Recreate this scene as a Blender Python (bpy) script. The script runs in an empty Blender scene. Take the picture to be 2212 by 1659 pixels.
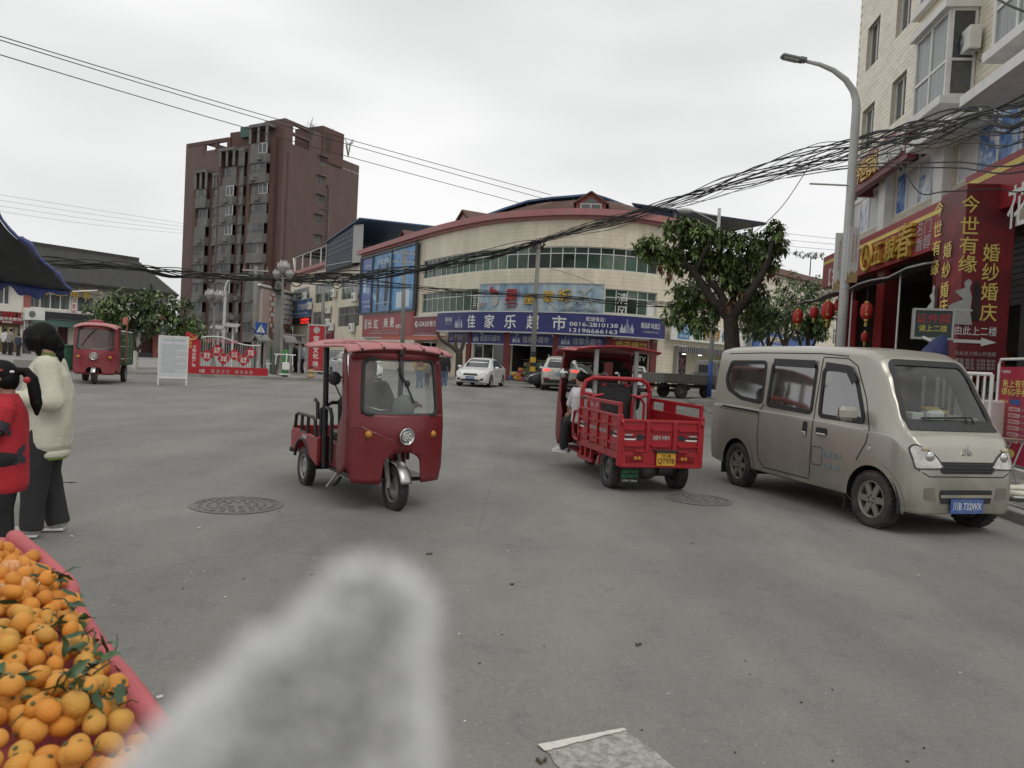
import bpy,bmesh,math,random
from mathutils import Vector as V,Matrix as M,noise
from mathutils.bvhtree import BVHTree
R=math.radians
rnd=random.Random(7)
sc=bpy.context.scene
COL=sc.collection
# ------------------------------------------------------------------ camera
FPX,CX,CY,CAMH=1660.0,1106.0,829.5,1.5
PITCH,ROLL=R(-1.85),R(3.0)
_f=V((0,math.cos(PITCH),math.sin(PITCH)))
_u0=V((0,-math.sin(PITCH),math.cos(PITCH)))
_r=V((1,0,0))*math.cos(ROLL)+_u0*math.sin(ROLL)
_u=V((-1,0,0))*math.sin(ROLL)+_u0*math.cos(ROLL)
CAM=V((0,0,CAMH))
cam_data=bpy.data.cameras.new('camera')
cam=bpy.data.objects.new('camera',cam_data)
COL.objects.link(cam)
sc.camera=cam
cam.matrix_world=M(((_r.x,_u.x,-_f.x,0),(_r.y,_u.y,-_f.y,0),(_r.z,_u.z,-_f.z,CAMH),(0,0,0,1)))
cam_data.sensor_width=36
cam_data.lens=36*FPX/2212
cam_data.clip_start=0.02
cam_data.clip_end=2000
cam_data.dof.use_dof=True
cam_data.dof.focus_distance=11.0
cam_data.dof.aperture_fstop=7.0
# ------------------------------------------------------------------ sky, sun, exposure
SUN_EL,SUN_AZ=R(55),R(-35)
world=bpy.data.worlds.new('World')
sc.world=world
world.use_nodes=True
nt=world.node_tree
bg=nt.nodes['Background']
sky=nt.nodes.new('ShaderNodeTexSky')
sky.sky_type='NISHITA';sky.sun_disc=False
sky.sun_elevation=SUN_EL;sky.sun_rotation=SUN_AZ;sky.dust_density=4;sky.air_density=2
hs=nt.nodes.new('ShaderNodeHueSaturation');hs.inputs['Saturation'].default_value=0.12
nt.links.new(sky.outputs[0],hs.inputs['Color'])
tc=nt.nodes.new('ShaderNodeTexCoord')
mp=nt.nodes.new('ShaderNodeMapping');mp.inputs['Scale'].default_value=(1.0,1.0,3.2)
nz=nt.nodes.new('ShaderNodeTexNoise');nz.inputs['Scale'].default_value=1.6;nz.inputs['Detail'].default_value=3.5
nz.inputs['Roughness'].default_value=0.45
nt.links.new(tc.outputs['Generated'],mp.inputs[0]);nt.links.new(mp.outputs[0],nz.inputs['Vector'])
cr=nt.nodes.new('ShaderNodeValToRGB')
cr.color_ramp.elements[0].position=0.30;cr.color_ramp.elements[0].color=(5.3,5.4,5.45,1)
cr.color_ramp.elements[1].position=0.70;cr.color_ramp.elements[1].color=(8.7,8.75,8.7,1)
nt.links.new(nz.outputs[0],cr.inputs[0])
mx=nt.nodes.new('ShaderNodeMix');mx.data_type='RGBA';mx.inputs[0].default_value=0.96
nt.links.new(hs.outputs[0],mx.inputs[6]);nt.links.new(cr.outputs[0],mx.inputs[7])
nt.links.new(mx.outputs[2],bg.inputs[0])
bg.inputs[1].default_value=0.112
sun_data=bpy.data.lights.new('sun','SUN')
sun_data.energy=0.8;sun_data.angle=R(25);sun_data.color=(1,0.97,0.92)
sun=bpy.data.objects.new('sun',sun_data);COL.objects.link(sun)
sun.rotation_euler=(R(35),0,R(35))
sc.view_settings.view_transform='Standard'
sc.view_settings.look='None'
sc.view_settings.exposure=0.0
sc.view_settings.gamma=1.0
sc.render.engine='CYCLES'
sc.cycles.max_bounces=6;sc.cycles.diffuse_bounces=3;sc.cycles.glossy_bounces=3
sc.cycles.transmission_bounces=4;sc.cycles.transparent_max_bounces=10
sc.cycles.caustics_reflective=False;sc.cycles.caustics_refractive=False
# ------------------------------------------------------------------ measuring helpers
def ray(px,py):
 return _f+_r*((px-CX)/FPX)+_u*((CY-py)/FPX)
def G(px,py,z=0.0):
 d=ray(px,py);t=(z-CAMH)/d.z
 return CAM+d*t
def D(px,py,d):
 r=ray(px,py);return CAM+r*(d/r.y)
 # ------------------------------------------------------------------ materials
MATS={}
def mat(name,col,rough=0.6,metal=0.0,var=0.10,scale=6.0,bump=0.0,bscale=60.0,spec=0.5,coat=0.0,emit=0.0,dirt=None,dscale=3.0,damt=0.5,dz=None,detail=4.0,stretch=None):
 if name in MATS:return MATS[name]
 m=bpy.data.materials.new(name);m.use_nodes=True
 n=m.node_tree;b=n.nodes['Principled BSDF']
 b.inputs['Roughness'].default_value=rough;b.inputs['Metallic'].default_value=metal
 b.inputs['Specular IOR Level'].default_value=spec;b.inputs['Coat Weight'].default_value=coat
 c=(col[0],col[1],col[2],1)
 b.inputs['Base Color'].default_value=c
 t=n.nodes.new('ShaderNodeTexCoord');vec=t.outputs['Object']
 if stretch:
  sm=n.nodes.new('ShaderNodeMapping');sm.inputs['Scale'].default_value=stretch
  n.links.new(vec,sm.inputs[0]);vec=sm.outputs[0]
 out=None
 if var>0:
  z=n.nodes.new('ShaderNodeTexNoise');z.inputs['Scale'].default_value=scale;z.inputs['Detail'].default_value=detail
  n.links.new(vec,z.inputs['Vector'])
  r=n.nodes.new('ShaderNodeMapRange');r.inputs[1].default_value=0.3;r.inputs[2].default_value=0.7
  r.inputs[3].default_value=1-var;r.inputs[4].default_value=1+var
  n.links.new(z.outputs[0],r.inputs[0])
  x=n.nodes.new('ShaderNodeVectorMath');x.operation='SCALE';x.inputs[0].default_value=col[:3]
  n.links.new(r.outputs[0],x.inputs[3]);out=x.outputs[0]
  r2=n.nodes.new('ShaderNodeMapRange');r2.inputs[3].default_value=max(0.02,rough-0.1);r2.inputs[4].default_value=min(1,rough+0.12)
  n.links.new(z.outputs[0],r2.inputs[0]);n.links.new(r2.outputs[0],b.inputs['Roughness'])
 if dirt:
  z=n.nodes.new('ShaderNodeTexNoise');z.inputs['Scale'].default_value=dscale;z.inputs['Detail'].default_value=6
  n.links.new(vec,z.inputs['Vector'])
  r=n.nodes.new('ShaderNodeMapRange');r.inputs[1].default_value=0.38;r.inputs[2].default_value=0.68;r.inputs[3].default_value=0;r.inputs[4].default_value=damt
  n.links.new(z.outputs[0],r.inputs[0]);fac=r.outputs[0]
  if dz:
   sp=n.nodes.new('ShaderNodeSeparateXYZ');n.links.new(vec,sp.inputs[0])
   q=n.nodes.new('ShaderNodeMapRange');q.inputs[1].default_value=dz[0];q.inputs[2].default_value=dz[1];q.inputs[3].default_value=1.0;q.inputs[4].default_value=0.15
   n.links.new(sp.outputs[2],q.inputs[0])
   mm=n.nodes.new('ShaderNodeMath');mm.operation='MULTIPLY_ADD';mm.inputs[2].default_value=0
   n.links.new(fac,mm.inputs[0]);n.links.new(q.outputs[0],mm.inputs[1]);
   ad=n.nodes.new('ShaderNodeMath');ad.operation='MULTIPLY_ADD';ad.inputs[1].default_value=0.45
   n.links.new(q.outputs[0],ad.inputs[0]);n.links.new(mm.outputs[0],ad.inputs[2]);ad.use_clamp=True
   mu=n.nodes.new('ShaderNodeMath');mu.operation='MULTIPLY';mu.inputs[1].default_value=damt
   n.links.new(ad.outputs[0],mu.inputs[0]);fac=mu.outputs[0]
  x=n.nodes.new('ShaderNodeMix');x.data_type='RGBA'
  n.links.new(fac,x.inputs[0])
  if out is not None:n.links.new(out,x.inputs[6])
  else:x.inputs[6].default_value=c
  x.inputs[7].default_value=(dirt[0],dirt[1],dirt[2],1);out=x.outputs[2]
 if out is not None:n.links.new(out,b.inputs['Base Color'])
 if bump>0:
  z=n.nodes.new('ShaderNodeTexNoise');z.inputs['Scale'].default_value=bscale;z.inputs['Detail'].default_value=3
  n.links.new(vec,z.inputs['Vector'])
  bu=n.nodes.new('ShaderNodeBump');bu.inputs['Strength'].default_value=bump;bu.inputs['Distance'].default_value=0.02
  n.links.new(z.outputs[0],bu.inputs['Height']);n.links.new(bu.outputs[0],b.inputs['Normal'])
 if emit>0:
  b.inputs['Emission Color'].default_value=c;b.inputs['Emission Strength'].default_value=emit
 MATS[name]=m
 return m
def tile_mat(name,c1,c2,cm,tw,th,axis_scale=1.0,mort=0.012,bumpd=0.004):
 """tile / brick courses on walls too far for single pieces (UV = metres along the wall, metres up)"""
 m=bpy.data.materials.new(name);m.use_nodes=True
 n=m.node_tree;b=n.nodes['Principled BSDF'];b.inputs['Roughness'].default_value=0.45
 t=n.nodes.new('ShaderNodeUVMap');
 k=n.nodes.new('ShaderNodeTexBrick');k.inputs['Scale'].default_value=1.0
 k.inputs['Brick Width'].default_value=tw;k.inputs['Row Height'].default_value=th;k.inputs['Mortar Size'].default_value=mort
 k.inputs['Color1'].default_value=(*c1,1);k.inputs['Color2'].default_value=(*c2,1);k.inputs['Mortar'].default_value=(*cm,1)
 n.links.new(t.outputs[0],k.inputs['Vector'])
 z=n.nodes.new('ShaderNodeTexNoise');z.inputs['Scale'].default_value=0.5;z.inputs['Detail'].default_value=8;z.inputs['Roughness'].default_value=0.65
 mpn=n.nodes.new('ShaderNodeMapping');mpn.inputs['Scale'].default_value=(2.2,0.5,1)
 n.links.new(t.outputs[0],mpn.inputs[0]);n.links.new(mpn.outputs[0],z.inputs['Vector'])
 r=n.nodes.new('ShaderNodeMapRange');r.inputs[1].default_value=0.35;r.inputs[2].default_value=0.75;r.inputs[3].default_value=1.05;r.inputs[4].default_value=0.72
 n.links.new(z.outputs[0],r.inputs[0])
 x=n.nodes.new('ShaderNodeVectorMath');x.operation='SCALE'
 n.links.new(k.outputs[0],x.inputs[0]);n.links.new(r.outputs[0],x.inputs[3]);n.links.new(x.outputs[0],b.inputs['Base Color'])
 bu=n.nodes.new('ShaderNodeBump');bu.inputs['Strength'].default_value=0.6;bu.inputs['Distance'].default_value=bumpd;bu.invert=True
 n.links.new(k.outputs[1],bu.inputs['Height']);n.links.new(bu.outputs[0],b.inputs['Normal'])
 return m
def glass_mat(name,tint=(0.8,0.85,0.83),gloss=0.12,dirt=0.10,dirtcol=(0.35,0.34,0.31)):
 m=bpy.data.materials.new(name);m.use_nodes=True
 n=m.node_tree;n.nodes.remove(n.nodes['Principled BSDF']);o=n.nodes['Material Output']
 tr=n.nodes.new('ShaderNodeBsdfTransparent');tr.inputs[0].default_value=(*tint,1)
 gl=n.nodes.new('ShaderNodeBsdfGlossy');gl.inputs['Roughness'].default_value=0.06
 df=n.nodes.new('ShaderNodeBsdfDiffuse');df.inputs[0].default_value=(*dirtcol,1)
 fr=n.nodes.new('ShaderNodeLayerWeight');fr.inputs[0].default_value=0.5
 pw=n.nodes.new('ShaderNodeMath');pw.operation='POWER';pw.inputs[1].default_value=3.0;n.links.new(fr.outputs['Facing'],pw.inputs[0])
 ma=n.nodes.new('ShaderNodeMath');ma.operation='MULTIPLY_ADD';ma.inputs[1].default_value=0.7;ma.inputs[2].default_value=gloss;ma.use_clamp=True
 n.links.new(pw.outputs[0],ma.inputs[0])
 t=n.nodes.new('ShaderNodeTexCoord');z=n.nodes.new('ShaderNodeTexNoise');z.inputs['Scale'].default_value=5;z.inputs['Detail'].default_value=6
 n.links.new(t.outputs['Object'],z.inputs['Vector'])
 r=n.nodes.new('ShaderNodeMapRange');r.inputs[1].default_value=0.35;r.inputs[2].default_value=0.7;r.inputs[3].default_value=dirt*0.6;r.inputs[4].default_value=dirt*1.6
 n.links.new(z.outputs[0],r.inputs[0])
 m1=n.nodes.new('ShaderNodeMixShader');m2=n.nodes.new('ShaderNodeMixShader')
 n.links.new(ma.outputs[0],m1.inputs[0]);n.links.new(tr.outputs[0],m1.inputs[1]);n.links.new(gl.outputs[0],m1.inputs[2])
 n.links.new(r.outputs[0],m2.inputs[0]);n.links.new(m1.outputs[0],m2.inputs[1]);n.links.new(df.outputs[0],m2.inputs[2])
 n.links.new(m2.outputs[0],o.inputs[0])
 return m
 # ------------------------------------------------------------------ mesh helpers
class MB:
 """collects shapes; becomes ONE mesh object"""
 def __init__(s):s.v=[];s.f=[];s.uv=None
 def add(s,vs,fs):
  k=len(s.v);s.v+=[V(p)for p in vs];s.f+=[tuple(i+k for i in f)for f in fs];return s
 def box(s,c,d,rz=0.0,ch=0.0,mtx=None):
  x,y,z=d[0]/2,d[1]/2,d[2]/2
  rot=mtx if mtx is not None else M.Rotation(rz,3,'Z')
  if ch<=0:
   vs=[(i*x,j*y,k*z)for i in(-1,1)for j in(-1,1)for k in(-1,1)]
   fs=[(0,1,3,2),(4,6,7,5),(0,4,5,1),(2,3,7,6),(0,2,6,4),(1,5,7,3)]
  else:
   ch=min(ch,x*0.9,y*0.9,z*0.9)
   bm=bmesh.new();bmesh.ops.create_cube(bm,size=1)
   for q in bm.verts:q.co=V((q.co.x*d[0],q.co.y*d[1],q.co.z*d[2]))
   bmesh.ops.bevel(bm,geom=bm.edges[:],offset=ch,segments=1,affect='EDGES')
   bm.verts.index_update()
   vs=[q.co.copy()for q in bm.verts];fs=[[q.index for q in f.verts]for f in bm.faces];bm.free()
  return s.add([rot@V(p)+V(c)for p in vs],fs)
 def bar(s,a,b,w,h,up=(0,0,1),ch=0.0):
  a,b=V(a),V(b);d=b-a;L=d.length
  if L<1e-6:return s
  x=d/L;y=V(up).cross(x)
  if y.length<1e-4:y=V((0,1,0)).cross(x)
  y.normalize();z=x.cross(y)
  return s.box((a+b)/2,(L,w,h),ch=ch,mtx=M((x,y,z)).transposed())
 def tube(s,pts,r,n=8,cap=True,closed=False):
  pts=[V(p)for p in pts];N=len(pts)
  rr=r if isinstance(r,(list,tuple))else[r]*N
  vs=[];fs=[];prev=None
  for i,p in enumerate(pts):
   if closed:t=pts[(i+1)%N]-pts[i-1]
   else:t=pts[min(i+1,N-1)]-pts[max(i-1,0)]
   if t.length<1e-9:t=V((0,0,1))
   t.normalize()
   if prev is None:
    a=V((0,0,1))if abs(t.z)<0.9 else V((1,0,0));u=t.cross(a).normalized()
   else:
    u=prev-t*prev.dot(t)
    u=u.normalized()if u.length>1e-6 else t.orthogonal().normalized()
   prev=u;w=t.cross(u)
   for k in range(n):
    a=2*math.pi*k/n;vs.append(p+(u*math.cos(a)+w*math.sin(a))*rr[i])
  for i in range(N if closed else N-1):
   j=(i+1)%N
   for k in range(n):fs.append((i*n+k,i*n+(k+1)%n,j*n+(k+1)%n,j*n+k))
  if cap and not closed:fs.append(tuple(range(n-1,-1,-1)));fs.append(tuple((N-1)*n+k for k in range(n)))
  return s.add(vs,fs)
 def lathe(s,prof,n=24,c=(0,0,0),axis='Z'):
  vs=[];fs=[];N=len(prof)
  for(r,h)in prof:
   for k in range(n):
    a=2*math.pi*k/n;x,y=r*math.cos(a),r*math.sin(a)
    p=(x,y,h)if axis=='Z' else((h,x,y)if axis=='X' else(y,h,x))
    vs.append(V(p)+V(c))
  for i in range(N-1):
   for k in range(n):fs.append((i*n+k,i*n+(k+1)%n,(i+1)*n+(k+1)%n,(i+1)*n+k))
  fs.append(tuple(range(n-1,-1,-1)));fs.append(tuple((N-1)*n+k for k in range(n)))
  return s.add(vs,fs)
 def ell(s,c,rad,nu=16,nv=10,rot=None):
  vs=[];fs=[];rot=rot or M.Identity(3)
  for j in range(nv+1):
   t=math.pi*j/nv
   for i in range(nu):
    a=2*math.pi*i/nu
    vs.append(rot@V((rad[0]*math.sin(t)*math.cos(a),rad[1]*math.sin(t)*math.sin(a),rad[2]*math.cos(t)))+V(c))
  for j in range(nv):
   for i in range(nu):fs.append((j*nu+i,(j+1)*nu+i,(j+1)*nu+(i+1)%nu,j*nu+(i+1)%nu))
  return s.add(vs,fs)
 def cap(s,a,b,ra,rb,n=12):
  """tapered capsule between two joints"""
  a,b=V(a),V(b);d=(b-a);L=d.length;d.normalize()
  pts=[];rr=[]
  for k in range(4):
   q=math.pi/2*(k+0.35)/4.35;pts.append(a-d*ra*math.cos(q));rr.append(ra*math.sin(q))
  for k in range(5):pts.append(a+d*L*k/4);rr.append(ra+(rb-ra)*k/4)
  for k in range(4):
   q=math.pi/2*(3-k+0.35)/4.35;pts.append(b+d*rb*math.cos(q));rr.append(rb*math.sin(q))
  return s.tube(pts,rr,n)
 def rings(s,secs,n=24):
  """loft through elliptical sections: (centre, axis a, radius a, axis b, radius b)"""
  vs=[];fs=[]
  for c,a,ra,b,rb in secs:
   for k in range(n):q=2*math.pi*k/n;vs.append(V(c)+V(a)*(ra*math.cos(q))+V(b)*(rb*math.sin(q)))
  for i in range(len(secs)-1):
   for k in range(n):fs.append((i*n+k,i*n+(k+1)%n,(i+1)*n+(k+1)%n,(i+1)*n+k))
  fs.append(tuple(range(n-1,-1,-1)));fs.append(tuple((len(secs)-1)*n+k for k in range(n)))
  return s.add(vs,fs)
 def prism(s,poly,fr,z0,z1):
  """2-D outline extruded along the third axis of a frame (4x4)"""
  n=len(poly)
  vs=[fr@V((x,y,z0))for x,y in poly]+[fr@V((x,y,z1))for x,y in poly]
  fs=[tuple(range(n-1,-1,-1)),tuple(range(n,2*n))]+[(i,(i+1)%n,n+(i+1)%n,n+i)for i in range(n)]
  return s.add(vs,fs)
 def quad(s,a,b,c,d):return s.add([a,b,c,d],[(0,1,2,3)])
 def grid(s,fn,nu,nv):
  vs=[fn(i/nu,j/nv)for j in range(nv+1)for i in range(nu+1)]
  fs=[(j*(nu+1)+i,j*(nu+1)+i+1,(j+1)*(nu+1)+i+1,(j+1)*(nu+1)+i)for j in range(nv)for i in range(nu)]
  return s.add(vs,fs)
 def mirror_y(s):
  k=len(s.v);s.v+=[V((p.x,-p.y,p.z))for p in s.v];s.f+=[tuple(i+k for i in reversed(f))for f in s.f];return s
MW={}
def mesh_from(mb,name,inv=None,smooth=False):
 me=bpy.data.meshes.new(name)
 me.from_pydata([(inv@p if inv else p)for p in mb.v],[],mb.f)
 if mb.uv:
  l=me.uv_layers.new(name='UVMap');i=0
  for pol in me.polygons:
   for li in pol.loop_indices:l.data[li].uv=mb.uv[me.loops[li].vertex_index]
 if smooth:
  me.polygons.foreach_set('use_smooth',[True]*len(me.polygons))
 me.update()
 return me
def obj(name,mb,m=None,parent=None,smooth=False,label=None,cat=None,group=None,kind=None,bevel=0,angle=None,solid=0,subsurf=0):
 inv=MW[parent].inverted()if parent is not None else None
 me=mb if isinstance(mb,bpy.types.Mesh)else mesh_from(mb,name,inv,smooth or angle is not None)
 if me is mb and inv is not None:me.transform(inv)
 o=bpy.data.objects.new(name,me);COL.objects.link(o)
 if m is not None and not me.materials:me.materials.append(m)
 if parent is not None:o.parent=parent;MW[o]=MW[parent]
 else:MW[o]=M.Identity(4)
 if solid:
  q=o.modifiers.new('solid','SOLIDIFY');q.thickness=solid;q.offset=0
 if bevel:
  q=o.modifiers.new('bevel','BEVEL');q.width=bevel;q.segments=2;q.limit_method='ANGLE'
 if subsurf:
  q=o.modifiers.new('sub','SUBSURF');q.levels=subsurf;q.render_levels=subsurf
 if angle is not None:sharp(me,angle)
 tag(o,label,cat,group,kind)
 return o
def sharp(me,deg):
 bm=bmesh.new();bm.from_mesh(me)
 for e in bm.edges:
  if len(e.link_faces)==2 and e.calc_face_angle(0)>R(deg):e.smooth=False
 bm.to_mesh(me);bm.free()
def tag(o,label=None,cat=None,group=None,kind=None):
 if label:o['label']=label
 if cat:o['category']=cat
 if group:o['group']=group
 if kind:o['kind']=kind
 return o
def thing(name,label,cat,loc=(0,0,0),rz=0.0,group=None):
 o=bpy.data.objects.new(name,None);COL.objects.link(o);o.empty_display_size=0.2
 o.location=loc;o.rotation_euler=(0,0,rz)
 MW[o]=M.Translation(V(loc))@M.Rotation(rz,4,'Z')
 return tag(o,label,cat,group)
def put(o,loc,rz=0.0,pitch=0.0,roll=0.0):
 o.location=loc;o.rotation_euler=(roll,pitch,rz)
def dup(o,loc=None,rz=None,label=None,group=None,parent=None,scale=None):
 c=o.copy();COL.objects.link(c);c.parent=parent
 MW[c]=M.Identity(4)
 if loc is not None:c.location=loc
 if rz is not None:c.rotation_euler=(0,0,rz)
 if scale is not None:c.scale=(scale,)*3 if not hasattr(scale,'__len__')else scale
 if label:c['label']=label
 if group:c['group']=group
 for ch in KIDS.get(o,[])or list(o.children):dup(ch,parent=c)
 return c
KIDS={}
SCR=bpy.data.scenes.new('scratch')
def evaluated(o,remove=True):
 """mesh of an object with its modifiers applied; the helper object goes away"""
 COL.objects.unlink(o);SCR.collection.objects.link(o)
 vl=SCR.view_layers[0];vl.update();dg=vl.depsgraph
 me=bpy.data.meshes.new_from_object(o.evaluated_get(dg),depsgraph=dg)
 bpy.data.objects.remove(o)
 return me
def remesh(mb,voxel,smooth_it=4,factor=0.5,disp=None):
 """overlapping lumps -> one continuous skin"""
 me=mesh_from(mb,'tmp');o=bpy.data.objects.new('tmp',me);COL.objects.link(o)
 q=o.modifiers.new('r','REMESH');q.mode='VOXEL';q.voxel_size=voxel;q.use_smooth_shade=True
 if smooth_it:
  q=o.modifiers.new('s','SMOOTH');q.iterations=smooth_it;q.factor=factor
 me2=evaluated(o);bpy.data.meshes.remove(me)
 if disp:
  n=len(me2.vertices);co=[0.0]*(3*n);no=[0.0]*(3*n)
  me2.vertices.foreach_get('co',co);me2.vertex_normals.foreach_get('vector',no)
  for i in range(n):
   c=V(co[3*i:3*i+3]);d=disp(c)
   for k in range(3):co[3*i+k]+=no[3*i+k]*d
  me2.vertices.foreach_set('co',co)
 me2.polygons.foreach_set('use_smooth',[True]*len(me2.polygons));me2.update()
 return me2
 # text: built from the font that Blender carries
def frame(o,x,y):
 x=V(x).normalized();y=V(y);y=(y-x*y.dot(x)).normalized();z=x.cross(y)
 return M(((x.x,y.x,z.x,o[0]),(x.y,y.y,z.y,o[1]),(x.z,y.z,z.z,o[2]),(0,0,0,1)))
TXT={}
def text_mesh(body,bold,ext,vertical=False,res=3):
 key=(body,bold,ext,vertical)
 if key in TXT:return TXT[key]
 cu=bpy.data.curves.new('lettering','FONT');cu.body='\n'.join(body)if vertical else body
 cu.size=1;cu.resolution_u=res;cu.extrude=ext;cu.offset=bold;cu.align_x='CENTER'
 if vertical:cu.space_line=1.08
 o=bpy.data.objects.new('tmp',cu);COL.objects.link(o)
 me=evaluated(o);bpy.data.curves.remove(cu)
 vs=[v.co.copy()for v in me.vertices]
 lo=V((min(v.x for v in vs),min(v.y for v in vs),0));hi=V((max(v.x for v in vs),max(v.y for v in vs),0))
 fs=[tuple(p.vertices)for p in me.polygons];bpy.data.meshes.remove(me)
 TXT[key]=(vs,fs,lo,hi);return TXT[key]
def text(body,parent,m,fr,w=None,h=None,bold=0.015,ext=0.0,vertical=False,name='lettering',proud=0.004,depth=0.0,slant=0.0):
 """lettering centred on a frame (x right, y up, z towards the reader)"""
 e=0.05 if depth>0 else 0.0
 vs,fs,lo,hi=text_mesh(body,bold*0.45,e,vertical)
 W,Hh=max(hi.x-lo.x,1e-3),max(hi.y-lo.y,1e-3)
 sx=w/W if w else None;sy=h/Hh if h else None
 sx=sx or sy;sy=sy or sx
 c=(lo+hi)/2;mb=MB()
 zz=(depth/(2*e))if depth>0 else 0
 mb.add([fr@V(((p.x-c.x)*sx+slant*(p.y-c.y)*sy,(p.y-c.y)*sy,proud+(p.z+e)*zz))for p in vs],fs)
 return obj(name,mb,m,parent)
 # ------------------------------------------------------------------ walls along a path
class Path:
 def __init__(s,pts):
  s.p=[V((a[0],a[1],0))for a in pts];s.c=[0]
  for a,b in zip(s.p,s.p[1:]):s.c.append(s.c[-1]+(b-a).length)
  s.L=s.c[-1]
 def raw(s,t):
  i=0
  while i<len(s.c)-2 and t>s.c[i+1]:i+=1
  k=(t-s.c[i])/(s.c[i+1]-s.c[i]);return s.p[i].lerp(s.p[i+1],k)
 def tan(s,t):
  d=0.25;q=s.raw(t+d)-s.raw(t-d);return q.normalized()
 def nor(s,t):q=s.tan(t);return V((q.y,-q.x,0))
 def at(s,t,z=0.0,off=0.0):
  p=s.raw(t)+s.nor(t)*off;p.z=z;return p
 def hit(s,px,py,off=0.0):
  d=ray(px,py);best=None
  for i in range(len(s.p)-1):
   a,b=s.p[i],s.p[i+1]
   if off:
    ka=s.nor(s.c[i]+1e-3)*off;kb=s.nor(s.c[i+1]-1e-3)*off;a,b=a+ka,b+kb
   e=b-a;den=d.x*e.y-d.y*e.x
   if abs(den)<1e-9:continue
   t=(a.x*e.y-a.y*e.x)/den;u=(a.x*d.y-a.y*d.x)/den
   lo=-1e9 if i==0 else-1e-6;hi=1e9 if i==len(s.p)-2 else 1+1e-6
   if t>0 and lo<=u<=hi and(best is None or t<best[0]):best=(t,s.c[i]+u*(s.c[i+1]-s.c[i]),CAMH+d.z*t)
  return best[1],best[2]
 def fr(s,t,z,off=0.0):
  return frame(s.at(t,z,off),s.tan(t),(0,0,1))
def wall_mb(path,s0,s1,z0,z1,holes=(),depth=0.15,off=0.0,step=None):
 ss={s0,s1};zs={z0,z1}
 for h in holes:ss|={max(s0,min(s1,h[0])),max(s0,min(s1,h[1]))};zs|={max(z0,min(z1,h[2])),max(z0,min(z1,h[3]))}
 if step:
  k=s0
  while k<s1:ss.add(k);k+=step
 ss=sorted(ss);zs=sorted(zs);mb=MB();mb.uv=[]
 def q(pts,uvs):mb.add(pts,[(0,1,2,3)]);mb.uv+=uvs
 for a,b in zip(ss,ss[1:]):
  if b-a<1e-5:continue
  for c,d in zip(zs,zs[1:]):
   if d-c<1e-5:continue
   m_s,m_z=(a+b)/2,(c+d)/2
   if any(h[0]<m_s<h[1]and h[2]<m_z<h[3]for h in holes):continue
   q([path.at(a,c,off),path.at(b,c,off),path.at(b,d,off),path.at(a,d,off)],[(a,c),(b,c),(b,d),(a,d)])
 for h in holes:
  a,b,c,d=h[:4]
  q([path.at(a,c,off),path.at(a,d,off),path.at(a,d,off-depth),path.at(a,c,off-depth)],[(a,c),(a,d),(a+.1,d),(a+.1,c)])
  q([path.at(b,d,off),path.at(b,c,off),path.at(b,c,off-depth),path.at(b,d,off-depth)],[(b,d),(b,c),(b+.1,c),(b+.1,d)])
  cs=[k for k in ss if a<=k<=b]
  for e,g in zip(cs,cs[1:]):
   q([path.at(e,c,off-depth),path.at(g,c,off-depth),path.at(g,c,off),path.at(e,c,off)],[(e,c),(g,c),(g,c+.1),(e,c+.1)])
   q([path.at(e,d,off),path.at(g,d,off),path.at(g,d,off-depth),path.at(e,d,off-depth)],[(e,d),(g,d),(g,d+.1),(e,d+.1)])
 return mb
def band(mb,path,s0,s1,z0,z1,o0,o1,step=0.6):
 """a rectangular section swept along the wall"""
 n=max(1,int((s1-s0)/step))
 for i in range(n):
  a,b=s0+(s1-s0)*i/n,s0+(s1-s0)*(i+1)/n
  P=[path.at(t,z,o)for t in(a,b)for(z,o)in((z0,o0),(z0,o1),(z1,o1),(z1,o0))]
  fs=[(0,1,5,4),(1,2,6,5),(2,3,7,6),(3,0,4,7)]
  if i==0:fs.append((3,2,1,0))
  if i==n-1:fs.append((4,5,6,7))
  mb.add(P,fs)
 return mb
def window(parent,path,s0,s1,z0,z1,cols,rows,fm,pms,off=-0.1,bar=0.05,name='window',skip=()):
 fb=MB();rr=[0]+list(rows)+[1]
 band(fb,path,s0,s1,z0,z0+bar,off-.03,off+.03);band(fb,path,s0,s1,z1-bar,z1,off-.03,off+.03)
 for r in rows:zz=z0+(z1-z0)*r;band(fb,path,s0,s1,zz-bar/2,zz+bar/2,off-.03,off+.03)
 for i in range(cols+1):
  t=s0+(s1-s0)*i/cols;t=min(max(t,s0+bar/2),s1-bar/2)
  a,b=path.at(t,z0+.003,off),path.at(t,z1-.003,off);fb.bar(a,b,0.075,bar,up=path.tan(t))
 o=obj(name,fb,fm,parent)
 for i in range(cols):
  a,b=s0+(s1-s0)*i/cols,s0+(s1-s0)*(i+1)/cols
  for j in range(len(rr)-1):
   if(i,j)in skip:continue
   c,d=z0+(z1-z0)*rr[j],z0+(z1-z0)*rr[j+1]
   k=off+rnd.uniform(-.012,.012)
   mb=MB().quad(path.at(a,c,k),path.at(b,c,k+rnd.uniform(-.004,.004)),path.at(b,d,k+rnd.uniform(-.006,.006)),path.at(a,d,k))
   obj('pane',mb,rnd.choice(pms),o)
 return o
def board(parent,path,s0,s1,z0,z1,off,th,m,name='board',step=0.6):
 return obj(name,band(MB(),path,s0,s1,z0,z1,off-th,off,step),m,parent)
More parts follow.
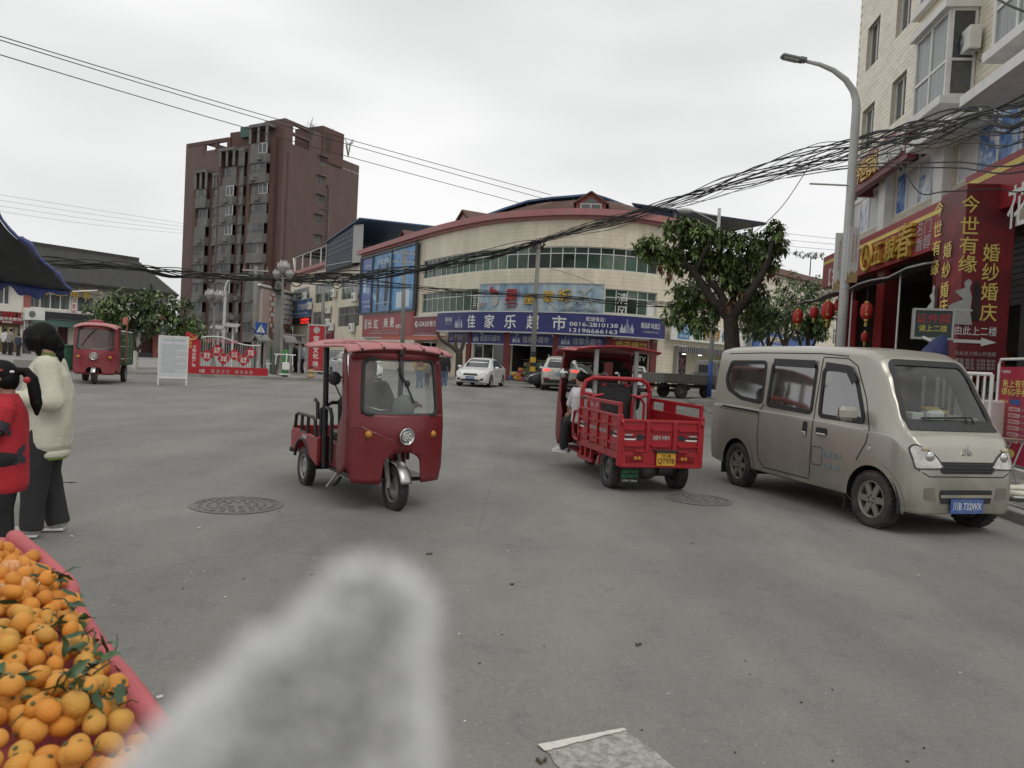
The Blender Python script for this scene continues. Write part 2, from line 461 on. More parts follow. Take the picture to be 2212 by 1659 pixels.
 # ================================================================== THE GROUND
def asphalt():
 m=bpy.data.materials.new('asphalt');m.use_nodes=True
 n=m.node_tree;b=n.nodes['Principled BSDF'];b.inputs['Roughness'].default_value=0.82;b.inputs['Specular IOR Level'].default_value=0.35
 t=n.nodes.new('ShaderNodeTexCoord')
 def nz(sc,det,lo,hi,a,c,rough=0.55,stretch=None):
  vec=t.outputs['Object']
  if stretch:
   mm=n.nodes.new('ShaderNodeMapping');mm.inputs['Scale'].default_value=stretch;mm.inputs['Rotation'].default_value=(0,0,R(-12))
   n.links.new(vec,mm.inputs[0]);vec=mm.outputs[0]
  z=n.nodes.new('ShaderNodeTexNoise');z.inputs['Scale'].default_value=sc;z.inputs['Detail'].default_value=det;z.inputs['Roughness'].default_value=rough
  n.links.new(vec,z.inputs['Vector'])
  r=n.nodes.new('ShaderNodeMapRange');r.inputs[1].default_value=lo;r.inputs[2].default_value=hi;r.inputs[3].default_value=a;r.inputs[4].default_value=c
  n.links.new(z.outputs[0],r.inputs[0]);return r.outputs[0],z
 def mul(a,c):
  x=n.nodes.new('ShaderNodeMath');x.operation='MULTIPLY';n.links.new(a,x.inputs[0]);n.links.new(c,x.inputs[1]);return x.outputs[0]
 a,_=nz(0.35,5,0.3,0.7,0.86,1.13)
 c,_=nz(1.1,9,0.32,0.72,0.84,1.12,0.68,(1.0,0.45,1))
 d,zf=nz(210,2,0.25,0.75,0.66,1.36,0.7)
 e,_=nz(34,4,0.30,0.70,0.90,1.10,0.7)
 f,_=nz(4.0,8,0.55,0.72,1.0,0.80,0.7)
 val=mul(mul(mul(a,c),mul(d,e)),f)
 # hairline cracks and a few long tyre-worn streaks
 wv,zz_=nz(1.6,4,0.0,1.0,-.35,.35)
 ad_=n.nodes.new('ShaderNodeVectorMath');ad_.operation='ADD';n.links.new(t.outputs['Object'],ad_.inputs[0]);n.links.new(wv,ad_.inputs[1])
 ck=n.nodes.new('ShaderNodeTexVoronoi');ck.feature='DISTANCE_TO_EDGE';ck.inputs['Scale'].default_value=0.28;n.links.new(ad_.outputs[0],ck.inputs['Vector'])
 cm=n.nodes.new('ShaderNodeMapRange');cm.inputs[1].default_value=0.0;cm.inputs[2].default_value=0.006;cm.inputs[3].default_value=0.90;cm.inputs[4].default_value=1.0;n.links.new(ck.outputs['Distance'],cm.inputs[0])
 val=mul(val,cm.outputs[0])
 tr_,_=nz(0.55,3,0.42,0.62,1.04,0.90,0.5,(1.6,0.12,1));val=mul(val,tr_)
 vo=n.nodes.new('ShaderNodeTexVoronoi');vo.inputs['Scale'].default_value=70;n.links.new(t.outputs['Object'],vo.inputs['Vector'])
 sp=n.nodes.new('ShaderNodeSeparateColor');n.links.new(vo.outputs['Color'],sp.inputs[0])
 g1=n.nodes.new('ShaderNodeMath');g1.operation='GREATER_THAN';g1.inputs[1].default_value=0.978;n.links.new(sp.outputs[0],g1.inputs[0])
 g2=n.nodes.new('ShaderNodeMath');g2.operation='LESS_THAN';g2.inputs[1].default_value=0.26;n.links.new(vo.outputs['Distance'],g2.inputs[0])
 spk=mul(g1.outputs[0],g2.outputs[0])
 x=n.nodes.new('ShaderNodeVectorMath');x.operation='SCALE';x.inputs[0].default_value=(0.222,0.215,0.198);n.links.new(val,x.inputs[3])
 mxx=n.nodes.new('ShaderNodeMix');mxx.data_type='RGBA';n.links.new(spk,mxx.inputs[0]);n.links.new(x.outputs[0],mxx.inputs[6]);mxx.inputs[7].default_value=(0.46,0.45,0.42,1)
 n.links.new(mxx.outputs[2],b.inputs['Base Color'])
 bu=n.nodes.new('ShaderNodeBump');bu.inputs['Strength'].default_value=0.5;bu.inputs['Distance'].default_value=0.006
 n.links.new(zf.outputs[0],bu.inputs['Height']);n.links.new(bu.outputs[0],b.inputs['Normal'])
 return m
ASPH=asphalt()
CONC=mat('kerb_concrete',(0.30,0.295,0.275),0.85,var=0.16,scale=2.5,bump=0.3,bscale=40,dirt=(0.12,0.115,0.10),dscale=1.3,damt=0.5)
PAVE=mat('paving_stone',(0.235,0.225,0.205),0.85,var=0.16,scale=5,bump=0.3,bscale=60,dirt=(0.10,0.095,0.085),dscale=2,damt=0.6)
APRON=mat('apron_concrete',(0.30,0.29,0.27),0.85,var=0.15,scale=0.8,dirt=(0.16,0.15,0.14),dscale=0.6,damt=0.5,bump=0.2)
g=MB().quad((-700,-100,0),(700,-100,0),(700,1300,0),(-700,1300,0))
obj('ground',g,mat('dusty_ground',(0.17,0.165,0.15),0.9,var=0.2,scale=0.05),kind='structure')
g=MB().quad((-120,-12,0.004),(120,-12,0.004),(120,125,0.004),(-120,125,0.004))
ROAD=obj('road',g,ASPH,kind='structure')
# plaza with its kerb on the far side of the crossroads
KP=[G(-120,793),G(57,799),G(149,802.5),G(408.7,813.6),G(540.7,818.5),G(630,822),G(742,825.5)]
KP+=[V((-6.4,37.2,0)),V((-7.0,39.5,0)),V((-16.5,56.5,0)),V((-34,87,0))]
KPATH=Path([(p.x,p.y)for p in KP])
pl=MB();zt=0.125
poly=[KPATH.at(KPATH.c[i],zt,-0.16)for i in range(len(KP))]+[V((-90,87,zt)),V((-90,KP[0].y,zt))]
pl.add(poly,[tuple(range(len(poly)))])
PLAZA=obj('plaza_pavement',pl,APRON,kind='structure')
kroot=obj('plaza_kerb',band(MB(),KPATH,0,KPATH.L,-0.05,0.05,-0.14,-0.02),CONC,kind='structure')
t=0.0
while t<KPATH.L-1.0:
 w=1.0;dz=rnd.uniform(-.008,.008);do=rnd.uniform(-.01,.01)
 if t<34+12:
  mb=band(MB(),KPATH,t+.008,t+w-.008,0.0,0.135+dz,-0.17,do,0.5);obj('kerb_stone',mb,CONC,kroot)
 t+=w
rest=MB();band(rest,KPATH,t if t<46 else 46,KPATH.L,0.0,0.13,-0.17,0.0)
obj('kerb_stone',rest,CONC,kroot)
# pavement on the near side, along the shops
KA,KB=G(1530,892),G(1489,868.5)
kd=(KB-KA).normalized()
K0=G(2214,1137);K00=K0+(K0-KA).normalized()*14
RK=[K00,K0,KA,KB,KB+V((0.7,1.6,0)),KB+V((2.2,2.5,0)),KB+V((16,3.4,0))]
RKP=Path([(p.x,p.y)for p in reversed(RK)])
def rk_off(t):return 0
sw=MB();poly=[V((p.x,p.y,0.115))for p in RK]
poly=[p+V((0.16,0,0))for p in poly[:4]]+[p+V((0.05,-0.16,0))for p in poly[4:]]+[V((40,KB.y+3.4,0.115)),V((40,-12,0.115)),V((RK[0].x+.2,-12,.115))]
sw.add(poly,[tuple(range(len(poly)))])
SIDEWALK=obj('pavement',sw,PAVE,kind='structure')
kroot=thing('pavement_kerb','low grey concrete kerb between the road and the shop pavement','kerb');kroot['kind']='structure'
RKF=Path([(p.x,p.y)for p in RK])
t=0.0
while t<RKF.L-1:
 c=RKF.at(t+.5,0.06,0);q=RKF.tan(t+.5)
 mb=MB().box(c-V((q.y,-q.x,0))*-0.09,(0.985,0.17,0.13+rnd.uniform(-.006,.006)),rz=math.atan2(q.y,q.x),ch=0.012)
 obj('kerb_stone',mb,CONC,kroot);t+=1.0
 # pavers one can pick apart: beside the van's nose and at the corner by the blue-white lamp post
pmesh=mesh_from(MB().box((0,0,0),(0.196,0.096,0.03),ch=0.006),'paver');pmesh.materials.append(PAVE)
pm2=pmesh.copy();pm2.materials.clear();pm2.materials.append(mat('paving_stone_dark',(0.17,0.165,0.155),0.85,var=0.2,scale=4,dirt=(0.09,0.085,0.075),dscale=2,damt=0.5))
kd2=(KA-K0).normalized();ang=math.atan2(kd2.y,kd2.x);cnt=0;far=MB()
inner=V((kd2.y,-kd2.x,0))
for i in range(0,132):
 for j in range(0,22):
  p=K0-kd2*(1.6-i*0.204)+inner*(0.24+j*0.103+0);p=p+kd2*(0.102 if j%2 else 0)
  p.z=0.118+rnd.uniform(-.003,.003)
  near=(i<24 and 0<=j<12)
  if near:
   o=bpy.data.objects.new('paver',pmesh if rnd.random()<.6 else pm2);COL.objects.link(o);o.location=p;o.rotation_euler=(rnd.uniform(-.01,.01),rnd.uniform(-.01,.01),ang);o.parent=SIDEWALK;cnt+=1
  elif i>95 or i<40:far.box(p,(0.196,0.096,0.03),rz=ang)
fo=obj('paver',far,PAVE,SIDEWALK);fo['kind']='stuff'
# worn paint, manholes, dropped bits
def worn(name,paint,under,lo,hi,scale):
 m=bpy.data.materials.new(name);m.use_nodes=True
 n=m.node_tree;b=n.nodes['Principled BSDF'];b.inputs['Roughness'].default_value=0.75
 t=n.nodes.new('ShaderNodeTexCoord');z=n.nodes.new('ShaderNodeTexNoise');z.inputs['Scale'].default_value=scale;z.inputs['Detail'].default_value=8;z.inputs['Roughness'].default_value=0.75
 n.links.new(t.outputs['Object'],z.inputs['Vector'])
 r=n.nodes.new('ShaderNodeMapRange');r.inputs[1].default_value=lo;r.inputs[2].default_value=hi;n.links.new(z.outputs[0],r.inputs[0])
 x=n.nodes.new('ShaderNodeMix');x.data_type='RGBA';x.inputs[6].default_value=(*under,1);x.inputs[7].default_value=(*paint,1)
 n.links.new(r.outputs[0],x.inputs[0]);n.links.new(x.outputs[2],b.inputs['Base Color']);return m
PAINT=worn('worn_road_paint',(0.42,0.415,0.38),(0.19,0.185,0.17),0.38,0.60,26)
PAINT2=worn('fresh_road_paint',(0.66,0.63,0.57),(0.4,0.39,0.36),0.25,0.5,30)
a,b_,c_=G(1161,1614),G(1347,1578),G(1462,1664)
d_=a+(c_-b_)*1.5;c2=b_+(c_-b_)*1.5
mk=MB();N=26
L1=[a.lerp(b_,i/N)+V((0,rnd.uniform(-.002,.002),0))for i in range(N+1)]
side1=[b_.lerp(c2,i/14)+V((rnd.uniform(-.008,.008),0,0))for i in range(1,15)]
side2=[d_.lerp(a,i/14)+V((rnd.uniform(-.012,.012),0,0))for i in range(0,14)]
ring=[V((p.x,p.y,0.008))for p in L1+side1+side2]
mk.add(ring,[tuple(range(len(ring)))])
MARK=obj('road_marking',mk,PAINT,kind='structure')
mk=MB();n_=20
top=[a.lerp(b_,i/n_)+V((0,rnd.uniform(-.001,.002),0))for i in range(n_+1)]
bot=[a.lerp(b_,i/n_)+(d_-a).normalized()*(0.055-0.035*i/n_+rnd.uniform(-.004,.004))for i in range(n_+1)]
mk.add([V((p.x,p.y,0.012))for p in top+bot[::-1]],[tuple(range(2*n_+2))])
obj('painted_edge',mk,PAINT2,MARK)
mk=MB()
for(px,py,w,h_)in((135,1042,46,3),(1330,868,120,2.5),(1120,852,70,1.5)):
 for k in range(7):
  p=G(px+rnd.uniform(-w,w)/2,py+rnd.uniform(-h_,h_)/2,0.007)
  q=[p+V((math.cos(u)*rnd.uniform(.02,.09),math.sin(u)*rnd.uniform(.01,.05),0))for u in(i*1.05 for i in range(6))]
  mk.add(q,[tuple(range(6))])
obj('paint_remnants',mk,PAINT,kind='structure')
IRON=mat('manhole_iron',(0.20,0.195,0.18),0.7,metal=0.2,var=0.2,scale=12,bump=0.4,bscale=90,dirt=(0.17,0.16,0.145),dscale=8,damt=0.7)
def manhole(p,r,label):
 t=thing('manhole_cover',label,'manhole',(p.x,p.y,0))
 rim=MB();n=48
 for k in range(n):
  a0,a1=2*math.pi*k/n,2*math.pi*(k+1)/n
  for ra,rb,z in((r*.90,r,0.010),):
   rim.add([(p.x+q*math.cos(a),p.y+q*math.sin(a),z)for a in(a0,a1)for q in(ra,rb)],[(0,1,3,2)])
 obj('rim',rim,IRON,t)
 lid=MB();lid.add([(p.x+r*.87*math.cos(2*math.pi*k/n),p.y+r*.87*math.sin(2*math.pi*k/n),0.008)for k in range(n)],[tuple(range(n))])
 for q in(.78,.60,.42,.24):
  m_=int(q*30)
  for k in range(m_):
   a0=2*math.pi*k/m_
   lid.box((p.x+r*q*math.cos(a0),p.y+r*q*math.sin(a0),0.012),(0.045 if r>.4 else .035,0.028,0.008),rz=a0+math.pi/2)
 obj('lid',lid,IRON,t)
 return t
manhole(G(512,1092),0.42,'round iron manhole cover in the road before the red covered tricycle')
manhole(G(1509,1080),0.38,'round iron manhole cover in the road beside the dusty van')
dirt_mat=mat('dry_leaf',(0.09,0.075,0.05),0.9,var=0.3)
lit=MB();litw=MB()
for k in range(60):
 px,py=rnd.uniform(150,2200),rnd.uniform(880,1650)
 p=G(px,py,0.008);sz=rnd.uniform(.003,.009);a0=rnd.uniform(0,6)
 (litw if rnd.random()<.4 else lit).box(p,(sz*rnd.uniform(1,2.2),sz,0.005),rz=a0)
for px,py,s_ in((1165,1643,.022),(925,1196,.022),(1376,1392,.018),(1105,1262,.012)):
 p=G(px,py,0.012);lit.box(p,(s_*1.6,s_*.5,0.01),rz=rnd.uniform(0,3));lit.box(p+V((s_,.01,0)),(s_*.8,s_*.4,0.012),rz=rnd.uniform(0,3))
for px,py in((258,1440),(262,1440),(155,1158),(430,1140),(450,990),(345,1505)):
 p=G(px,py,0.012);litw.box(p,(.025,.015,0.006),rz=rnd.uniform(0,3))
obj('litter',lit,dirt_mat,kind='stuff',label='dark crumbs and dry leaf bits scattered over the asphalt')
obj('litter',litw,mat('paper_scrap',(0.62,0.60,0.56),0.8),kind='stuff',label='pale paper crumbs scattered over the asphalt')
# ================================================================== SUPERMARKET CORNER BUILDING
def catmull(pts,n=8):
 out=[];P=[V((*p,0))if len(p)==2 else V(p)for p in pts]
 for i in range(len(P)-1):
  a,b,c,d=P[max(i-1,0)],P[i],P[i+1],P[min(i+2,len(P)-1)]
  for k in range(n):
   t=k/n
   out.append(0.5*((2*b)+(c-a)*t+(2*a-5*b+4*c-d)*t*t+(3*b-a-3*c+d)*t**3))
 out.append(P[-1]);return out
_fp=[(-29.6,101)]+[(-14.1,72.8)]+[(p.x,p.y)for p in catmull([(-9.6,64.6),(-5.5,57.3),(-1.8,52.2),(0.9,50.1),(3.0,49.0),(5.1,48.6),(7.2,49.0),(9.3,50.1),(11.6,52.3),(14.5,55.6)],6)]+[(24,66.8)]
FAC=Path(_fp)
#ENDPATH
WHITE=mat('white_paint',(0.80,0.79,0.76),0.5,var=0.06,dirt=(0.45,0.43,0.38),dscale=3,damt=0.3)
BEIGE=tile_mat('beige_wall_tile',(0.82,0.745,0.585),(0.775,0.70,0.545),(0.60,0.535,0.415),0.62,0.24,mort=0.010)
PINK=mat('pink_eaves',(0.42,0.17,0.17),0.6,var=0.12,scale=1.5,dirt=(0.30,0.20,0.18),dscale=1,damt=0.5)
ALU=mat('aluminium_frame',(0.62,0.64,0.63),0.4,metal=0.1,var=0.05)
STEEL=mat('grey_steel',(0.36,0.36,0.35),0.45,metal=0.5,var=0.1)
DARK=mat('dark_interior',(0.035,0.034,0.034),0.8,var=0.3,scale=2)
BLACK=mat('black_rubber',(0.02,0.02,0.021),0.6,var=0.15)
CABLE=mat('cable_black',(0.018,0.018,0.018),0.6,var=0.1)
GREENGL=[mat('green_pane_a',(0.035,0.07,0.05),0.15,var=0.35,scale=0.9,spec=0.3),mat('green_pane_b',(0.06,0.105,0.078),0.18,var=0.3,scale=0.9,spec=0.3),mat('green_pane_c',(0.02,0.03,0.025),0.15,var=0.3,scale=0.9,spec=0.3),mat('green_pane_d',(0.13,0.18,0.135),0.25,var=0.3,scale=1.4,spec=0.3)]
GREYGL=[mat('grey_pane_a',(0.05,0.055,0.055),0.12,var=0.3,spec=0.7),mat('grey_pane_b',(0.10,0.105,0.10),0.15,var=0.3,spec=0.6),mat('grey_pane_c',(0.02,0.022,0.022),0.1,var=0.3,spec=0.7)]
LETW=mat('white_lettering',(0.75,0.75,0.73),0.5,var=0.05)
LETGREY=mat('grey_lettering',(0.42,0.42,0.41),0.5,var=0.1)
LETGOLD=mat('gold_lettering',(0.62,0.40,0.07),0.35,metal=0.25,var=0.12)
LETYEL=mat('yellow_lettering',(0.75,0.60,0.16),0.5,var=0.08)
LETRED=mat('red_lettering',(0.42,0.03,0.035),0.5,var=0.1)
NAVY=mat('navy_sign_sheet',(0.035,0.035,0.17),0.4,var=0.08,scale=0.7)
SIGNRED=mat('red_sign_sheet',(0.30,0.022,0.03),0.4,var=0.08,scale=0.7)
MAROON=mat('maroon_sign_sheet',(0.17,0.022,0.03),0.45,var=0.1,scale=0.7)
BROWNRED=mat('red_shop_pillar',(0.16,0.03,0.028),0.6,var=0.15)
TILEROOF=mat('brown_roof_tile',(0.13,0.065,0.05),0.75,var=0.3,scale=5,bump=0.8,bscale=9)
BLUESHEET=mat('blue_steel_sheet',(0.05,0.10,0.19),0.5,var=0.12,scale=1.2)
DARKSHEET=mat('dark_blue_sheet',(0.018,0.028,0.05),0.55,var=0.15,scale=1.0)
GRILLE=mat('fan_grille',(0.16,0.16,0.155),0.6,var=0.1)
def ac_unit(fr,label,w=0.82,h=0.56,group='air conditioners on the walls',m=None):
 """outdoor air-conditioner unit on a wall frame (x right, y up, z outward)"""
 t=thing('air_conditioner',label,'air conditioner',fr@V((0,-h/2,0)),0,group)
 def b(c,d):
  mb=MB();mb.box((0,0,0),d,ch=0.015);mb.v=[fr@(p+V(c))for p in mb.v];return mb
 obj('casing',b((0,0,.24),(w,h,.30)),m or WHITE,t)
 mb=MB()
 for r in(.22,.17,.12,.07):
  mb.tube([fr@V((-.12*w/.82+r*math.cos(k*.524),r*math.sin(k*.524),.40))for k in range(12)],0.009,4,closed=True)
 mb.v+=[];obj('fan_guard',mb,STEEL,t)
 mb=MB();mb.lathe([(0.0,0),(.235,0),(.235,.012)],20);mb.v=[fr@(p+V((-.12*w/.82,0,.385)))for p in mb.v];obj('fan',mb,GRILLE,t)
 for x in(-w*.35,w*.35):
  mb=MB();mb.bar(fr@V((x,-h/2-.03,0)),fr@V((x,-h/2-.03,.42)),.035,.035);mb.bar(fr@V((x,-h/2-.3,0)),fr@V((x,-h/2-.04,.38)),.025,.025);obj('bracket',mb,STEEL,t)
 return t
SM=thing('corner_building','cream tiled three-storey corner building with a curved front and pink eaves','building',FAC.at(62,0))
F=FAC.hit
sA,sB=0.0,71.2
z3a,z3b=7.42,8.82
w3=(F(914,590)[0],F(1422,575)[0])
z2a,z2b=4.72,6.25
w2l=(F(911,650)[0],F(1033,640)[0]);w2r=(F(1306,650)[0],F(1419,655)[0])
lw3=[(F(634,640)[0],F(668,640)[0],6.95,8.9),(F(681,630)[0],F(719,630)[0],6.75,8.95),(F(738,620)[0],F(781,620)[0],6.7,8.95)]
lw2=[(F(675,690)[0],F(715,690)[0],4.15,5.75),(F(731,685)[0],F(776,685)[0],3.95,5.95)]
# shop openings at ground level
o1=(F(905,790)[0],F(940,790)[0]);o2=(F(1020,790)[0],F(1087,790)[0]);o3=(F(1102,790)[0],F(1194,790)[0]);o4=(F(1207,790)[0],F(1308,790)[0]);o5=(F(1320,790)[0],F(1402,790)[0])
holes=[(w3[0],w3[1],z3a,z3b),(w2l[0],w2l[1],z2a,z2b),(w2r[0],w2r[1],z2a,z2b)]+lw3+lw2
for o_ in(o1,o2,o3,o4,o5):holes.append((o_[0],o_[1],0.12,2.45))
obj('wall',wall_mb(FAC,sA,sB,0,10.75,holes,0.22,step=0.7),BEIGE,SM)
# side return at the right-hand end, plain back volume
b=MB()
e1=FAC.at(sB,0,0);e2=FAC.at(sB,0,-14);e0=FAC.at(0,0,-14)
b.quad(e1,e2,V((e2.x,e2.y,10.75)),V((e1.x,e1.y,10.75)))
b.uv=[(0,0),(14,0),(14,10.75),(0,10.75)]
obj('wall',b,BEIGE,SM)
eb=MB();band(eb,FAC,sA,sB+.2,10.72,11.12,-0.2,0.55);band(eb,FAC,sA,sB+.2,10.55,10.72,-0.2,0.28)
obj('eaves',eb,PINK,SM)
rb=MB();n=70
for i in range(n):
 a,c=36+(sB-36)*i/n,36+(sB-36)*(i+1)/n
 rb.quad(FAC.at(a,11.0,-.3),FAC.at(c,11.0,-.3),FAC.at(c,12.6,-4.2),FAC.at(a,12.6,-4.2))
 rb.quad(FAC.at(a,12.6,-4.2),FAC.at(c,12.6,-4.2),FAC.at(c,11,-9.5),FAC.at(a,11,-9.5))
ROOF=obj('roof',rb,TILEROOF,SM)
ts=MB()
for i in range(150):
 a=40+(sB-40)*i/150;ts.bar(FAC.at(a,11.03,-.3),FAC.at(a,12.62,-4.15),0.09,0.06)
obj('roof_tile_ridge',ts,TILEROOF,ROOF)
low=MB();low.quad(FAC.at(0,10.9,-.1),FAC.at(37,10.9,-.1),FAC.at(37,10.9,-9),FAC.at(0,10.9,-9));obj('flat_roof',low,CONC,SM)
# dormers
for(px,py,hw,hh,mm)in((1277,436,.95,1.35,'red'),(1002,462,.75,1.15,'red'),(873,500,.7,1.1,'red')):
 s_,z_=F(px,py,off=-0.9)
 z0=11.0
 fr=FAC.fr(s_,z0,-0.9);up=fr
 d_=MB();w_=hw;h1=hh*.58;
 poly=[(-w_,0),(w_,0),(w_,h1),(0,hh),(-w_,h1)]
 d_.prism(poly,fr,-3.0,0.0);dm=obj('dormer',d_,mat('dormer_red',(0.22,0.07,0.055),0.7,var=0.15),ROOF)
 rf=MB()
 for sgn in(-1,1):
  rf.quad(fr@V((sgn*(w_+.18),h1-.1,.18)),fr@V((0,hh+.1,.18)),fr@V((0,hh+.1,-3.2)),fr@V((sgn*(w_+.18),h1-.1,-3.2)))
 obj('roof',rf,TILEROOF,ROOF,solid=0.1)
 wn=MB().prism([(-w_*.68,.1),(w_*.68,.1),(w_*.68,h1*.85),(0,hh*.80),(-w_*.68,h1*.85)],fr,0.004,0.03);obj('pane',wn,GREYGL[1],ROOF)
 wf=MB()
 for x0,y0,x1,y1 in((-w_*.68,.1,w_*.68,.1),(0,.1,0,h1*.85),(-w_*.68,h1*.85,w_*.68,h1*.85),(-w_*.68,.1,-w_*.68,h1*.85),(w_*.68,.1,w_*.68,h1*.85)):
  wf.bar(fr@V((x0,y0,.04)),fr@V((x1,y1,.04)),.05,.05)
 obj('window_frame',wf,ALU,ROOF)
 # arched sheet roof behind, and the sheet canopies at both ends
def sheet(name,pts,m,parent,th=0.06,ribs=0):
 """sheet through pixel/depth points given in ring order"""
 P=[D(*p)for p in pts];mb=MB();mb.add(P,[tuple(range(len(P)))]);return obj(name,mb,m,parent,solid=th)
arch=MB();prof=[(1040,468),(1090,450),(1140,434),(1190,427),(1240,423),(1281,419),(1310,428),(1350,443),(1388,462)]
A0=[D(px,py,55.5)for px,py in prof];A1=[p+V((3,9,-.2))for p in A0]
for i in range(len(prof)-1):arch.quad(A0[i],A0[i+1],A1[i+1],A1[i])
obj('arched_roof',arch,BLUESHEET,SM,solid=0.14)
gb=MB();gb.add([p+V((0.3,.9,-.1))for p in A0],[tuple(range(len(A0)))]);obj('gable',gb,DARKSHEET,SM)
tr=MB()
for i in range(1,len(prof)-1):tr.bar(A0[i]+V((0,.5,-.1)),V((A0[i].x,A0[i].y+.5,11.0)),.06,.06)
obj('roof_post',tr,STEEL,SM,kind='stuff')
CN=thing('sheet_canopy','dark corrugated sheet canopy sloping over the roof terrace behind the large tree','canopy',FAC.at(70,11))
P=[D(1370,441,57),D(1654,483,52),D(1652,489,52),D(1536,517,60)]
top=[D(1366,441,56),D(1656,484,50.5),D(1545,506,62),D(1398,470,62)]
mb=MB();mb.add([top[0],top[1],top[2],top[3]],[(0,1,2,3)]);obj('sheet',mb,DARKSHEET,CN,solid=0.10)
mb=MB();N=60
for i in range(N):
 a,b_=top[0].lerp(top[1],i/N),top[3].lerp(top[2],i/N);mb.bar(a+V((0,0,.08)),b_+V((0,0,.08)),.12,.05)
obj('corrugation',mb,BLUESHEET,CN)
mb=MB()
for px,py,d_,b2 in((1459,452,54.5,11.1),(1625,490,52.5,6.5),(1560,500,58,8)):
 p=D(px,py,d_);obj('post',MB().bar(p,V((p.x,p.y,b2)),.12,.12),STEEL,CN)
mb=MB().add([D(1380,447,56.5),D(1452,458,55),D(1452,476,55),D(1395,474,56.5)],[(0,1,2,3)]);obj('blue_panel',mb,BLUESHEET,CN,solid=.05)
# windows
window(SM,FAC,w3[0],w3[1],z3a,z3b,27,[0.70],ALU,GREENGL,off=-0.12,bar=0.055)
window(SM,FAC,w2l[0],w2l[1],z2a,z2b,9,[0.70],ALU,GREENGL[:2],off=-0.12,bar=0.055)
window(SM,FAC,w2r[0],w2r[1],z2a,z2b,5,[0.66],ALU,GREENGL+[WHITE],off=-0.12,bar=0.055)
for k,a in enumerate(lw3):window(SM,FAC,a[0],a[1],a[2],a[3],4,[0.55],ALU,GREENGL[:2]+GREYGL[1:2],off=-0.12,bar=0.06)
for k,a in enumerate(lw2):window(SM,FAC,a[0],a[1],a[2],a[3],4,[0.62],STEEL,GREYGL,off=-0.12,bar=0.06)
mb=MB()
for a in lw2:
 for k in range(19):t_=a[0]+(a[1]-a[0])*k/18;mb.bar(FAC.at(t_,a[2],.02),FAC.at(t_,a[3],.02),.02,.02)
obj('window_bars',mb,STEEL,SM,kind='stuff')
text('空调\n开放',SM,LETW,FAC.fr(F(1028,655)[0],5.35,-.09),h=1.0,bold=.01)
text('清风',SM,LETW,FAC.fr(F(1345,660)[0],5.3,-.07),h=1.5,w=.75,vertical=True,bold=.0)
# ---- shop fronts: recessed rooms with goods
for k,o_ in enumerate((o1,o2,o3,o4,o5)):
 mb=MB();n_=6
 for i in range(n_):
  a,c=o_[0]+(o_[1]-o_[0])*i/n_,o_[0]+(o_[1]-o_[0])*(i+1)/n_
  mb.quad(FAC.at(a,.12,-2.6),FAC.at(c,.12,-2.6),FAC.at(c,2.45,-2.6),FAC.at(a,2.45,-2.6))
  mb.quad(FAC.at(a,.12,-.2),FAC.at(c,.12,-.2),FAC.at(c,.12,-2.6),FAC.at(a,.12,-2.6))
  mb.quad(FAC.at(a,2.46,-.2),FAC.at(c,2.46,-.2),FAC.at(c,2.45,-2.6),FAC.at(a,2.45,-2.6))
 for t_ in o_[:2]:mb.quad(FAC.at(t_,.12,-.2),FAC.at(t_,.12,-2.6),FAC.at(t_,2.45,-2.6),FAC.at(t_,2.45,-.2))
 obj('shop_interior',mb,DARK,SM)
for t_ in(F(1012,790)[0],F(1094.5,790)[0],F(1200.5,790)[0],F(1314,790)[0],F(1408,790)[0]):
 mb=MB();band(mb,FAC,t_-.26,t_+.26,0.0,3.3,0.0,0.12);obj('pillar',mb,BROWNRED,SM)
goods_c=[(0.30,.04,.04),(.5,.35,.05),(.05,.12,.3),(.1,.25,.1),(.55,.5,.45),(.4,.15,.05)]
gm=[mat('goods_%d'%i,c,0.5,var=.2,scale=9)for i,c in enumerate(goods_c)]
for bay,(o_,cnt)in enumerate(((o3,34),(o4,22),(o2,16))):
 t=thing('goods_shelf',('steel shelf packed with bright goods inside the supermarket door by the utility pole','shelf with packets inside the supermarket bay behind the silver SUV','low shelf with wrapped goods behind the supermarket shop window')[bay],'shelf',FAC.at((o_[0]+o_[1])/2,.12,-1.6))
 mb=MB()
 for z in(.2,.62,1.05,1.5):band(mb,FAC,o_[0]+.1,o_[1]-.1,z,z+.03,-1.75,-1.25)
 obj('shelf_board',mb,STEEL,t)
 for k in range(6):
  mb=MB()
  for q in range(cnt//2):
   z=rnd.choice((.23,.65,1.08));t_=rnd.uniform(o_[0]+.2,o_[1]-.2);h_=rnd.uniform(.16,.36)
   mb.box(FAC.at(t_,z+h_/2,-1.4+rnd.uniform(-.1,.1)),(rnd.uniform(.1,.28),rnd.uniform(.1,.2),h_),rz=rnd.uniform(0,3))
  obj('packet',mb,gm[k],t,kind='stuff')
  # shop window glass + frame in the left bay
window(SM,FAC,o2[0],o2[1],.12,2.45,3,[],ALU,[glass_mat('shop_glass',(.55,.6,.58),.12,.04)],off=-.1,bar=.06,name='shop_window')
# stacked goods by the door
t=thing('goods_stack','heap of bright packaged goods stacked at the supermarket doorway beside the pole','goods',FAC.at(F(1128,800)[0],.06,.5))
for k in range(26):
 p=FAC.at(F(1118+rnd.uniform(0,28),800)[0],.12+rnd.choice((0,.22,.44,.66))*rnd.random(),rnd.uniform(.25,.8))
 obj('packet',MB().box(p+V((0,0,.1)),(rnd.uniform(.25,.4),.25,.2),rz=rnd.uniform(0,3),ch=.02),rnd.choice(gm),t)
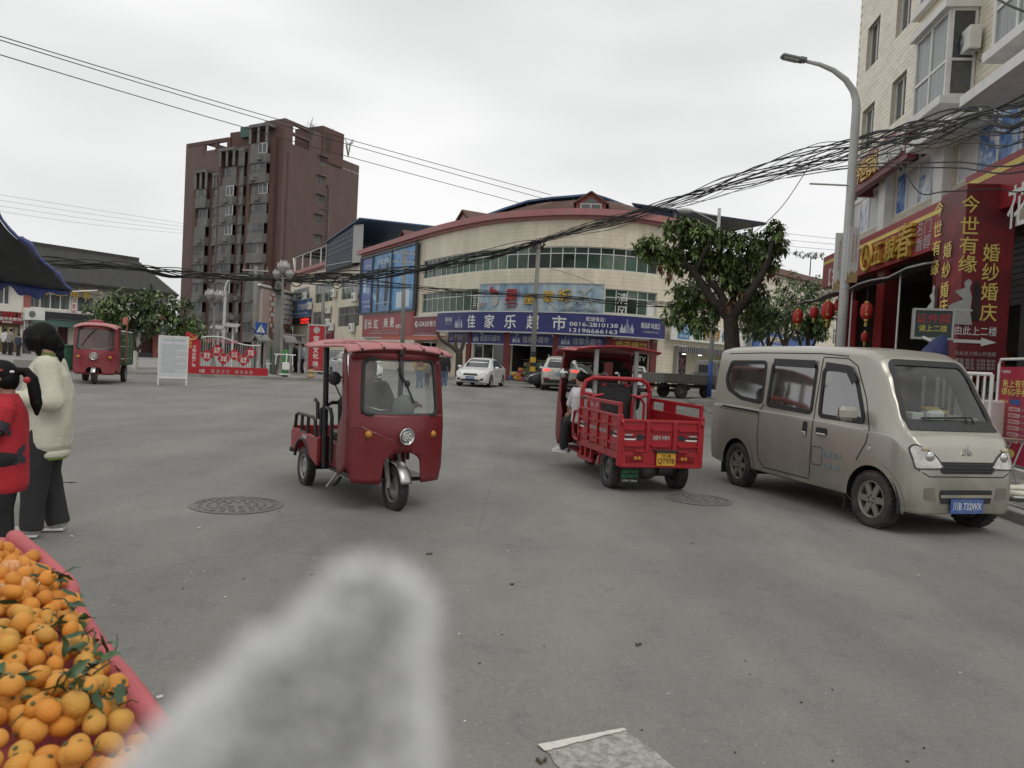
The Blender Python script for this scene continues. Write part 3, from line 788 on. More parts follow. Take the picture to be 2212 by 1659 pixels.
 # ---- apron in front of the shops
ap=MB();n=60
for i in range(n):
 a,c=26+(sB+20-26)*i/n,26+(sB+20-26)*(i+1)/n
 ap.quad(FAC.at(a,.07,2.4),FAC.at(c,.07,2.4),FAC.at(c,.07,0),FAC.at(a,.07,0))
 ap.quad(FAC.at(a,0,2.4),FAC.at(c,0,2.4),FAC.at(c,.07,2.4),FAC.at(a,.07,2.4))
obj('shop_apron',ap,APRON,kind='structure')
# ---- signs
def sign(label,px0,px1,z0,z1,off,m,cat='signboard',pyc=690,frame_m=None,th=.12,path=FAC,name='signboard'):
 s0,s1=path.hit(px0,pyc,off=off)[0],path.hit(px1,pyc,off=off)[0]
 t=thing(name,label,cat,path.at((s0+s1)/2,z0,off))
 board(t,path,s0,s1,z0,z1,off,th,m,'panel')
 for za in(z1,z0-.06):obj('edge_trim',band(MB(),path,s0,s1,za,za+.06,off-th,off+.03),frame_m or ALU,t)
 return t,s0,s1
BOT=mat('printed_bottle_silver',(0.45,0.47,0.52),0.4,var=0.25,scale=9)
BOTB=mat('printed_bottle_blue',(0.22,0.25,0.36),0.4,var=0.25,scale=9)
def bottles(t,fr,h):
 for i,(x,w,hh)in enumerate(((-.42,.3,.62),(0.0,.36,1.0),(.4,.3,.66),(-.2,.26,.5),(.24,.26,.45))):
  q=[(-w/2,0),(w/2,0),(w/2,hh*.55),(w*.16,hh*.72),(w*.16,hh),(-w*.16,hh),(-w*.16,hh*.72),(-w/2,hh*.55)]
  f2=fr@M.Translation((x*h,-h/2,.004+.002*i));mb=MB();mb.add([f2@V((a*h,b*h,0))for a,b in q],[tuple(range(8))])
  obj('printed_bottle',mb,(BOT,BOTB,BOT,BOT,BOTB)[i],t)
t,s0,s1=sign('long navy supermarket signboard with large white lettering across the curved front',944.5,1438,3.29,4.55,.8,NAVY)
def at_px(px,z,off=.8,pyc=695):return FAC.fr(FAC.hit(px,pyc,off=off)[0],z,off)
for ch,px in zip('佳家乐超市',(1018,1057,1102,1151,1208)):text(ch,t,LETW,at_px(px,3.93),h=.90,w=.92,bold=.032)
text('配送电话：',t,LETW,at_px(1287,4.24),h=.27,bold=.02)
text('0816-2810138',t,LETW,at_px(1283,3.89),h=.25,w=3.0,bold=.015)
text('13198666163',t,LETW,at_px(1283,3.50),h=.25,w=2.95,bold=.015)
text('顺品郎 味道正',t,LETW,at_px(969,4.08),h=.32,w=.95,bold=.02)
text('一浓酱兼香型白酒一',t,LETGREY,at_px(968,3.78),h=.11,bold=.01)
bottles(t,at_px(991,3.92),.85);bottles(t,at_px(1355,3.92),.85)
text('顺品郎 味道正',t,LETW,at_px(1406,4.05),h=.36,w=1.5,bold=.02)
text('一浓酱兼香型白酒一',t,LETGREY,at_px(1407,3.66),h=.15,bold=.01)
mb=MB()
for px in(950,1030,1110,1190,1270,1350,1430):
 s_=FAC.hit(px,700,off=.8)[0];mb.bar(FAC.at(s_,3.27,.7),FAC.at(s_,3.0,0),.05,.05);mb.bar(FAC.at(s_,4.5,.66),FAC.at(s_,4.5,0),.05,.05)
obj('sign_bracket',mb,ALU,t)
for px0,px1,lb in((968,1012,'small navy sign with grey lettering half behind the bare-trunked street tree'),(1019,1088,'small navy sign above the supermarket shop window'),(1102,1194,'small navy sign above the supermarket door behind the utility pole'),(1207,1308,'small navy sign above the supermarket bay behind the silver SUV')):
 t,s0,s1=sign(lb,px0,px1,2.48,3.2,.14,NAVY,pyc=732,th=.1)
 text('佳家乐超市',t,LETGREY,FAC.fr(s0+(s1-s0)*.62,2.84,.14),w=(s1-s0)*.62,h=.42,bold=.02)
 bottles(t,FAC.fr(s0+(s1-s0)*.15,2.86,.14),.5)
t,s0,s1=sign('red fireworks shop sign with yellow-green lettering above a dark doorway',1322,1402,2.42,3.12,.14,mat('red_fireworks_sheet',(.33,.03,.03),.5,var=.3,scale=3),pyc=738,th=.1)
text('烟花爆竹',t,mat('lime_lettering',(.50,.46,.08),.5,var=.2),FAC.fr((s0+s1)/2,2.78,.14),w=(s1-s0)*.86,h=.46,bold=.03)
text('KTV',SM,LETGREY,FAC.fr(F(1385,775)[0],1.95,-.12),h=.34,bold=.02)
def weathered_blue():
 m=bpy.data.materials.new('weathered_sign');m.use_nodes=True;n=m.node_tree;b=n.nodes['Principled BSDF'];b.inputs['Roughness'].default_value=.55
 t=n.nodes.new('ShaderNodeTexCoord');mp_=n.nodes.new('ShaderNodeMapping');mp_.inputs['Scale'].default_value=(1,1,.35);n.links.new(t.outputs['Object'],mp_.inputs[0])
 z=n.nodes.new('ShaderNodeTexNoise');z.inputs['Scale'].default_value=1.1;z.inputs['Detail'].default_value=9;z.inputs['Roughness'].default_value=.7;n.links.new(mp_.outputs[0],z.inputs['Vector'])
 r=n.nodes.new('ShaderNodeValToRGB');e=r.color_ramp.elements;e[0].position=.35;e[0].color=(.10,.22,.36,1);e[1].position=.66;e[1].color=(.52,.60,.62,1)
 n.links.new(z.outputs[0],r.inputs[0]);n.links.new(r.outputs[0],b.inputs['Base Color']);return m
t,s0,s1=sign('weathered blue and white karaoke sign with raised red and gold lettering',1035,1304,4.66,6.42,.35,weathered_blue(),pyc=648,th=.25,frame_m=STEEL)
def kt(px,z):return FAC.fr(FAC.hit(px,648,off=.35)[0],z,.35)
for ch,px,m_,h_,w_,z_ in(('星',1105,LETRED,1.05,.95,5.55),('座',1143,LETGOLD,.72,.72,5.45),('歌',1185,LETGOLD,.75,.72,5.6),('城',1219,LETGOLD,.85,.82,5.68)):
 text(ch,t,m_,kt(px,z_),h=h_,w=w_,bold=.04,depth=.10)
text('KTV',t,LETGREY,kt(1264,5.42),h=.48,w=1.3,bold=.03,depth=.08)
text('电话2810588',t,LETGREY,kt(1252,4.9),h=.26,w=2.3,bold=.015,depth=.05)
text('酒吧',t,LETGREY,kt(1043,5.05),h=.38,w=.75,bold=.02,depth=.06)
fr=kt(1070,5.35)
mb=MB();mb.lathe([(0,0),(.36,0),(.36,.08),(0,.08)],24);mb.v=[fr@V((p.x*.85,p.y*1.1,p.z+.01))for p in mb.v];obj('disc',mb,LETGREY,t)
mb=MB().prism([(-.5,.7),(-.35,.45),(-.1,.4),(.15,.45),(.3,.38),(.25,.6),(.1,.55),(-.05,.75),(-.2,.62),(-.4,.95)],fr,.01,.1);obj('flame',mb,LETRED,t)
mb=MB().prism([(-.45,0),(-.2,.1),(0,-.12),(.2,.15),(.5,.2),(.2,-.05),(0,-.3),(-.2,-.06)],kt(1262,6.02),.01,.06);obj('bird',mb,LETGREY,t)
text('二',t,LETRED,kt(1105,5.02),h=.3,w=.7,bold=.05,depth=.08)
t,s0,s1=sign('dark maroon appliance shop sign with white lettering next to the navy signboard',893,944,3.0,4.4,.25,MAROON,pyc=705)
text('GREE',t,LETW,FAC.fr(s0+(s1-s0)*.47,3.85,.25),h=.36,w=(s1-s0)*.46,bold=.02,slant=.15)
text('格力',t,LETW,FAC.fr(s0+(s1-s0)*.83,3.87,.25),h=.46,w=(s1-s0)*.24,bold=.03)
mb=MB();fr=FAC.fr(s0+(s1-s0)*.13,3.84,.256);mb.add([fr@V((.30*math.cos(k*.3927),.26*math.sin(k*.3927),0))for k in range(16)],[tuple(range(16))]);obj('emblem',mb,LETW,t)
mb=MB().add([fr@V(p)for p in((-.05,.15,.004),(.25,.1,.004),(.25,0,.004),(.05,.02,.004),(0,-.25,.004),(-.12,-.25,.004))],[(0,1,2,3,4,5)]);obj('emblem',mb,MAROON,t)
text('专卖店 服务电话 028 2810138',t,LETGREY,FAC.fr((s0+s1)/2,3.12,.25),h=.13,w=(s1-s0)*.8)
t,s0,s1=sign('bright red appliance shop sign with white lettering under the blue billboard',783,892.5,2.85,4.88,.25,SIGNRED,pyc=700)
L=s1-s0
for ch,u in zip('长虹',(.17,.30)):text(ch,t,LETW,FAC.fr(s0+L*u,4.05,.25),h=.85,w=L*.09,bold=.03)
for ch,u in zip('美菱',(.50,.62)):text(ch,t,LETW,FAC.fr(s0+L*u,4.1,.25),h=.85,w=L*.085,bold=.03)
text('智慧生活馆',t,LETW,FAC.fr(s0+L*.78,3.75,.25),h=.34,w=L*.18,bold=.02)
text('长虹美菱电器乡镇直营体验店',t,LETGREY,FAC.fr(s0+L*.45,3.2,.25),h=.16,w=L*.6,bold=.01)
mb=MB().add([FAC.at(s0+L*.05,3.6,.256),FAC.at(s0+L*.11,3.6,.256),FAC.at(s0+L*.11,4.5,.256),FAC.at(s0+L*.05,4.5,.256)],[(0,1,2,3)]);obj('emblem',mb,LETGREY,t)
mb=MB()
for a,c in(((.36,3.5),(.41,4.4)),((.41,4.4),(.46,3.5)),((.20,3.42),(.74,3.42)),((.93,2.9),(.985,4.8))):mb.bar(FAC.at(s0+L*a[0],a[1],.26),FAC.at(s0+L*c[0],c[1],.26),.03,.04,up=FAC.nor(s0))
obj('line',mb,LETGREY,t)
# awning under them
t=thing('awning','rust-red awning with a pale scalloped valance over the appliance shop','awning',FAC.at(F(915,740)[0],2.4))
sa,sb=F(846,740)[0],F(978,730)[0]
mb=MB();n=24
for i in range(n):
 a,c=sa+(sb-sa)*i/n,sa+(sb-sa)*(i+1)/n;mb.quad(FAC.at(a,2.55,1.7),FAC.at(c,2.55,1.7),FAC.at(c,2.95,.28),FAC.at(a,2.95,.28))
obj('cover',mb,mat('rust_awning',(.33,.09,.055),.7,var=.15,scale=1),t,solid=.02)
mb=MB();n=70;sb2=F(940,740)[0]
for i in range(n):
 a,c=sa+(sb2-sa)*i/n,sa+(sb2-sa)*(i+1)/n;z=2.18-.05*(i%2)
 mb.quad(FAC.at(a,2.18-.06*(i%2),1.72),FAC.at(c,2.18-.06*((i+1)%2),1.72),FAC.at(c,2.54,1.7),FAC.at(a,2.54,1.7))
obj('valance',mb,mat('cream_valance',(.62,.58,.50),.7,var=.1),t,solid=.01)
mb=MB()
for px in(850,942,975):s_=F(px,740)[0];mb.bar(FAC.at(s_,2.5,1.65),FAC.at(s_,.05,1.65),.05,.05)
obj('post',mb,STEEL,t)
# three-panel blue billboard
t=thing('billboard','tall blue three-panel advertising billboard on the cream building','billboard',FAC.at(F(845,600)[0],5,.35))
sL,sR=F(786,620)[0],F(904.5,610)[0]
def advert(name,c1,c2,c3,sc_):
 m=bpy.data.materials.new(name);m.use_nodes=True;n=m.node_tree;b=n.nodes['Principled BSDF'];b.inputs['Roughness'].default_value=.35
 tcn=n.nodes.new('ShaderNodeTexCoord');z=n.nodes.new('ShaderNodeTexNoise');z.inputs['Scale'].default_value=sc_;z.inputs['Detail'].default_value=4;z.inputs['Distortion'].default_value=1.2
 n.links.new(tcn.outputs['Object'],z.inputs['Vector']);r=n.nodes.new('ShaderNodeValToRGB');e=r.color_ramp.elements
 e[0].position=.36;e[0].color=(*c1,1);e[1].position=.70;e[1].color=(*c3,1);k=e.new(.54);k.color=(*c2,1)
 n.links.new(z.outputs[0],r.inputs[0]);n.links.new(r.outputs[0],b.inputs['Base Color']);return m
ads=[advert('blue_advert_a',(.02,.07,.27),(.03,.10,.34),(.06,.17,.42),.35),advert('blue_advert_b',(.03,.10,.26),(.08,.27,.50),(.42,.62,.74),.45),advert('blue_advert_c',(.02,.16,.42),(.05,.28,.56),(.25,.50,.66),.4)]
cuts=[0,.25,.61,1.0]
for k in range(3):
 a,c=sL+(sR-sL)*cuts[k]+.12,sL+(sR-sL)*cuts[k+1]-.12;board(t,FAC,a,c,5.05,10.2,.3,.06,ads[k],'panel')
fm=MB();FRD=mat('billboard_frame',(.07,.075,.08),.5,metal=.4,var=.15)
for k in range(4):s_=sL+(sR-sL)*cuts[k];fm.bar(FAC.at(s_,4.92,.3),FAC.at(s_,10.42,.3),.24,.24)
band(fm,FAC,sL,sR,4.92,5.1,.18,.42);band(fm,FAC,sL,sR,10.2,10.4,.18,.42);obj('frame',fm,FRD,t)
PALE=mat('pale_print',(.55,.66,.74),.4,var=.15);PALEB=mat('pale_blue_print',(.24,.42,.58),.4,var=.2)
def pr(u0,u1,z0,z1,m_,tx=None):
 a,c=sL+(sR-sL)*u0,sL+(sR-sL)*u1
 if tx:return text(tx,t,m_,FAC.fr((a+c)/2,(z0+z1)/2,.3),w=c-a,h=z1-z0,bold=.02,proud=.008)
 mb=MB();band(mb,FAC,a,c,z0,z1,.301,.307);obj('print',mb,m_,t)
pr(.08,.2,9.35,9.6,PALE,'懂你的家 会节能');pr(.06,.11,7.0,8.3,PALE);pr(.12,.19,6.9,7.5,PALEB);pr(.05,.2,6.0,6.25,PALE,'更冰更好看');pr(.08,.22,5.55,5.8,PALE,'智慧节能');pr(.05,.2,5.2,5.35,PALEB,'长虹空调 手机服务 028')
pr(.33,.55,9.3,9.75,PALE,'长虹空调');pr(.30,.58,5.8,5.95,PALE,'静音 省电 智能 节能 耐用');pr(.70,.80,5.3,6.6,PALE);pr(.81,.92,5.3,6.75,PALE)
for u,zz,w_ in((.36,7.2,.05),(.52,7.6,.06)):
 mb=MB();c=sL+(sR-sL)*u;fr=FAC.fr(c,zz,.302);mb.add([fr@V((x*(sR-sL)*w_,y,.004))for x,y in((-.6,-1.9),(.2,-2.1),(.7,-.6),(.35,.9),(.7,2.2),(.1,2.4),(-.5,1.0))],[tuple(range(7))]);obj('print',mb,mat('dark_figure_print',(.035,.05,.08),.5,var=.3),t)
 # ---- left wing: signs and boxes on the wall
t,s0,s1=sign('blue training centre sign above the red moving-letter display',621,670,5.35,7.45,.2,mat('mid_blue_sheet',(.07,.15,.32),.5,var=.15,scale=1),pyc=668)
text('艺术培训中心',t,LETW,FAC.fr(s0+(s1-s0)*.72,6.55,.2),w=(s1-s0)*.5,h=.8,bold=.03)
text('舞蹈 美术 书法 电话 13881158138',t,LETW,FAC.fr(s0+(s1-s0)*.55,5.75,.2),w=(s1-s0)*.7,h=.3)
mb=MB();fr=FAC.fr(s0+(s1-s0)*.28,6.6,.206);mb.add([fr@V((x,y,0))for x,y in((-1.8,-.3),(-.6,.5),(.3,.2),(1.3,.9),(.5,-.2),(-.4,-.5))],[tuple(range(6))]);obj('print',mb,LETGOLD,t)
t,s0,s1=sign('narrow display with glowing red moving letters under the blue sign',627,668,4.45,5.2,.25,BLACK,pyc=690,frame_m=FRD,name='led_display',cat='display')
LED=mat('red_led',(1.0,.03,.02),.5,var=0,emit=1.6)
text('价优惠中',t,LED,FAC.fr(s0+(s1-s0)*.78,4.95,.25),w=(s1-s0)*.42,h=.36,bold=.03);text('欢迎光临',t,LED,FAC.fr(s0+(s1-s0)*.78,4.6,.25),w=(s1-s0)*.42,h=.26,bold=.03)
mb=MB();fr=FAC.fr(s0+(s1-s0)*.08,4.8,.256);mb.add([fr@V(p)for p in((-.3,.25,0),(.3,.25,0),(0,-.3,0))],[(0,1,2)]);obj('lettering',mb,LED,t)
t,s0,s1=sign('small dark red sign with pale lettering beside the red roadside banner',699,718,2.6,4.0,.2,MAROON,pyc=715);text('齐家木业',t,LETGREY,FAC.fr((s0+s1)/2,3.4,.2),w=(s1-s0)*.85,h=.4,bold=.02)
ac=[(663,640,'air conditioner on the wall beside the barred top-floor window at the far end'),(726,634,'air conditioner between the second and third top-floor windows of the cream wing'),(771,642,'air conditioner under the top-floor window beside the blue billboard'),(624,650,'air conditioner at the far end of the cream wing above the white tiled block'),(673,661,'air conditioner at the upper corner of the blue training centre sign'),(714,669,'air conditioner above the dark barred window of the cream wing'),(712,697,'air conditioner at the foot of the dark barred window behind the red banner'),(720,706,'air conditioner just right of the small dark red sign'),(765,708,'air conditioner low on the wall left of the bright red shop sign')]
for px,py,lb in ac:
 s_,z_=F(px,py);ac_unit(FAC.fr(s_,z_,0.02),lb,w=1.25 if px<700 else 1.15,h=.85)
 # roof terrace: white frame with a dark cover, and a blue-walled box
t=thing('roof_terrace_cover','white-framed dark awning over the roof terrace of the cream wing','awning',FAC.at(F(690,560)[0],11))
mb=MB();sa,sb=F(630,588)[0],F(720,560)[0]
for s_ in(sa+1,sa+5,sa+9,sb-6,sb):mb.bar(FAC.at(s_,11,-.2),FAC.at(s_,13.2,-.2),.14,.14);mb.bar(FAC.at(s_,13.2,-.2),FAC.at(s_,13.2,-5),.12,.12)
mb.bar(FAC.at(sa+1,13.2,-.2),FAC.at(sb,13.2,-.2),.14,.14)
mb.tube([FAC.at(sa+1-1.2*math.sin(k/8*1.57),11.2+2.0*math.sin(k/8*1.57),-.2)+(FAC.at(sa+1,0)-FAC.at(sa+1,0))for k in range(9)],.08,6)
obj('frame',mb,WHITE,t)
mb=MB().quad(FAC.at(sa+1,13.28,0),FAC.at(sb,13.28,0),FAC.at(sb,13.5,-6),FAC.at(sa+1,13.5,-6));obj('cover',mb,DARKSHEET,t,solid=.05)
t=thing('roof_box','dark blue sheet-metal shed on the roof edge left of the blue billboard','shed',FAC.at(F(750,540)[0],11))
sa,sb=F(720,555)[0],F(784,540)[0]
mb=MB();mb.quad(FAC.at(sa,9.9,.7),FAC.at(sb-1.0,9.9,.7),FAC.at(sb-1,13.7,.7),FAC.at(sa,12.9,.7));mb.quad(FAC.at(sa,9.9,.7),FAC.at(sa,9.9,-6),FAC.at(sa,12.9,-6),FAC.at(sa,12.9,.7));mb.quad(FAC.at(sa,9.9,.7),FAC.at(sb-1,9.9,.7),FAC.at(sb-1,9.9,-1),FAC.at(sa,9.9,-1))
obj('wall',mb,DARKSHEET,t,solid=.06)
mb=MB().quad(FAC.at(sa-.3,13.0,.95),FAC.at(sb+1.5,14.0,.95),FAC.at(sb+1.5,14.2,-7),FAC.at(sa-.3,13.2,-7));obj('roof',mb,BLUESHEET,t,solid=.12)
mb=MB();mb.bar(FAC.at(sa,9.9,.78),FAC.at(sa,12.9,.78),.12,.12);mb.bar(FAC.at(sa,10.5,.78),FAC.at(sb-1,10.2,.78),.08,.08)
for k in range(1,5):z=11+k*.5;mb.bar(FAC.at(sa,z,.78),FAC.at(sb-1,z+.2,.78),.03,.03)
obj('rail',mb,STEEL,t)
mb=MB().quad(FAC.at(sb-1,10,.7),FAC.at(sb+.8,10,.3),FAC.at(sb+.8,13.6,.3),FAC.at(sb-1,13.7,.7));obj('end_panel',mb,STEEL,t,solid=.05)
# white tiled block past the far end
t=thing('tiled_block','white block faced with square tiles, a red column of tiles at its edge','building',D(592,700,92))
p0,p1=D(577,700,90),D(632,700,99)
TBP=Path([(p0.x,p0.y),(p1.x,p1.y)])
obj('wall',wall_mb(TBP,-3,TBP.L,0,8.3),mat('grey_backing',(.36,.35,.33),.8,var=.1),t)
mb=MB();band(mb,TBP,-3.2,TBP.L+.1,8.3,8.55,-.3,.25);obj('coping',mb,WHITE,t)
wt=mat('white_tile_block',(.62,.61,.58),.6,var=.1);rt=mat('red_tile_block',(.40,.10,.06),.6,var=.15);st=mat('brown_stone_block',(.20,.14,.10),.8,var=.3)
for i in range(12):
 for j in range(9):
  s_=.25+i*(TBP.L-.3)/12+(.25 if j%2 else 0);z=7.75-j*.62
  m_=rt if(i<2 and j<7 and(i+j)%2==0)else(wt if j<6 else(st if(i*7+j*3)%5 else wt))
  c=TBP.at(s_,z,.06+.03*((i+j)%2));obj('tile',MB().box(c,(.52,.16,.5),rz=math.atan2(TBP.tan(0).y,TBP.tan(0).x)),m_,t)
mb=MB();band(mb,TBP,-2.6,-.2,0,8.0,-.1,.3);obj('pilaster',mb,mat('pale_pink_render',(.5,.40,.38),.7,var=.1),t)
# ================================================================== TOWER BLOCK
BRICK=tile_mat('tower_brown',(.125,.068,.057),(.115,.062,.052),(.098,.053,.045),.5,.18,mort=.01,bumpd=.002)
PANEL=mat('tower_grey_panel',(.17,.165,.155),.7,var=.18,scale=.6,dirt=(.10,.09,.085),dscale=.8,damt=.5)
BROWNP=mat('tower_brown_plain',(.112,.060,.050),.75,var=.12,scale=.3)
TC,TR,TL=D(602,600,116),D(765,600,132),D(396,600,128)
TW=thing('tower_block','tall dark brown apartment tower with stepped grey balcony bays','tower',(TC.x,TC.y,0))
RT=Path([(TC.x,TC.y),(TR.x,TR.y)]);LT=Path([(TL.x,TL.y),(TC.x,TC.y)])
rh=lambda px,py:RT.hit(px,py)
rs=RT.L
s1_=rh(684,300)[0];s2_=rh(702,300)[0]
top=36.0
rwin=[(rh(697,349)),(rh(694,391)),(rh(692,432)),(rh(688,474)),(rh(687,518)),(rh(686,565))]
holes=[(s-.75,s+.75,z-.6,z+.6)for s,z in rwin]
wl=wall_mb(RT,0,rs,0,31.6,holes,.3);obj('wall',wl,BRICK,TW)
par=wall_mb(RT,0,s2_,31.6,35.7,[(rh(632,310)[0],s1_-1.6,32.3,33.7),(rh(632,310)[0],s1_-1.6,34.1,35.2)],.5);obj('parapet',par,BRICK,TW)
obj('parapet',wall_mb(RT,s2_+.02,rs,31.62,33.0),BRICK,TW)
for s,z in rwin:
 window(TW,RT,s-.75,s+.75,z-.6,z+.6,3,[.5],PANEL,GREYGL,off=-.05,bar=.09)
 mb=MB();band(mb,RT,s-1.0,s+1.0,z+.75,z+.85,0,.55);obj('window_hood',mb,PANEL,TW)
mb=MB();sp=rh(706,500)[0];mb.tube([RT.at(sp,6,.25),RT.at(sp,27.3,.25),RT.at(sp-.5,28,.1)],.12,6)
for z in range(8,28,4):mb.bar(RT.at(sp-1.6,z,.1),RT.at(sp,z,.2),.08,.08)
obj('down_pipe',mb,PANEL,TW)
sr=rh(621,350)[0];mb=MB();band(mb,RT,sr,sr+.35,0,31,-.02,.06);obj('wall_strip',mb,BROWNP,TW)  # narrow upright strip in slightly darker brown, standing a little proud
# left, stepped side: brown backing in slabs of different height
q=lambda px:LT.hit(px,480)[0]
seg=[(396,434,34.2),(434,486,32.6),(486,530,32.4),(530,562,35.0),(562,603,35.7)]
for a,b_,h_ in seg:obj('wall',wall_mb(LT,q(a),LT.L if b_>600 else q(b_),0,h_),BRICK,TW)
mb=MB();band(mb,LT,0,q(486),33.6,34.2,-.4,0.05)
for px in(434,461,486):mb.bar(LT.at(q(px),32,-.2),LT.at(q(px),34.2,-.2),.5,.5)
mb.bar(LT.at(q(434),34,-.2),LT.at(q(440),34,-8),.5,.5);mb.bar(LT.at(q(486),31.5,-.2),LT.at(q(466),33.8,-7),.4,.4)
obj('roof_frame',mb,BROWNP,TW)
mb=MB();Q=[LT.at(0,0),RT.at(rs,0),RT.at(rs,0)+V((-19,13,0)),LT.at(0,0)+V((7,13,0))]
for a,b_ in((1,2),(2,3),(3,0)):mb.quad(Q[a],Q[b_],Q[b_]+V((0,0,31.5)),Q[a]+V((0,0,31.5)))
mb.add([p+V((0,0,31.5))for p in Q],[(0,1,2,3)]);obj('rear_volume',mb,BROWNP,TW)
for px,py,d_,w_,h_ in((691,285,127,6.0,5.5),(548,300,124,5,3.5)):
 p=D(px,py,d_);obj('roof_hut',MB().box((p.x,p.y,31.5+h_/2),(w_,5,h_),rz=-.5),BROWNP,TW)
mb=MB();p=D(538,293,121);mb.box((p.x,p.y,34.6),(2.6,1.2,1.6),rz=-.5);obj('roof_board',mb,mat('tower_green_board',(.05,.11,.10),.6),TW)
# balcony bays: (px range, top height, outward depth)
bays=[(438,461,28.6,1.6),(470,482,28.0,1.0),(492,521,31.4,1.8),(527,535,31.2,1.2),(551,586,34.4,1.5)]
rr_=random.Random(3)
for bi,(a,b_,ht,dep)in enumerate(bays):
 s0,s1=q(a),q(b_);mid=s0+(s1-s0)*.62
 nfl=int(ht//3.0)
 mb=MB();band(mb,LT,s0-.7,s0,0,ht,0,dep*.85);obj('bay_fin',mb,BROWNP,TW)
 mb=MB();band(mb,LT,s1,s1+.6,0,ht-1.5,0,dep*.5);obj('bay_fin',mb,BROWNP,TW)
 for fl in range(nfl):
  z=2.2+fl*3.0
  if z+2.9>ht:continue
  d2=dep*rr_.choice((.75,1.0,1.0))
  mb=MB();band(mb,LT,s0,s1,z,z+1.25,d2-.15,d2);band(mb,LT,s0,s1,z-.2,z,0,d2+.15);mb.bar(LT.at(s0,z+.6,0),LT.at(s0,z+.6,d2-.16),.15,1.2);mb.bar(LT.at(s1,z+.6,0),LT.at(s1,z+.6,d2-.16),.15,1.2)
  obj('balcony',mb,PANEL,TW)
  k=rr_.random()
  if k<.45 and s1-s0>2:
   window(TW,LT,s0,mid,z+1.25,z+2.8,2,[],PANEL,GREYGL+[GREYGL[1]],off=d2-.1,bar=.10)
   mb=MB();band(mb,LT,mid,s1,z+1.25,z+2.8,d2-.2,d2-.05);obj('panel',mb,PANEL,TW)
  elif k<.8:
   window(TW,LT,s0,s1,z+1.25,z+2.8,3 if s1-s0>2 else 1,[.4],PANEL,GREYGL,off=d2-.1,bar=.10)
  else:
   mb=MB();band(mb,LT,s0,s0+(s1-s0)*.45,z+1.25,z+2.8,d2-.2,d2-.05);obj('panel',mb,PANEL,TW)
   window(TW,LT,s0+(s1-s0)*.45,s1,z+1.25,z+2.8,2,[],ALU,GREYGL,off=d2-.15,bar=.10)
  if rr_.random()<.4:
   p=LT.at(s0+(s1-s0)*rr_.uniform(.2,.8),z+.5,d2+.2);obj('air_conditioner_box',MB().box(p,(.9,.5,.7),rz=-.55),PANEL,TW)
   # open frame that crowns the bay
 mb=MB();zt=nfl*3.0+1.6
 for s_ in(s0,(s0+s1)/2,s1):mb.bar(LT.at(s_,zt-2.6,dep),LT.at(s_,ht,dep),.35,.3)
 band(mb,LT,s0-.2,s1+.2,ht,ht+.45,0,dep+.2);obj('crown_frame',mb,PANEL,TW)
tw=MB()
for px,py,d_ in((706,305,118),(708,308,119),(712,312,121),(753,320,128),(672,285,118)):
 p=D(px,py,d_)
 for k in range(7):tw.tube([p+V((0,0,-1.5)),p+V((rnd.uniform(-.5,.5),0,.5)),p+V((rnd.uniform(-1,1),0,rnd.uniform(.8,2.2)))],[.06,.05,.03],4)
obj('roof_weeds',tw,mat('dry_weed',(.10,.085,.06),.9),TW,kind='stuff')
P_=RT.at(rs,0);bh=MB();bh.box((P_.x+.9,P_.y+2,12),(2.6,3,24),rz=-.45);obj('rear_wing',bh,PANEL,TW)
for z in(11,14,17,20,22.5):obj('window',MB().box((P_.x+.9-.15,P_.y+.55,z),(1.6,.3,1.3),rz=-.45),GREYGL[0],TW)
# ================================================================== CINEMA on the left
CW=mat('cream_render',(.80,.765,.69),.8,var=.10,scale=.5,dirt=(.55,.50,.43),dscale=.7,damt=.35)
CIN=Path([(D(-90,700,50).x,D(-90,700,50).y),(D(420,700,65.5).x,D(420,700,65.5).y)])
H=CIN.hit
CB=thing('cinema_hall','cream two-storey hall with dark tiled roof and gold rooftop lettering','building',CIN.at(CIN.L/2))
ce=H(362,640)[0]
ezl=H(154,618)[1]
w_=[(H(-3,640)[0],H(22,640)[0],H(22,659)[1],H(22,614)[1]),(H(65,650)[0],H(153,650)[0],H(110,668)[1],H(110,634)[1]),(H(167,650)[0],H(205,650)[0],H(180,675)[1],H(180,640)[1])]
dr=[(H(-2,740)[0],H(44,740)[0],.15,2.95),(H(124,740)[0],H(147,740)[0],.15,2.2),(H(304,750)[0],H(330,750)[0],.15,2.3)]
lw_=[(H(62,720)[0],H(82,720)[0],1.5,2.7),(H(272,735)[0],H(297,735)[0],1.1,2.6)]
obj('wall',wall_mb(CIN,-2,ce,0,5.6,w_+dr+lw_,.2),CW,CB)
rp=CIN.at(ce,0);rq=CIN.at(ce,0,-9);mb=MB();mb.add([rp,rq,rq+V((0,0,5.6)),(rp+rq)/2+V((0,0,8.0)),rp+V((0,0,5.6))],[(0,1,2,3,4)]);obj('gable',mb,CW,CB)
GREYTILE=mat('grey_roof_tile',(.058,.057,.052),.8,var=.3,scale=3,bump=.5,bscale=6)
mb=MB();mb.quad(CIN.at(-3,5.25,.75),CIN.at(ce+.5,5.25,.75),CIN.at(ce+.3,8.1,-4.5),CIN.at(-3,8.1,-4.5));mb.quad(CIN.at(-3,8.1,-4.5),CIN.at(ce+.3,8.1,-4.5),CIN.at(ce+.5,5.25,-10),CIN.at(-3,5.25,-10))
CR=obj('roof',mb,GREYTILE,CB,solid=.15)
mb=MB();n=130
for i in range(n):s_=-3+(ce+3.3)*i/n;mb.bar(CIN.at(s_,5.36,.75),CIN.at(s_,8.2,-4.5),.10,.08)
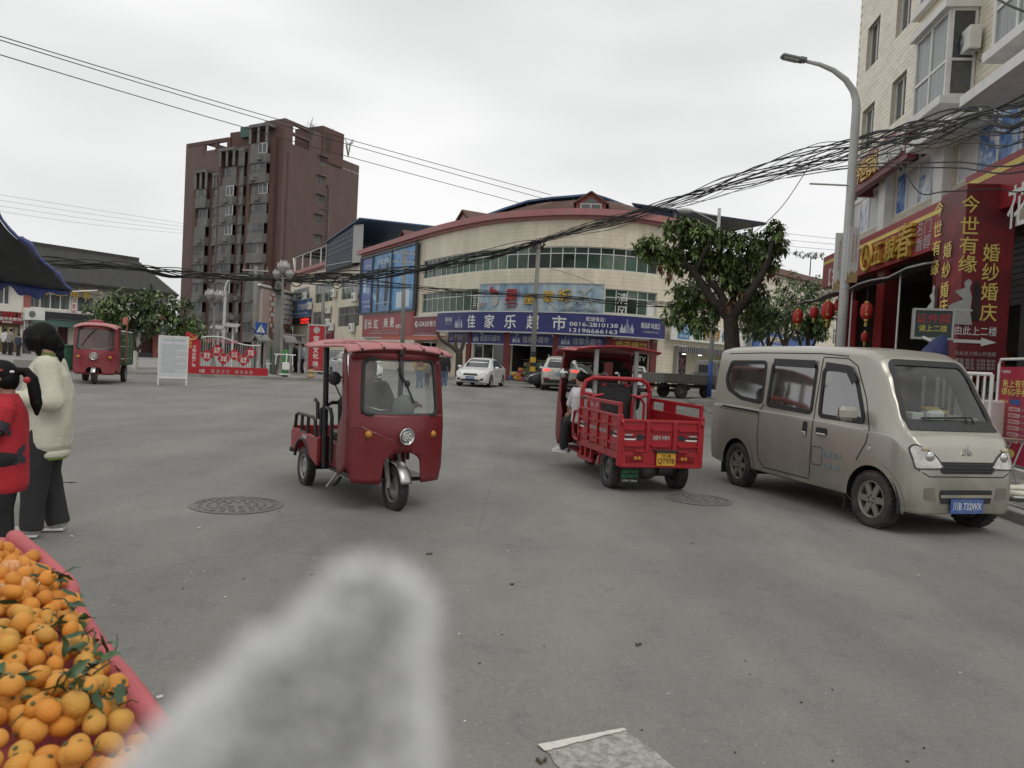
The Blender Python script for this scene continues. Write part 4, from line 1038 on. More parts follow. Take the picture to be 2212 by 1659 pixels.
for j in range(1,14):k=j/14;mb.bar(CIN.at(-3,5.31+2.9*k,.75-5.25*k),CIN.at(ce+.4,5.31+2.9*k,.75-5.25*k),.05,.04)
obj('roof_tile',mb,GREYTILE,CR,kind='stuff')
mb=MB();mb.bar(CIN.at(-3,8.28,-4.5),CIN.at(ce+.3,8.28,-4.5),.3,.34);obj('ridge',mb,GREYTILE,CR)
mb=MB();band(mb,CIN,-3,ce+.4,5.05,5.2,0,.7);obj('soffit',mb,GREYTILE,CB)
for i,a in enumerate(w_):window(CB,CIN,a[0],a[1],a[2],a[3],(2,4,2)[i],[],WHITE,[mat('curtain_pane',(.16,.17,.165),.2,var=.45,scale=2.5,stretch=(3,3,.3)),mat('curtain_pane_b',(.11,.12,.12),.2,var=.5,scale=2.5,stretch=(3,3,.3))],off=-.1,bar=.07)
DOORW=mat('brown_door',(.15,.105,.055),.5,var=.2,scale=3)
for i,a in enumerate(dr):
 o_=obj('door',band(MB(),CIN,a[0],a[1],a[2],a[3],-.15,-.1),DOORW if i==0 else mat('dark_red_door',(.085,.03,.03),.6,var=.2),CB)
 if i==0:
  for k in range(4):
   s_=a[0]+(a[1]-a[0])*(k+.5)/4;obj('pane',band(MB(),CIN,s_-.33,s_+.33,2.25,2.85,-.1,-.07),GREYGL[0],o_)
   obj('pane',band(MB(),CIN,s_-.33,s_+.33,1.1,1.9,-.1,-.07),GREYGL[1]if k%2 else mat('notice_paper',(.68,.62,.36),.7),o_)
for a in lw_:window(CB,CIN,a[0],a[1],a[2],a[3],8,[],WHITE,GREYGL,off=-.06,bar=.05,name='barred_window')
for px0,px1,z0,z1,m_ in((50,63,0.9,5.2,mat('faded_red_pilaster',(.36,.12,.10),.7,var=.12)),(331,341,.1,2.4,MATS['faded_red_pilaster']if 'faded_red_pilaster' in MATS else None)):
 obj('pilaster',band(MB(),CIN,H(px0,680)[0],H(px1,680)[0],z0,z1,0,.14),MATS['faded_red_pilaster'],CB)
obj('plinth',band(MB(),CIN,H(49,700)[0],H(66,700)[0],0,.95,0,.2),mat('dark_plinth',(.07,.075,.08),.7),CB)
obj('plinth',band(MB(),CIN,H(150,700)[0],ce,0,.5,0,.05),MATS['dark_plinth'],CB)
t=thing('name_plaque','narrow white vertical plaque with black lettering on the cinema pilaster','sign',CIN.at(H(51,730)[0],.9,.2));board(t,CIN,H(47,730)[0],H(56,730)[0],1.0,2.55,.22,.05,WHITE,'panel')
text('中国电影放映工作站',t,BLACK,CIN.fr(H(51.5,730)[0],1.78,.22),h=1.4,w=.2,vertical=True,bold=.02)
t=thing('vertical_sign','narrow white upright sign with red lettering between the cinema windows','sign',CIN.at(H(159,650)[0],3,.1));zz=H(159,655)[1];board(t,CIN,H(154.5,650)[0],H(164,650)[0],zz-.95,zz+.85,.12,.05,WHITE,'panel')
text('老兵影院',t,LETRED,CIN.fr(H(159.3,650)[0],zz-.03,.12),h=1.6,w=.33,vertical=True,bold=.02)
text('放映厅',CB,LETRED,CIN.fr(H(18,680)[0],H(20,680)[1],.02),h=.5,w=2.9,bold=.02)
t=thing('entrance_sign','dark red sign over the brown cinema doors','signboard',CIN.at(H(24,692)[0],3,.2));board(t,CIN,H(-10,692)[0],H(48,692)[0],H(24,699)[1],H(24,684)[1],.2,.1,MAROON,'panel')
text('宣传宣教场所',t,LETW,CIN.fr(H(24,690)[0],H(24,689)[1],.2),h=.22,w=1.7);text('欢迎光临!',t,LETW,CIN.fr(H(12,696)[0],H(24,696)[1],.2),h=.15)
t=thing('roof_lettering','row of gold characters on thin rails below the cinema eaves','sign',CIN.at(H(120,632)[0],4.3,.3))
mb=MB()
for dz in(-.12,.0,.12):
 a,c=H(42,628)[0],H(215,645)[0];z=H(123,633)[1]+dz;mb.bar(CIN.at(a,z,.3),CIN.at(c,z,.3),.03,.03)
for s_ in(a+.3,(a+c)/2,c-.3):mb.bar(CIN.at(s_,z,.3),CIN.at(s_,z,0),.03,.03)
obj('rail',mb,mat('brass_rail',(.28,.22,.12),.5,metal=.3),t)
for ch,px in zip('盐谷镇电影',(61,90,123,155,182)):text(ch,t,LETGOLD,CIN.fr(H(px,632)[0],H(123,632)[1],.33),h=.52,w=.6,bold=.01,depth=.06)
board(t,CIN,H(165,627)[0],H(218,630)[0],H(190,633)[1],H(190,620)[1],.28,.04,CW,'panel');text('综合',t,LETGOLD,CIN.fr(H(190,627)[0],H(190,626.5)[1],.29),h=.36,w=1.5,bold=.02)
s_,z_=H(69,679);ac_unit(CIN.fr(s_,z_,.02),'large pale air conditioner beside the red pilaster of the cinema',w=1.35,h=.85)
t=thing('display_strip','long black display strip above the green cinema awning','display',CIN.at(H(150,685)[0],3,.3));board(t,CIN,H(92,685)[0],H(214,690)[0],H(150,691)[1],H(150,677)[1],.3,.15,mat('dark_display',(.03,.034,.038),.4,var=.1),'panel')
mb=MB();zt=H(120,693)[1];a,c=H(57,700)[0],ce
mb.quad(CIN.at(a,zt-.42,1.5),CIN.at(c,zt-.42,1.5),CIN.at(c,zt+.05,.1),CIN.at(a,zt+.05,.1));t=thing('green_awning','dark green sloping awning along the ground floor of the cinema','awning',CIN.at((a+c)/2,2.6));obj('cover',mb,mat('green_awning_sheet',(.05,.10,.085),.7,var=.15,scale=.8),t,solid=.04)
mb=MB()
for k in range(8):s_=a+(c-a)*k/7;mb.bar(CIN.at(s_,zt-.42,1.45),CIN.at(s_,zt-.42,0),.05,.05)
obj('strut',mb,STEEL,t)
# ================================================================== PLAZA FURNITURE
zt=.125
def base(px,py):return G(px,py,zt)
# notice board on the road
p=G(371,832.5);nb=thing('notice_board','white freestanding notice board printed with small grey text','notice board',p)
NBP=Path([(G(338.5,832).x,G(338.5,832).y),(G(405,833.5).x,G(405,833.5).y)])
s0,s1=0.02,NBP.L-.02;z1=NBP.hit(371,727)[1];z0=NBP.hit(371,816)[1]
board(nb,NBP,s0,s1,z0,z1,.0,.03,WHITE,'panel')
for s_ in(s0+.02,s1-.02):obj('leg',MB().bar(NBP.at(s_,0.003,-.01),NBP.at(s_,z1,-.01),.045,.045),WHITE,nb)
mb=MB();
for za in(z0,z1):mb.bar(NBP.at(s0,za,-.01),NBP.at(s1,za,-.01),.05,.05)
obj('frame',mb,WHITE,nb)
obj('sheet',band(MB(),NBP,s0+.05,s1-.05,z0+.04,z1-.04,.002,.006),mat('notice_sheet',(.62,.64,.66),.6,var=.03),nb)
PRN=mat('grey_print',(.33,.35,.38),.6,var=.1)
text('关于规范城区道路交通秩序的通告',nb,PRN,NBP.fr((s0+s1)/2,z1-.12,.008),w=.72,h=.045,bold=.03);text('通 告',nb,PRN,NBP.fr((s0+s1)/2,z1-.2,.008),h=.04,bold=.02)
src='为进一步加强道路交通安全管理维护良好的交通秩序保障人民群众出行安全畅通根据有关法律法规的规定现就有关事项通告如下车辆应当按照规定停放不得占用人行道和消防通道'
for k in range(17):
 ln=''.join(src[(k*11+i*3)%len(src)]for i in range(30 if k%4!=3 else 17));wd=.82 if k%4!=3 else .46
 text(ln,nb,PRN,NBP.fr(s0+.09+wd/2,z1-.28-k*(z1-z0-.42)/17,.008),w=wd,h=.03,bold=0.0)
 # red fence with slogans
A,B=base(400,807),base(579,812.5)
FEN=Path([(A.x,A.y+.15),(B.x,B.y+.15)]);U=lambda px:FEN.hit(px,780)[0]
fz=lambda px,py:FEN.hit(px,py)[1]
ft=thing('slogan_fence','low white barred fence with red slogan plates on a red base','fence',FEN.at(FEN.L/2,zt))
RED=mat('bright_red_sheet',(.42,.02,.03),.45,var=.08,scale=1)
obj('base_panel',band(MB(),FEN,U(402),U(579),zt,fz(500,793),-.05,.05),RED,ft)
tops=[(433,729),(445,727),(460,726.5),(475,728),(490,732),(505,738),(520,743.5),(535,746),(548,746.5),(562,746)]
pts=[FEN.at(U(px),fz(px,py),0)for px,py in tops]
mb=MB();mb.tube(pts,.028,6);obj('top_rail',mb,WHITE,ft)
for k in range(44):
 px=433+k*5.0
 if px>562:break
 for(x0,y0),(x1,y1)in zip(tops,tops[1:]):
  if x0<=px<=x1:yy=y0+(y1-y0)*(px-x0)/(x1-x0)
 obj('bar',MB().bar(FEN.at(U(px),fz(500,793),0),FEN.at(U(px),fz(px,yy)-.01,0),.022,.022),STEEL,ft)
PLAQ=[('富强\n民主',446,768),('文明\n和谐',467,756.5),('自由\n平等',482,775),('公正\n法治',505,766),('爱国\n敬业',525,778),('诚信\n友善',540,762)]
for tx,px,py in PLAQ:
 fr=FEN.fr(U(px),fz(px,py),.06);r=.235
 poly=[]
 for k in range(24):
  a_=2*math.pi*k/24;rr2=r*(1.0+.12*math.cos(4*a_));poly.append((rr2*math.cos(a_),rr2*math.sin(a_)))
 pl=obj('slogan_plate',MB().prism(poly,fr,-.02,.0),RED,ft);text(tx,pl,LETW,fr,h=.26,w=.27,bold=.03)
text('社会主义核心价值观',ft,mat('pink_lettering',(.6,.22,.25),.5),FEN.fr(U(476),fz(476,737),.05),w=1.5,h=.17,bold=.02)
text('清谷',ft,LETW,FEN.fr(U(434),fz(434,800.5),.052),h=.17);text('清 洁 卫 生',ft,LETGREY,FEN.fr(U(476),fz(476,802),.052),h=.16);text('诚 信 友 善',ft,LETGREY,FEN.fr(U(527),fz(527,804),.052),h=.16)
# red pillar sign
pt=thing('slogan_pillar','tall narrow red sign with yellow emblem and vertical lettering','sign',FEN.at(U(414),zt))
poly=[(U(399),zt),(U(431),zt),(U(431),fz(431,738)),(U(421),fz(421,725)),(U(410),fz(410,719)),(U(399),fz(399,716))]
c0=FEN.fr(0,0,.0);obj('panel',MB().prism(poly,c0,-.06,.06),RED,pt)
text('新时代',pt,LETYEL,FEN.fr(U(408.5),fz(408,741),.06),h=.42,vertical=True,w=.14);text('文明实践广场',pt,LETW,FEN.fr(U(418),fz(418,769),.06),h=.95,w=.16,vertical=True,bold=.02)
mb=MB();fr=FEN.fr(U(413),fz(413,727),.066);mb.tube([fr@V((.16*math.cos(k*.35),.12*math.sin(k*.35),0))for k in range(9,19)],.022,5);mb.bar(fr@V((-.1,.1,0)),fr@V((.1,-.1,0)),.05,.012);obj('emblem',mb,LETYEL,pt)
# red vertical banner on a steel frame
p=base(680,815);BN=Path([(base(663,814).x,base(663,814).y),(base(697,816).x,base(697,816).y)])
t=thing('banner','tall red roadside banner with white vertical lettering','banner',BN.at(BN.L/2,zt));bz=lambda py:BN.hit(680,py)[1]
obj('sheet',band(MB(),BN,.03,BN.L-.03,bz(802),bz(702),-.01,.01),RED,t)
for s_ in(-.03,BN.L+.03):obj('post',MB().tube([BN.at(s_,zt,0),BN.at(s_,bz(698),0)],.03,8),STEEL,t)
obj('top_bar',MB().bar(BN.at(-.05,bz(702),0),BN.at(BN.L+.05,bz(702),0),.04,.04),WHITE,t);obj('bottom_bar',MB().bar(BN.at(-.05,bz(802),0),BN.at(BN.L+.05,bz(802),0),.04,.04),WHITE,t)
for ch,py in zip('安全文化场',(731,744,756,769,786)):text(ch,t,LETW,BN.fr(BN.L/2,bz(py),.012),h=.27,w=.30,bold=.03)
mb=MB();fr=BN.fr(BN.L/2,bz(713),.014);mb.add([fr@V((.16*math.cos(k*.314),.16*math.sin(k*.314),0))for k in range(20)],[tuple(range(20))]);obj('emblem',mb,LETGREY,t)
text('平安交通文化宣传',t,LETGREY,BN.fr(BN.L/2,bz(794.5),.012),h=.05,w=.6);text('安全出行',t,LETGREY,BN.fr(BN.L/2,bz(799),.012),h=.05,w=.5)
# striped bollard
p=G(671,822.5);t=thing('bollard','short yellow and black figure-shaped bollard in front of the red banner','bollard',p)
pf=[(.16,0),(.16,.1),(.15,.12),(.17,.2),(.13,.34),(.155,.42),(.11,.52),(.07,.56),(.09,.62),(.05,.68)]
for k in range(len(pf)-1):obj('band',MB().lathe([pf[k],pf[k+1]],14,c=p),BLACK if k in(0,1,7,8)else mat('bollard_yellow' if k%2 else 'bollard_tan',(.42,.30,.13)if k%2 else(.30,.20,.10),.6),t)
# exercise machines
GRN=mat('green_paint',(.05,.22,.06),.45,var=.1)
p=base(615,813.5);t=thing('exercise_machine','green outdoor exercise post with white arms and seat','exercise machine',p)
obj('post',MB().box(p+V((0,0,.62)),(.28,.22,1.24),ch=.03),GRN,t)
mb=MB()
for sg in(-1,1):mb.tube([p+V((-.35*sg-.0,-.1,1.02)),p+V((-.38*sg,-.2,.95)),p+V((-.40*sg,-.2,.55))],.025,6)
mb.tube([p+V((-.5,-.1,1.03)),p+V((.5,-.1,1.03))],.03,6);mb.tube([p+V((.1,-.14,1.1)),p+V((.1,-.2,.3))],.03,6);obj('arm',mb,WHITE,t)
obj('seat',MB().box(p+V((.12,-.3,.5)),(.34,.06,.34),ch=.03),WHITE,t);obj('foot',MB().box(p+V((.1,-.3,.12)),(.5,.3,.05)),WHITE,t)
p=base(576,808)+V((0,1.2,0));t=thing('exercise_machine','dark green exercise cabinet behind the barred fence','exercise machine',p);obj('post',MB().box(p+V((0,0,.7)),(.42,.3,1.4),ch=.03),mat('dark_green_paint',(.03,.10,.055),.5),t);obj('arm',MB().tube([p+V((-.4,-.2,.5)),p+V((.4,-.2,.5))],.025,6),WHITE,t)
# pergolas with wavy roofs
GCAN=mat('grey_canopy',(.27,.265,.25),.7,var=.15,scale=1)
for lb,px0,px1,py,d_,wav in(('grey pergola with a wavy roof beyond the barred fence',543,603,735,41,True),('grey flat-roofed pergola right of the concrete pole',606,652,738,39.5,True),('tall thin flat shelter roof behind the exercise machine',605,660,722,44,False)):
 a,c=D(px0,py,d_),D(px1,py+(px1-px0)*.05,d_)
 t=thing('pergola',lb,'pergola',((a.x+c.x)/2,(a.y+c.y)/2,zt));mb=MB();z=a.z
 def fn(u,v):return V((a.x+(c.x-a.x)*u,a.y-.2+2.0*v,z+(max(0,math.sin(u*9.4))**2*.28 if wav and u<.4 else 0)))
 mb.grid(fn,24,2);obj('roof',mb,GCAN,t,solid=.09)
 for u in(.08,.5,.92):
  for v in(.1,.9):q_=fn(u,v);obj('post',MB().bar(V((q_.x,q_.y,zt)),V((q_.x,q_.y,z)),.11,.11),STEEL,t)
  # small solar lamps
for px,py,lb in((470,707,'small tilted solar panel lamp left of the white street lamp'),(502,703,'small tilted solar panel lamp just right of the white street lamp'),(562,713,'tilted solar panel lamp next to the blue pedestrian sign')):
 p=D(px,py,43);t=thing('solar_lamp',lb,'lamp',(p.x,p.y,zt),0,'solar lamps on the plaza')
 obj('panel',MB().box(p,(.75,.5,.05),mtx=M.Rotation(R(25),3,'X')@M.Rotation(R(4),3,'Y')),GCAN,t);obj('post',MB().tube([V((p.x,p.y+.1,zt)),p+V((0,.1,0))],.05,6),WHITE,t)
 # blue pedestrian sign
p=D(564,709,40);t=thing('pedestrian_sign','square blue pedestrian crossing sign with a white triangle','road sign',(p.x,p.y,zt))
BLUE=mat('sign_blue',(.02,.09,.32),.4);fr=frame(p,(1,.05,-.05),(0,0,1));obj('panel',MB().prism([(-.3,-.3),(.3,-.3),(.3,.3),(-.3,.3)],fr,-.02,0),BLUE,t)
mb=MB().add([fr@V(q_)for q_ in((-.22,-.22,.005),(.22,-.22,.005),(0,.2,.005))],[(0,1,2)]);obj('triangle',mb,LETW,t)
mb=MB();mb.ell(fr@V((.02,.06,.012)),(.035,.01,.035),8,6);mb.bar(fr@V((0,.03,.012)),fr@V((0,-.08,.012)),.05,.01);mb.bar(fr@V((0,-.08,.012)),fr@V((-.06,-.19,.012)),.03,.01);mb.bar(fr@V((0,-.08,.012)),fr@V((.06,-.19,.012)),.03,.01);obj('walker',mb,BLACK,t)
obj('post',MB().tube([V((p.x,p.y+.05,zt)),p+V((0,.05,.3))],.035,6),STEEL,t)
# bins, planter by the cinema
for px,lb,m_ in((136,'dark green wheeled bin left of the parked cab tricycle','dark_green_paint'),(155,'near-black wheeled bin partly behind the cab tricycle',None)):
 p=base(px,796);t=thing('wheeled_bin',lb,'bin',p,0,'bins on the plaza');m2=MATS[m_]if m_ else mat('bin_dark',(.03,.04,.04),.5)
 mb=MB();fr=frame(p,(1,0,0),(0,0,1));mb.add([p+V((x*(.24 if z<.5 else .3),y*(.24 if z<.5 else .32),z))for z in(.06,.92)for x,y in((-1,-1),(1,-1),(1,1),(-1,1))],[(0,1,2,3),(4,5,6,7),(0,1,5,4),(1,2,6,5),(2,3,7,6),(3,0,4,7)]);obj('tub',mb,m2,t,bevel=.03)
 obj('lid',MB().box(p+V((0,0,.97)),(.66,.7,.08),ch=.03),m2,t)
 for x in(-.24,.24):obj('wheel',MB().lathe([(.0,-.03),(.09,-.03),(.09,.03),(0,.03)],12,c=p+V((x,.26,.09)),axis='X'),BLACK,t)
t=thing('planter','low dark hedge in a concrete planter before the cinema','planter',base(60,797));a,c=base(28,796),base(122,799)
PLT=Path([(a.x,a.y),(c.x,c.y)]);obj('wall',band(MB(),PLT,0,PLT.L,zt,zt+.35,-.12,0),CONC,t)
# ================================================================== SHOP BUILDING ON THE RIGHT
def rbx(d):return 9.3+.121*d
_t=Path([(rbx(36),36),(rbx(3),3)]);_c=_t.at(_t.hit(1850,180)[0])
RB=Path([(_c.x,_c.y),(rbx(3),3)])
rb=RB.hit
BT=thing('apartment_shop_building','pale cream tiled apartment building with bay windows above the shops','building',RB.at(0))
c0=0.0
def opening(px0,py_t,py_b,px1,off=0.0):
 s0,za=rb(px0,py_t,off=off);_,zb=rb(px0,py_b,off=off);s1,_z=rb(px1,(py_t+py_b)/2-30,off=off);return(s0,s1,zb,za)
W1=opening(1876,61,152,1900);W1b=opening(1864,243,334,1889);W1b=(W1[0],W1[1],W1b[2],W1b[3])
W2b=opening(1928,180,268,1957);W2=(W2b[0],W2b[1],W1[2],W1[3]);fh=W1[2]-W1b[2]
Z2a,Z2b=rb(1880,488)[1],rb(1880,410)[1]
zs2=rb(1990,420)[1]
near=22.0
F2=[(0.35,4.3),(5.0,8.7),(9.6,14.0),(14.6,19.0)]
z2lo,z2hi=6.9,9.0
hl=[W1,W1b,W2,W2b]+[(a,b_,z2lo,z2hi)for a,b_ in F2]
hl=[(min(a,b_),max(a,b_),min(c,d_),max(c,d_))for a,b_,c,d_ in hl]
wb=wall_mb(RB,0,near,5.2,20.5,hl,.22)
WALLR=obj('wall',wb,mat('tile_bed',(.58,.53,.425),.9,var=.1),BT)
ret=MB();e=RB.at(0,0);e2=e+V((9,1.1,0));ret.quad(e2,e,e+V((0,0,20.5)),e2+V((0,0,20.5)));ret.uv=[(0,0),(9,0),(9,20.5),(0,20.5)]
obj('end_wall',ret,BEIGE,BT)
TW_,TH_=.45,.165
tang=math.atan2(RB.tan(5).y,RB.tan(5).x)
CT=[mat('cream_tile_a',(.86,.79,.64),.35,var=.06,scale=1.5),mat('cream_tile_b',(.80,.735,.595),.4,var=.06,scale=1.5)]
tmesh=[]
for m_ in CT:
 me=mesh_from(MB().box((0,0,0),(TW_-.014,.03,TH_-.012)),'tile');me.materials.append(m_);tmesh.append(me)
cand=[];j=0;z=9.2;part=MB()
while z<20.2:
 s_=(TW_/2 if j%2 else 0)+.01;cz=z+TH_/2
 while s_+TW_<near:
  a_,b_=s_,s_+TW_
  for h in hl:
   if h[2]-.02<cz<h[3]+.02:
    if h[0]<=a_ and b_<=h[1]:a_=b_
    elif a_<h[0]<b_:b_=h[0]
    elif a_<h[1]<b_:a_=h[1]
  if b_-a_>TW_-1e-3:cand.append((s_+TW_/2,cz))
  elif b_-a_>.04 and s_<14:part.box(RB.at((a_+b_)/2,cz,-.005),(b_-a_-.014,.03,TH_-.012),rz=tang)
  s_+=TW_
 z+=TH_;j+=1
inview=[(cs,cz)for cs,cz in cand if cs<12 and cz<15.2]
inview.sort(key=lambda q_:abs(q_[0]-7.6)+abs(q_[1]-11.6))
pick=set(inview[:290]);rest=part;rest2=MB()
for k,(cs,cz)in enumerate(cand):
 p=RB.at(cs,cz,-.005+rnd.uniform(-.002,.002))
 if(cs,cz)in pick:
  o=bpy.data.objects.new('tile',tmesh[0 if rnd.random()<.6 else 1]);COL.objects.link(o);o.parent=WALLR;o.location=MW[WALLR].inverted()@p;o.rotation_euler=(0,0,tang)
 elif cs<14:(rest if rnd.random()<.6 else rest2).box(p,(TW_-.014,.03,TH_-.012),rz=tang)
obj('tile',rest,CT[0],WALLR,kind='stuff');obj('tile',rest2,CT[1],WALLR,kind='stuff')
CURT=[mat('pale_curtain',(.46,.47,.46),.35,var=.35,scale=2.2,stretch=(6,6,.25),spec=.6),mat('grey_curtain',(.24,.26,.26),.3,var=.4,scale=2.2,stretch=(6,6,.25),spec=.6)]
for w_ in hl[:4]:window(BT,RB,w_[0]+.02,w_[1]-.02,w_[2],w_[3],2,[],WHITE,GREYGL[:2],off=-.17,bar=.06)
# bay windows: slab, glazing on the street side and on the near end
def bay(s0,s1,z0,z1,dep,cols):
 o=obj('bay_floor',band(MB(),RB,s0-.12,s1+.12,z0-.22,z0,0,dep+.14),WHITE,BT)
 obj('bay_roof',band(MB(),RB,s0-.12,s1+.12,z1,z1+.2,0,dep+.14),WHITE,BT)
 window(BT,RB,s0,s1,z0,z1,cols,[.42],WHITE,CURT,off=dep-.05,bar=.08,name='bay_window')
 for s_ in(s0,s1):
  a,b_=RB.at(s_,0,.02),RB.at(s_,0,dep)
  SP=Path([(a.x,a.y),(b_.x,b_.y)])if s_==s0 else Path([(b_.x,b_.y),(a.x,a.y)])
  window(BT,SP,.06,SP.L-.01,z0,z1,1,[.42],WHITE,GREYGL[:2]+CURT[1:],off=0,bar=.07,name='bay_window')
bs0,bz0=rb(1967.5,264,off=.75);bs1,_z=rb(2037,226,off=.75);bz1=rb(1972,100,off=.75)[1]
bay(bs0,bs1,bz0,bz1,.75,2);bay(bs0,bs1,bz0+fh,bz1+fh,.75,2)
obj('bay_apron',band(MB(),RB,bs0,bs1,bz1+.2,bz0+fh-.22,.0,.70),CT[0],BT)
cs0=rb(2138,155,off=.75)[0];bay(cs0,cs0+3.2,bz0+.15,bz1+.1,.75,3);bay(cs0,cs0+3.2,bz0+fh+.15,bz1+fh+.1,.75,3)
# soffit slabs over the second floor
obj('canopy_slab',band(MB(),RB,rb(1966,320,off=1.0)[0]-0.3,bs1+1.2,bz0-1.05,bz0-.8,0,1.0),WHITE,BT)
obj('canopy_slab',band(MB(),RB,cs0-.4,cs0+6,bz0-1.0,bz0-.75,0,1.2),WHITE,BT)
s_,z_=rb(2114,92);ac_unit(RB.fr(s_,z_,.02),'dusty air conditioner on a bracket between the bay windows',w=.85,h=.6)
# second-floor glazing with printed wedding pictures
PIC=[advert('wedding_print_a',(.03,.10,.36),(.16,.30,.56),(.78,.80,.82),2.2),advert('wedding_print_b',(.74,.76,.78),(.62,.68,.74),(.05,.14,.42),2.0),advert('wedding_print_c',(.30,.18,.40),(.72,.72,.76),(.06,.14,.44),2.2),mat('plain_white_print',(.62,.63,.63),.4,var=.08)]
for i,(a,b_)in enumerate(F2):
 window(BT,RB,a,b_,z2lo+1.4,z2hi,4,[],WHITE,GREYGL,off=-.1,bar=.08)
 fb=window(BT,RB,a,b_,z2lo,z2lo+1.4,4,[],WHITE,PIC,off=-.1,bar=.08)
for s_ in(4.62,9.15,14.3):obj('pier',band(MB(),RB,s_-.3,s_+.3,5.2,9.1,0,.25),WHITE,BT)
# drainpipe, ground-floor shops (open and dark inside)
obj('drain_pipe',MB().tube([RB.at(9.0,5.2,.15),RB.at(9.0,9.4,.15),RB.at(9.25,10.2,.15),RB.at(9.25,16,.15)],.06,8),WHITE,BT)
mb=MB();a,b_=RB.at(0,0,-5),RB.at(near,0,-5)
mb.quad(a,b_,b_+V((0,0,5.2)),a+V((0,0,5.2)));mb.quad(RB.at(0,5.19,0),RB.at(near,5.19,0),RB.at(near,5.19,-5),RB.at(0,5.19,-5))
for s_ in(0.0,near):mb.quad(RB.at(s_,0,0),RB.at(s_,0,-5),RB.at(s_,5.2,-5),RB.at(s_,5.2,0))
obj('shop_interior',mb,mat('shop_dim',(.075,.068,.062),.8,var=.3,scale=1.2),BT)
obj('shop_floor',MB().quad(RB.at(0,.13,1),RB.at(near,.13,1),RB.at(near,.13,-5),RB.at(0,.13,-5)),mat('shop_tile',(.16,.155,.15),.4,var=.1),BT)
SHUT=mat('roller_shutter',(.055,.053,.052),.5,metal=.3,var=.2,bump=.2)
for a,b_ in((9.6,13.8),(14.4,18.8)):
 mb=MB()
 for k in range(12):band(mb,RB,a,b_,3.4+k*.15,3.53+k*.15,-.3-.02*(k%2),-.26,step=9)
 obj('shutter',mb,SHUT,BT)
REDP=mat('red_shop_panel',(.22,.018,.022),.5,var=.12,scale=1.2)
for s_,m_ in((4.6,REDP),(9.2,REDP),(14.1,SHUT),(.08,REDP)):obj('pillar',band(MB(),RB,s_-.32,s_+.32,.12,5.2,-.4,.1,step=9),m_,BT)
for a,b_,z0,z1,dz in((.5,4.2,.13,2.8,-4.8),(5.1,8.6,.13,3.0,-4.6)):
 mb=MB()
 for k in range(5):band(mb,RB,a,b_,z0+k*.55,z0+k*.55+.04,dz,dz+.5,step=9)
 t=thing('shop_shelf','tall shelf of boxed goods in the dim shop %s'%('behind the red lanterns' if a<1 else 'behind the red pillar'),'shelf',RB.at((a+b_)/2,.13,dz));obj('shelf_board',mb,STEEL,t,kind='stuff')
 for k in range(6):
  mb=MB()
  for q_ in range(14):h_=rnd.uniform(.2,.42);mb.box(RB.at(rnd.uniform(a+.1,b_-.1),z0+.04+.55*rnd.randrange(5)+h_/2,dz+.3),(.2,rnd.uniform(.15,.35),h_),rz=tang)
  obj('packet',mb,gm[k],t,kind='stuff')
  # tables of goods at the shop mouths, a red chiller sign, hanging red banners
for k_,(s_,o_,lb_)in enumerate(((1.4,.6,'table of bright boxed goods under the first lantern'),(3.2,.9,'table of boxed liquor at the shop mouth left of the red pillar'),(6.2,.7,'table of snacks at the shop mouth behind the van roof'),(7.9,1.0,'crates of drinks at the shop mouth near the stall'))):
 t=thing('goods_table',lb_,'table',RB.at(s_,.13,o_));mb=MB();mb.box(RB.at(s_,.62,o_),(1.5,.9,.05),rz=tang);obj('top',mb,WHITE,t)
 for dx in(-.65,.65):
  for dy in(-.4,.4):q_=RB.at(s_+dx,.37,o_+dy);obj('leg',MB().box(q_,(.04,.04,.48)),STEEL,t)
 for q in range(16):
  h_=rnd.uniform(.15,.45);z_=.65+(.3 if q>10 else 0);obj('carton',MB().box(RB.at(s_+rnd.uniform(-.6,.6),z_+h_/2,o_+rnd.uniform(-.35,.35)),(rnd.uniform(.15,.3),rnd.uniform(.12,.25),h_),rz=tang+rnd.uniform(-.2,.2),ch=.008),rnd.choice(gm),t)
s_,z_=rb(1836,740,off=.3);t=thing('lit_chiller','glass chiller with a glowing red header right of the lamp pole','chiller',RB.at(s_,.13,.3))
obj('cabinet',MB().box(RB.at(s_,1.05,.1),(.9,.6,1.85),rz=tang,ch=.02),BLACK,t);obj('header',band(MB(),RB,s_-.45,s_+.45,1.98,2.32,.1,.42,step=9),mat('chiller_red',(.9,.05,.04),.4,var=0,emit=.7),t);text('冰爽饮料',t,mat('chiller_text',(1,.7,.5),.5,var=0,emit=1.0),RB.fr(s_,2.15,.425),h=.16,w=.6,bold=.02)
obj('door',band(MB(),RB,s_-.4,s_+.4,.3,1.9,.40,.42,step=9),GREYGL[1],t);obj('tube_lamp',band(MB(),RB,s_+.40,s_+.44,.6,1.7,.41,.44,step=9),mat('tube_glow',(1,1,1),.5,var=0,emit=2.0),t)
for s_,z0_,z1_,lb_ in((2.6,1.6,4.3,'long red cloth hanging beside the lantern in the shop mouth'),(5.3,1.2,4.6,'tall red couplet banner on the shop pillar')):
 t=thing('hanging_cloth',lb_,'cloth',RB.at(s_,z0_,.3));mb=MB();mb.grid(lambda u,v:RB.at(s_+(u-.5)*(.75-.25*v),z0_+(z1_-z0_)*v,.3+.07*math.sin(u*19)),24,4);obj('sheet',mb,mat('red_cloth_hang',(.30,.02,.02),.8,var=.15),t,smooth=True,solid=.004)
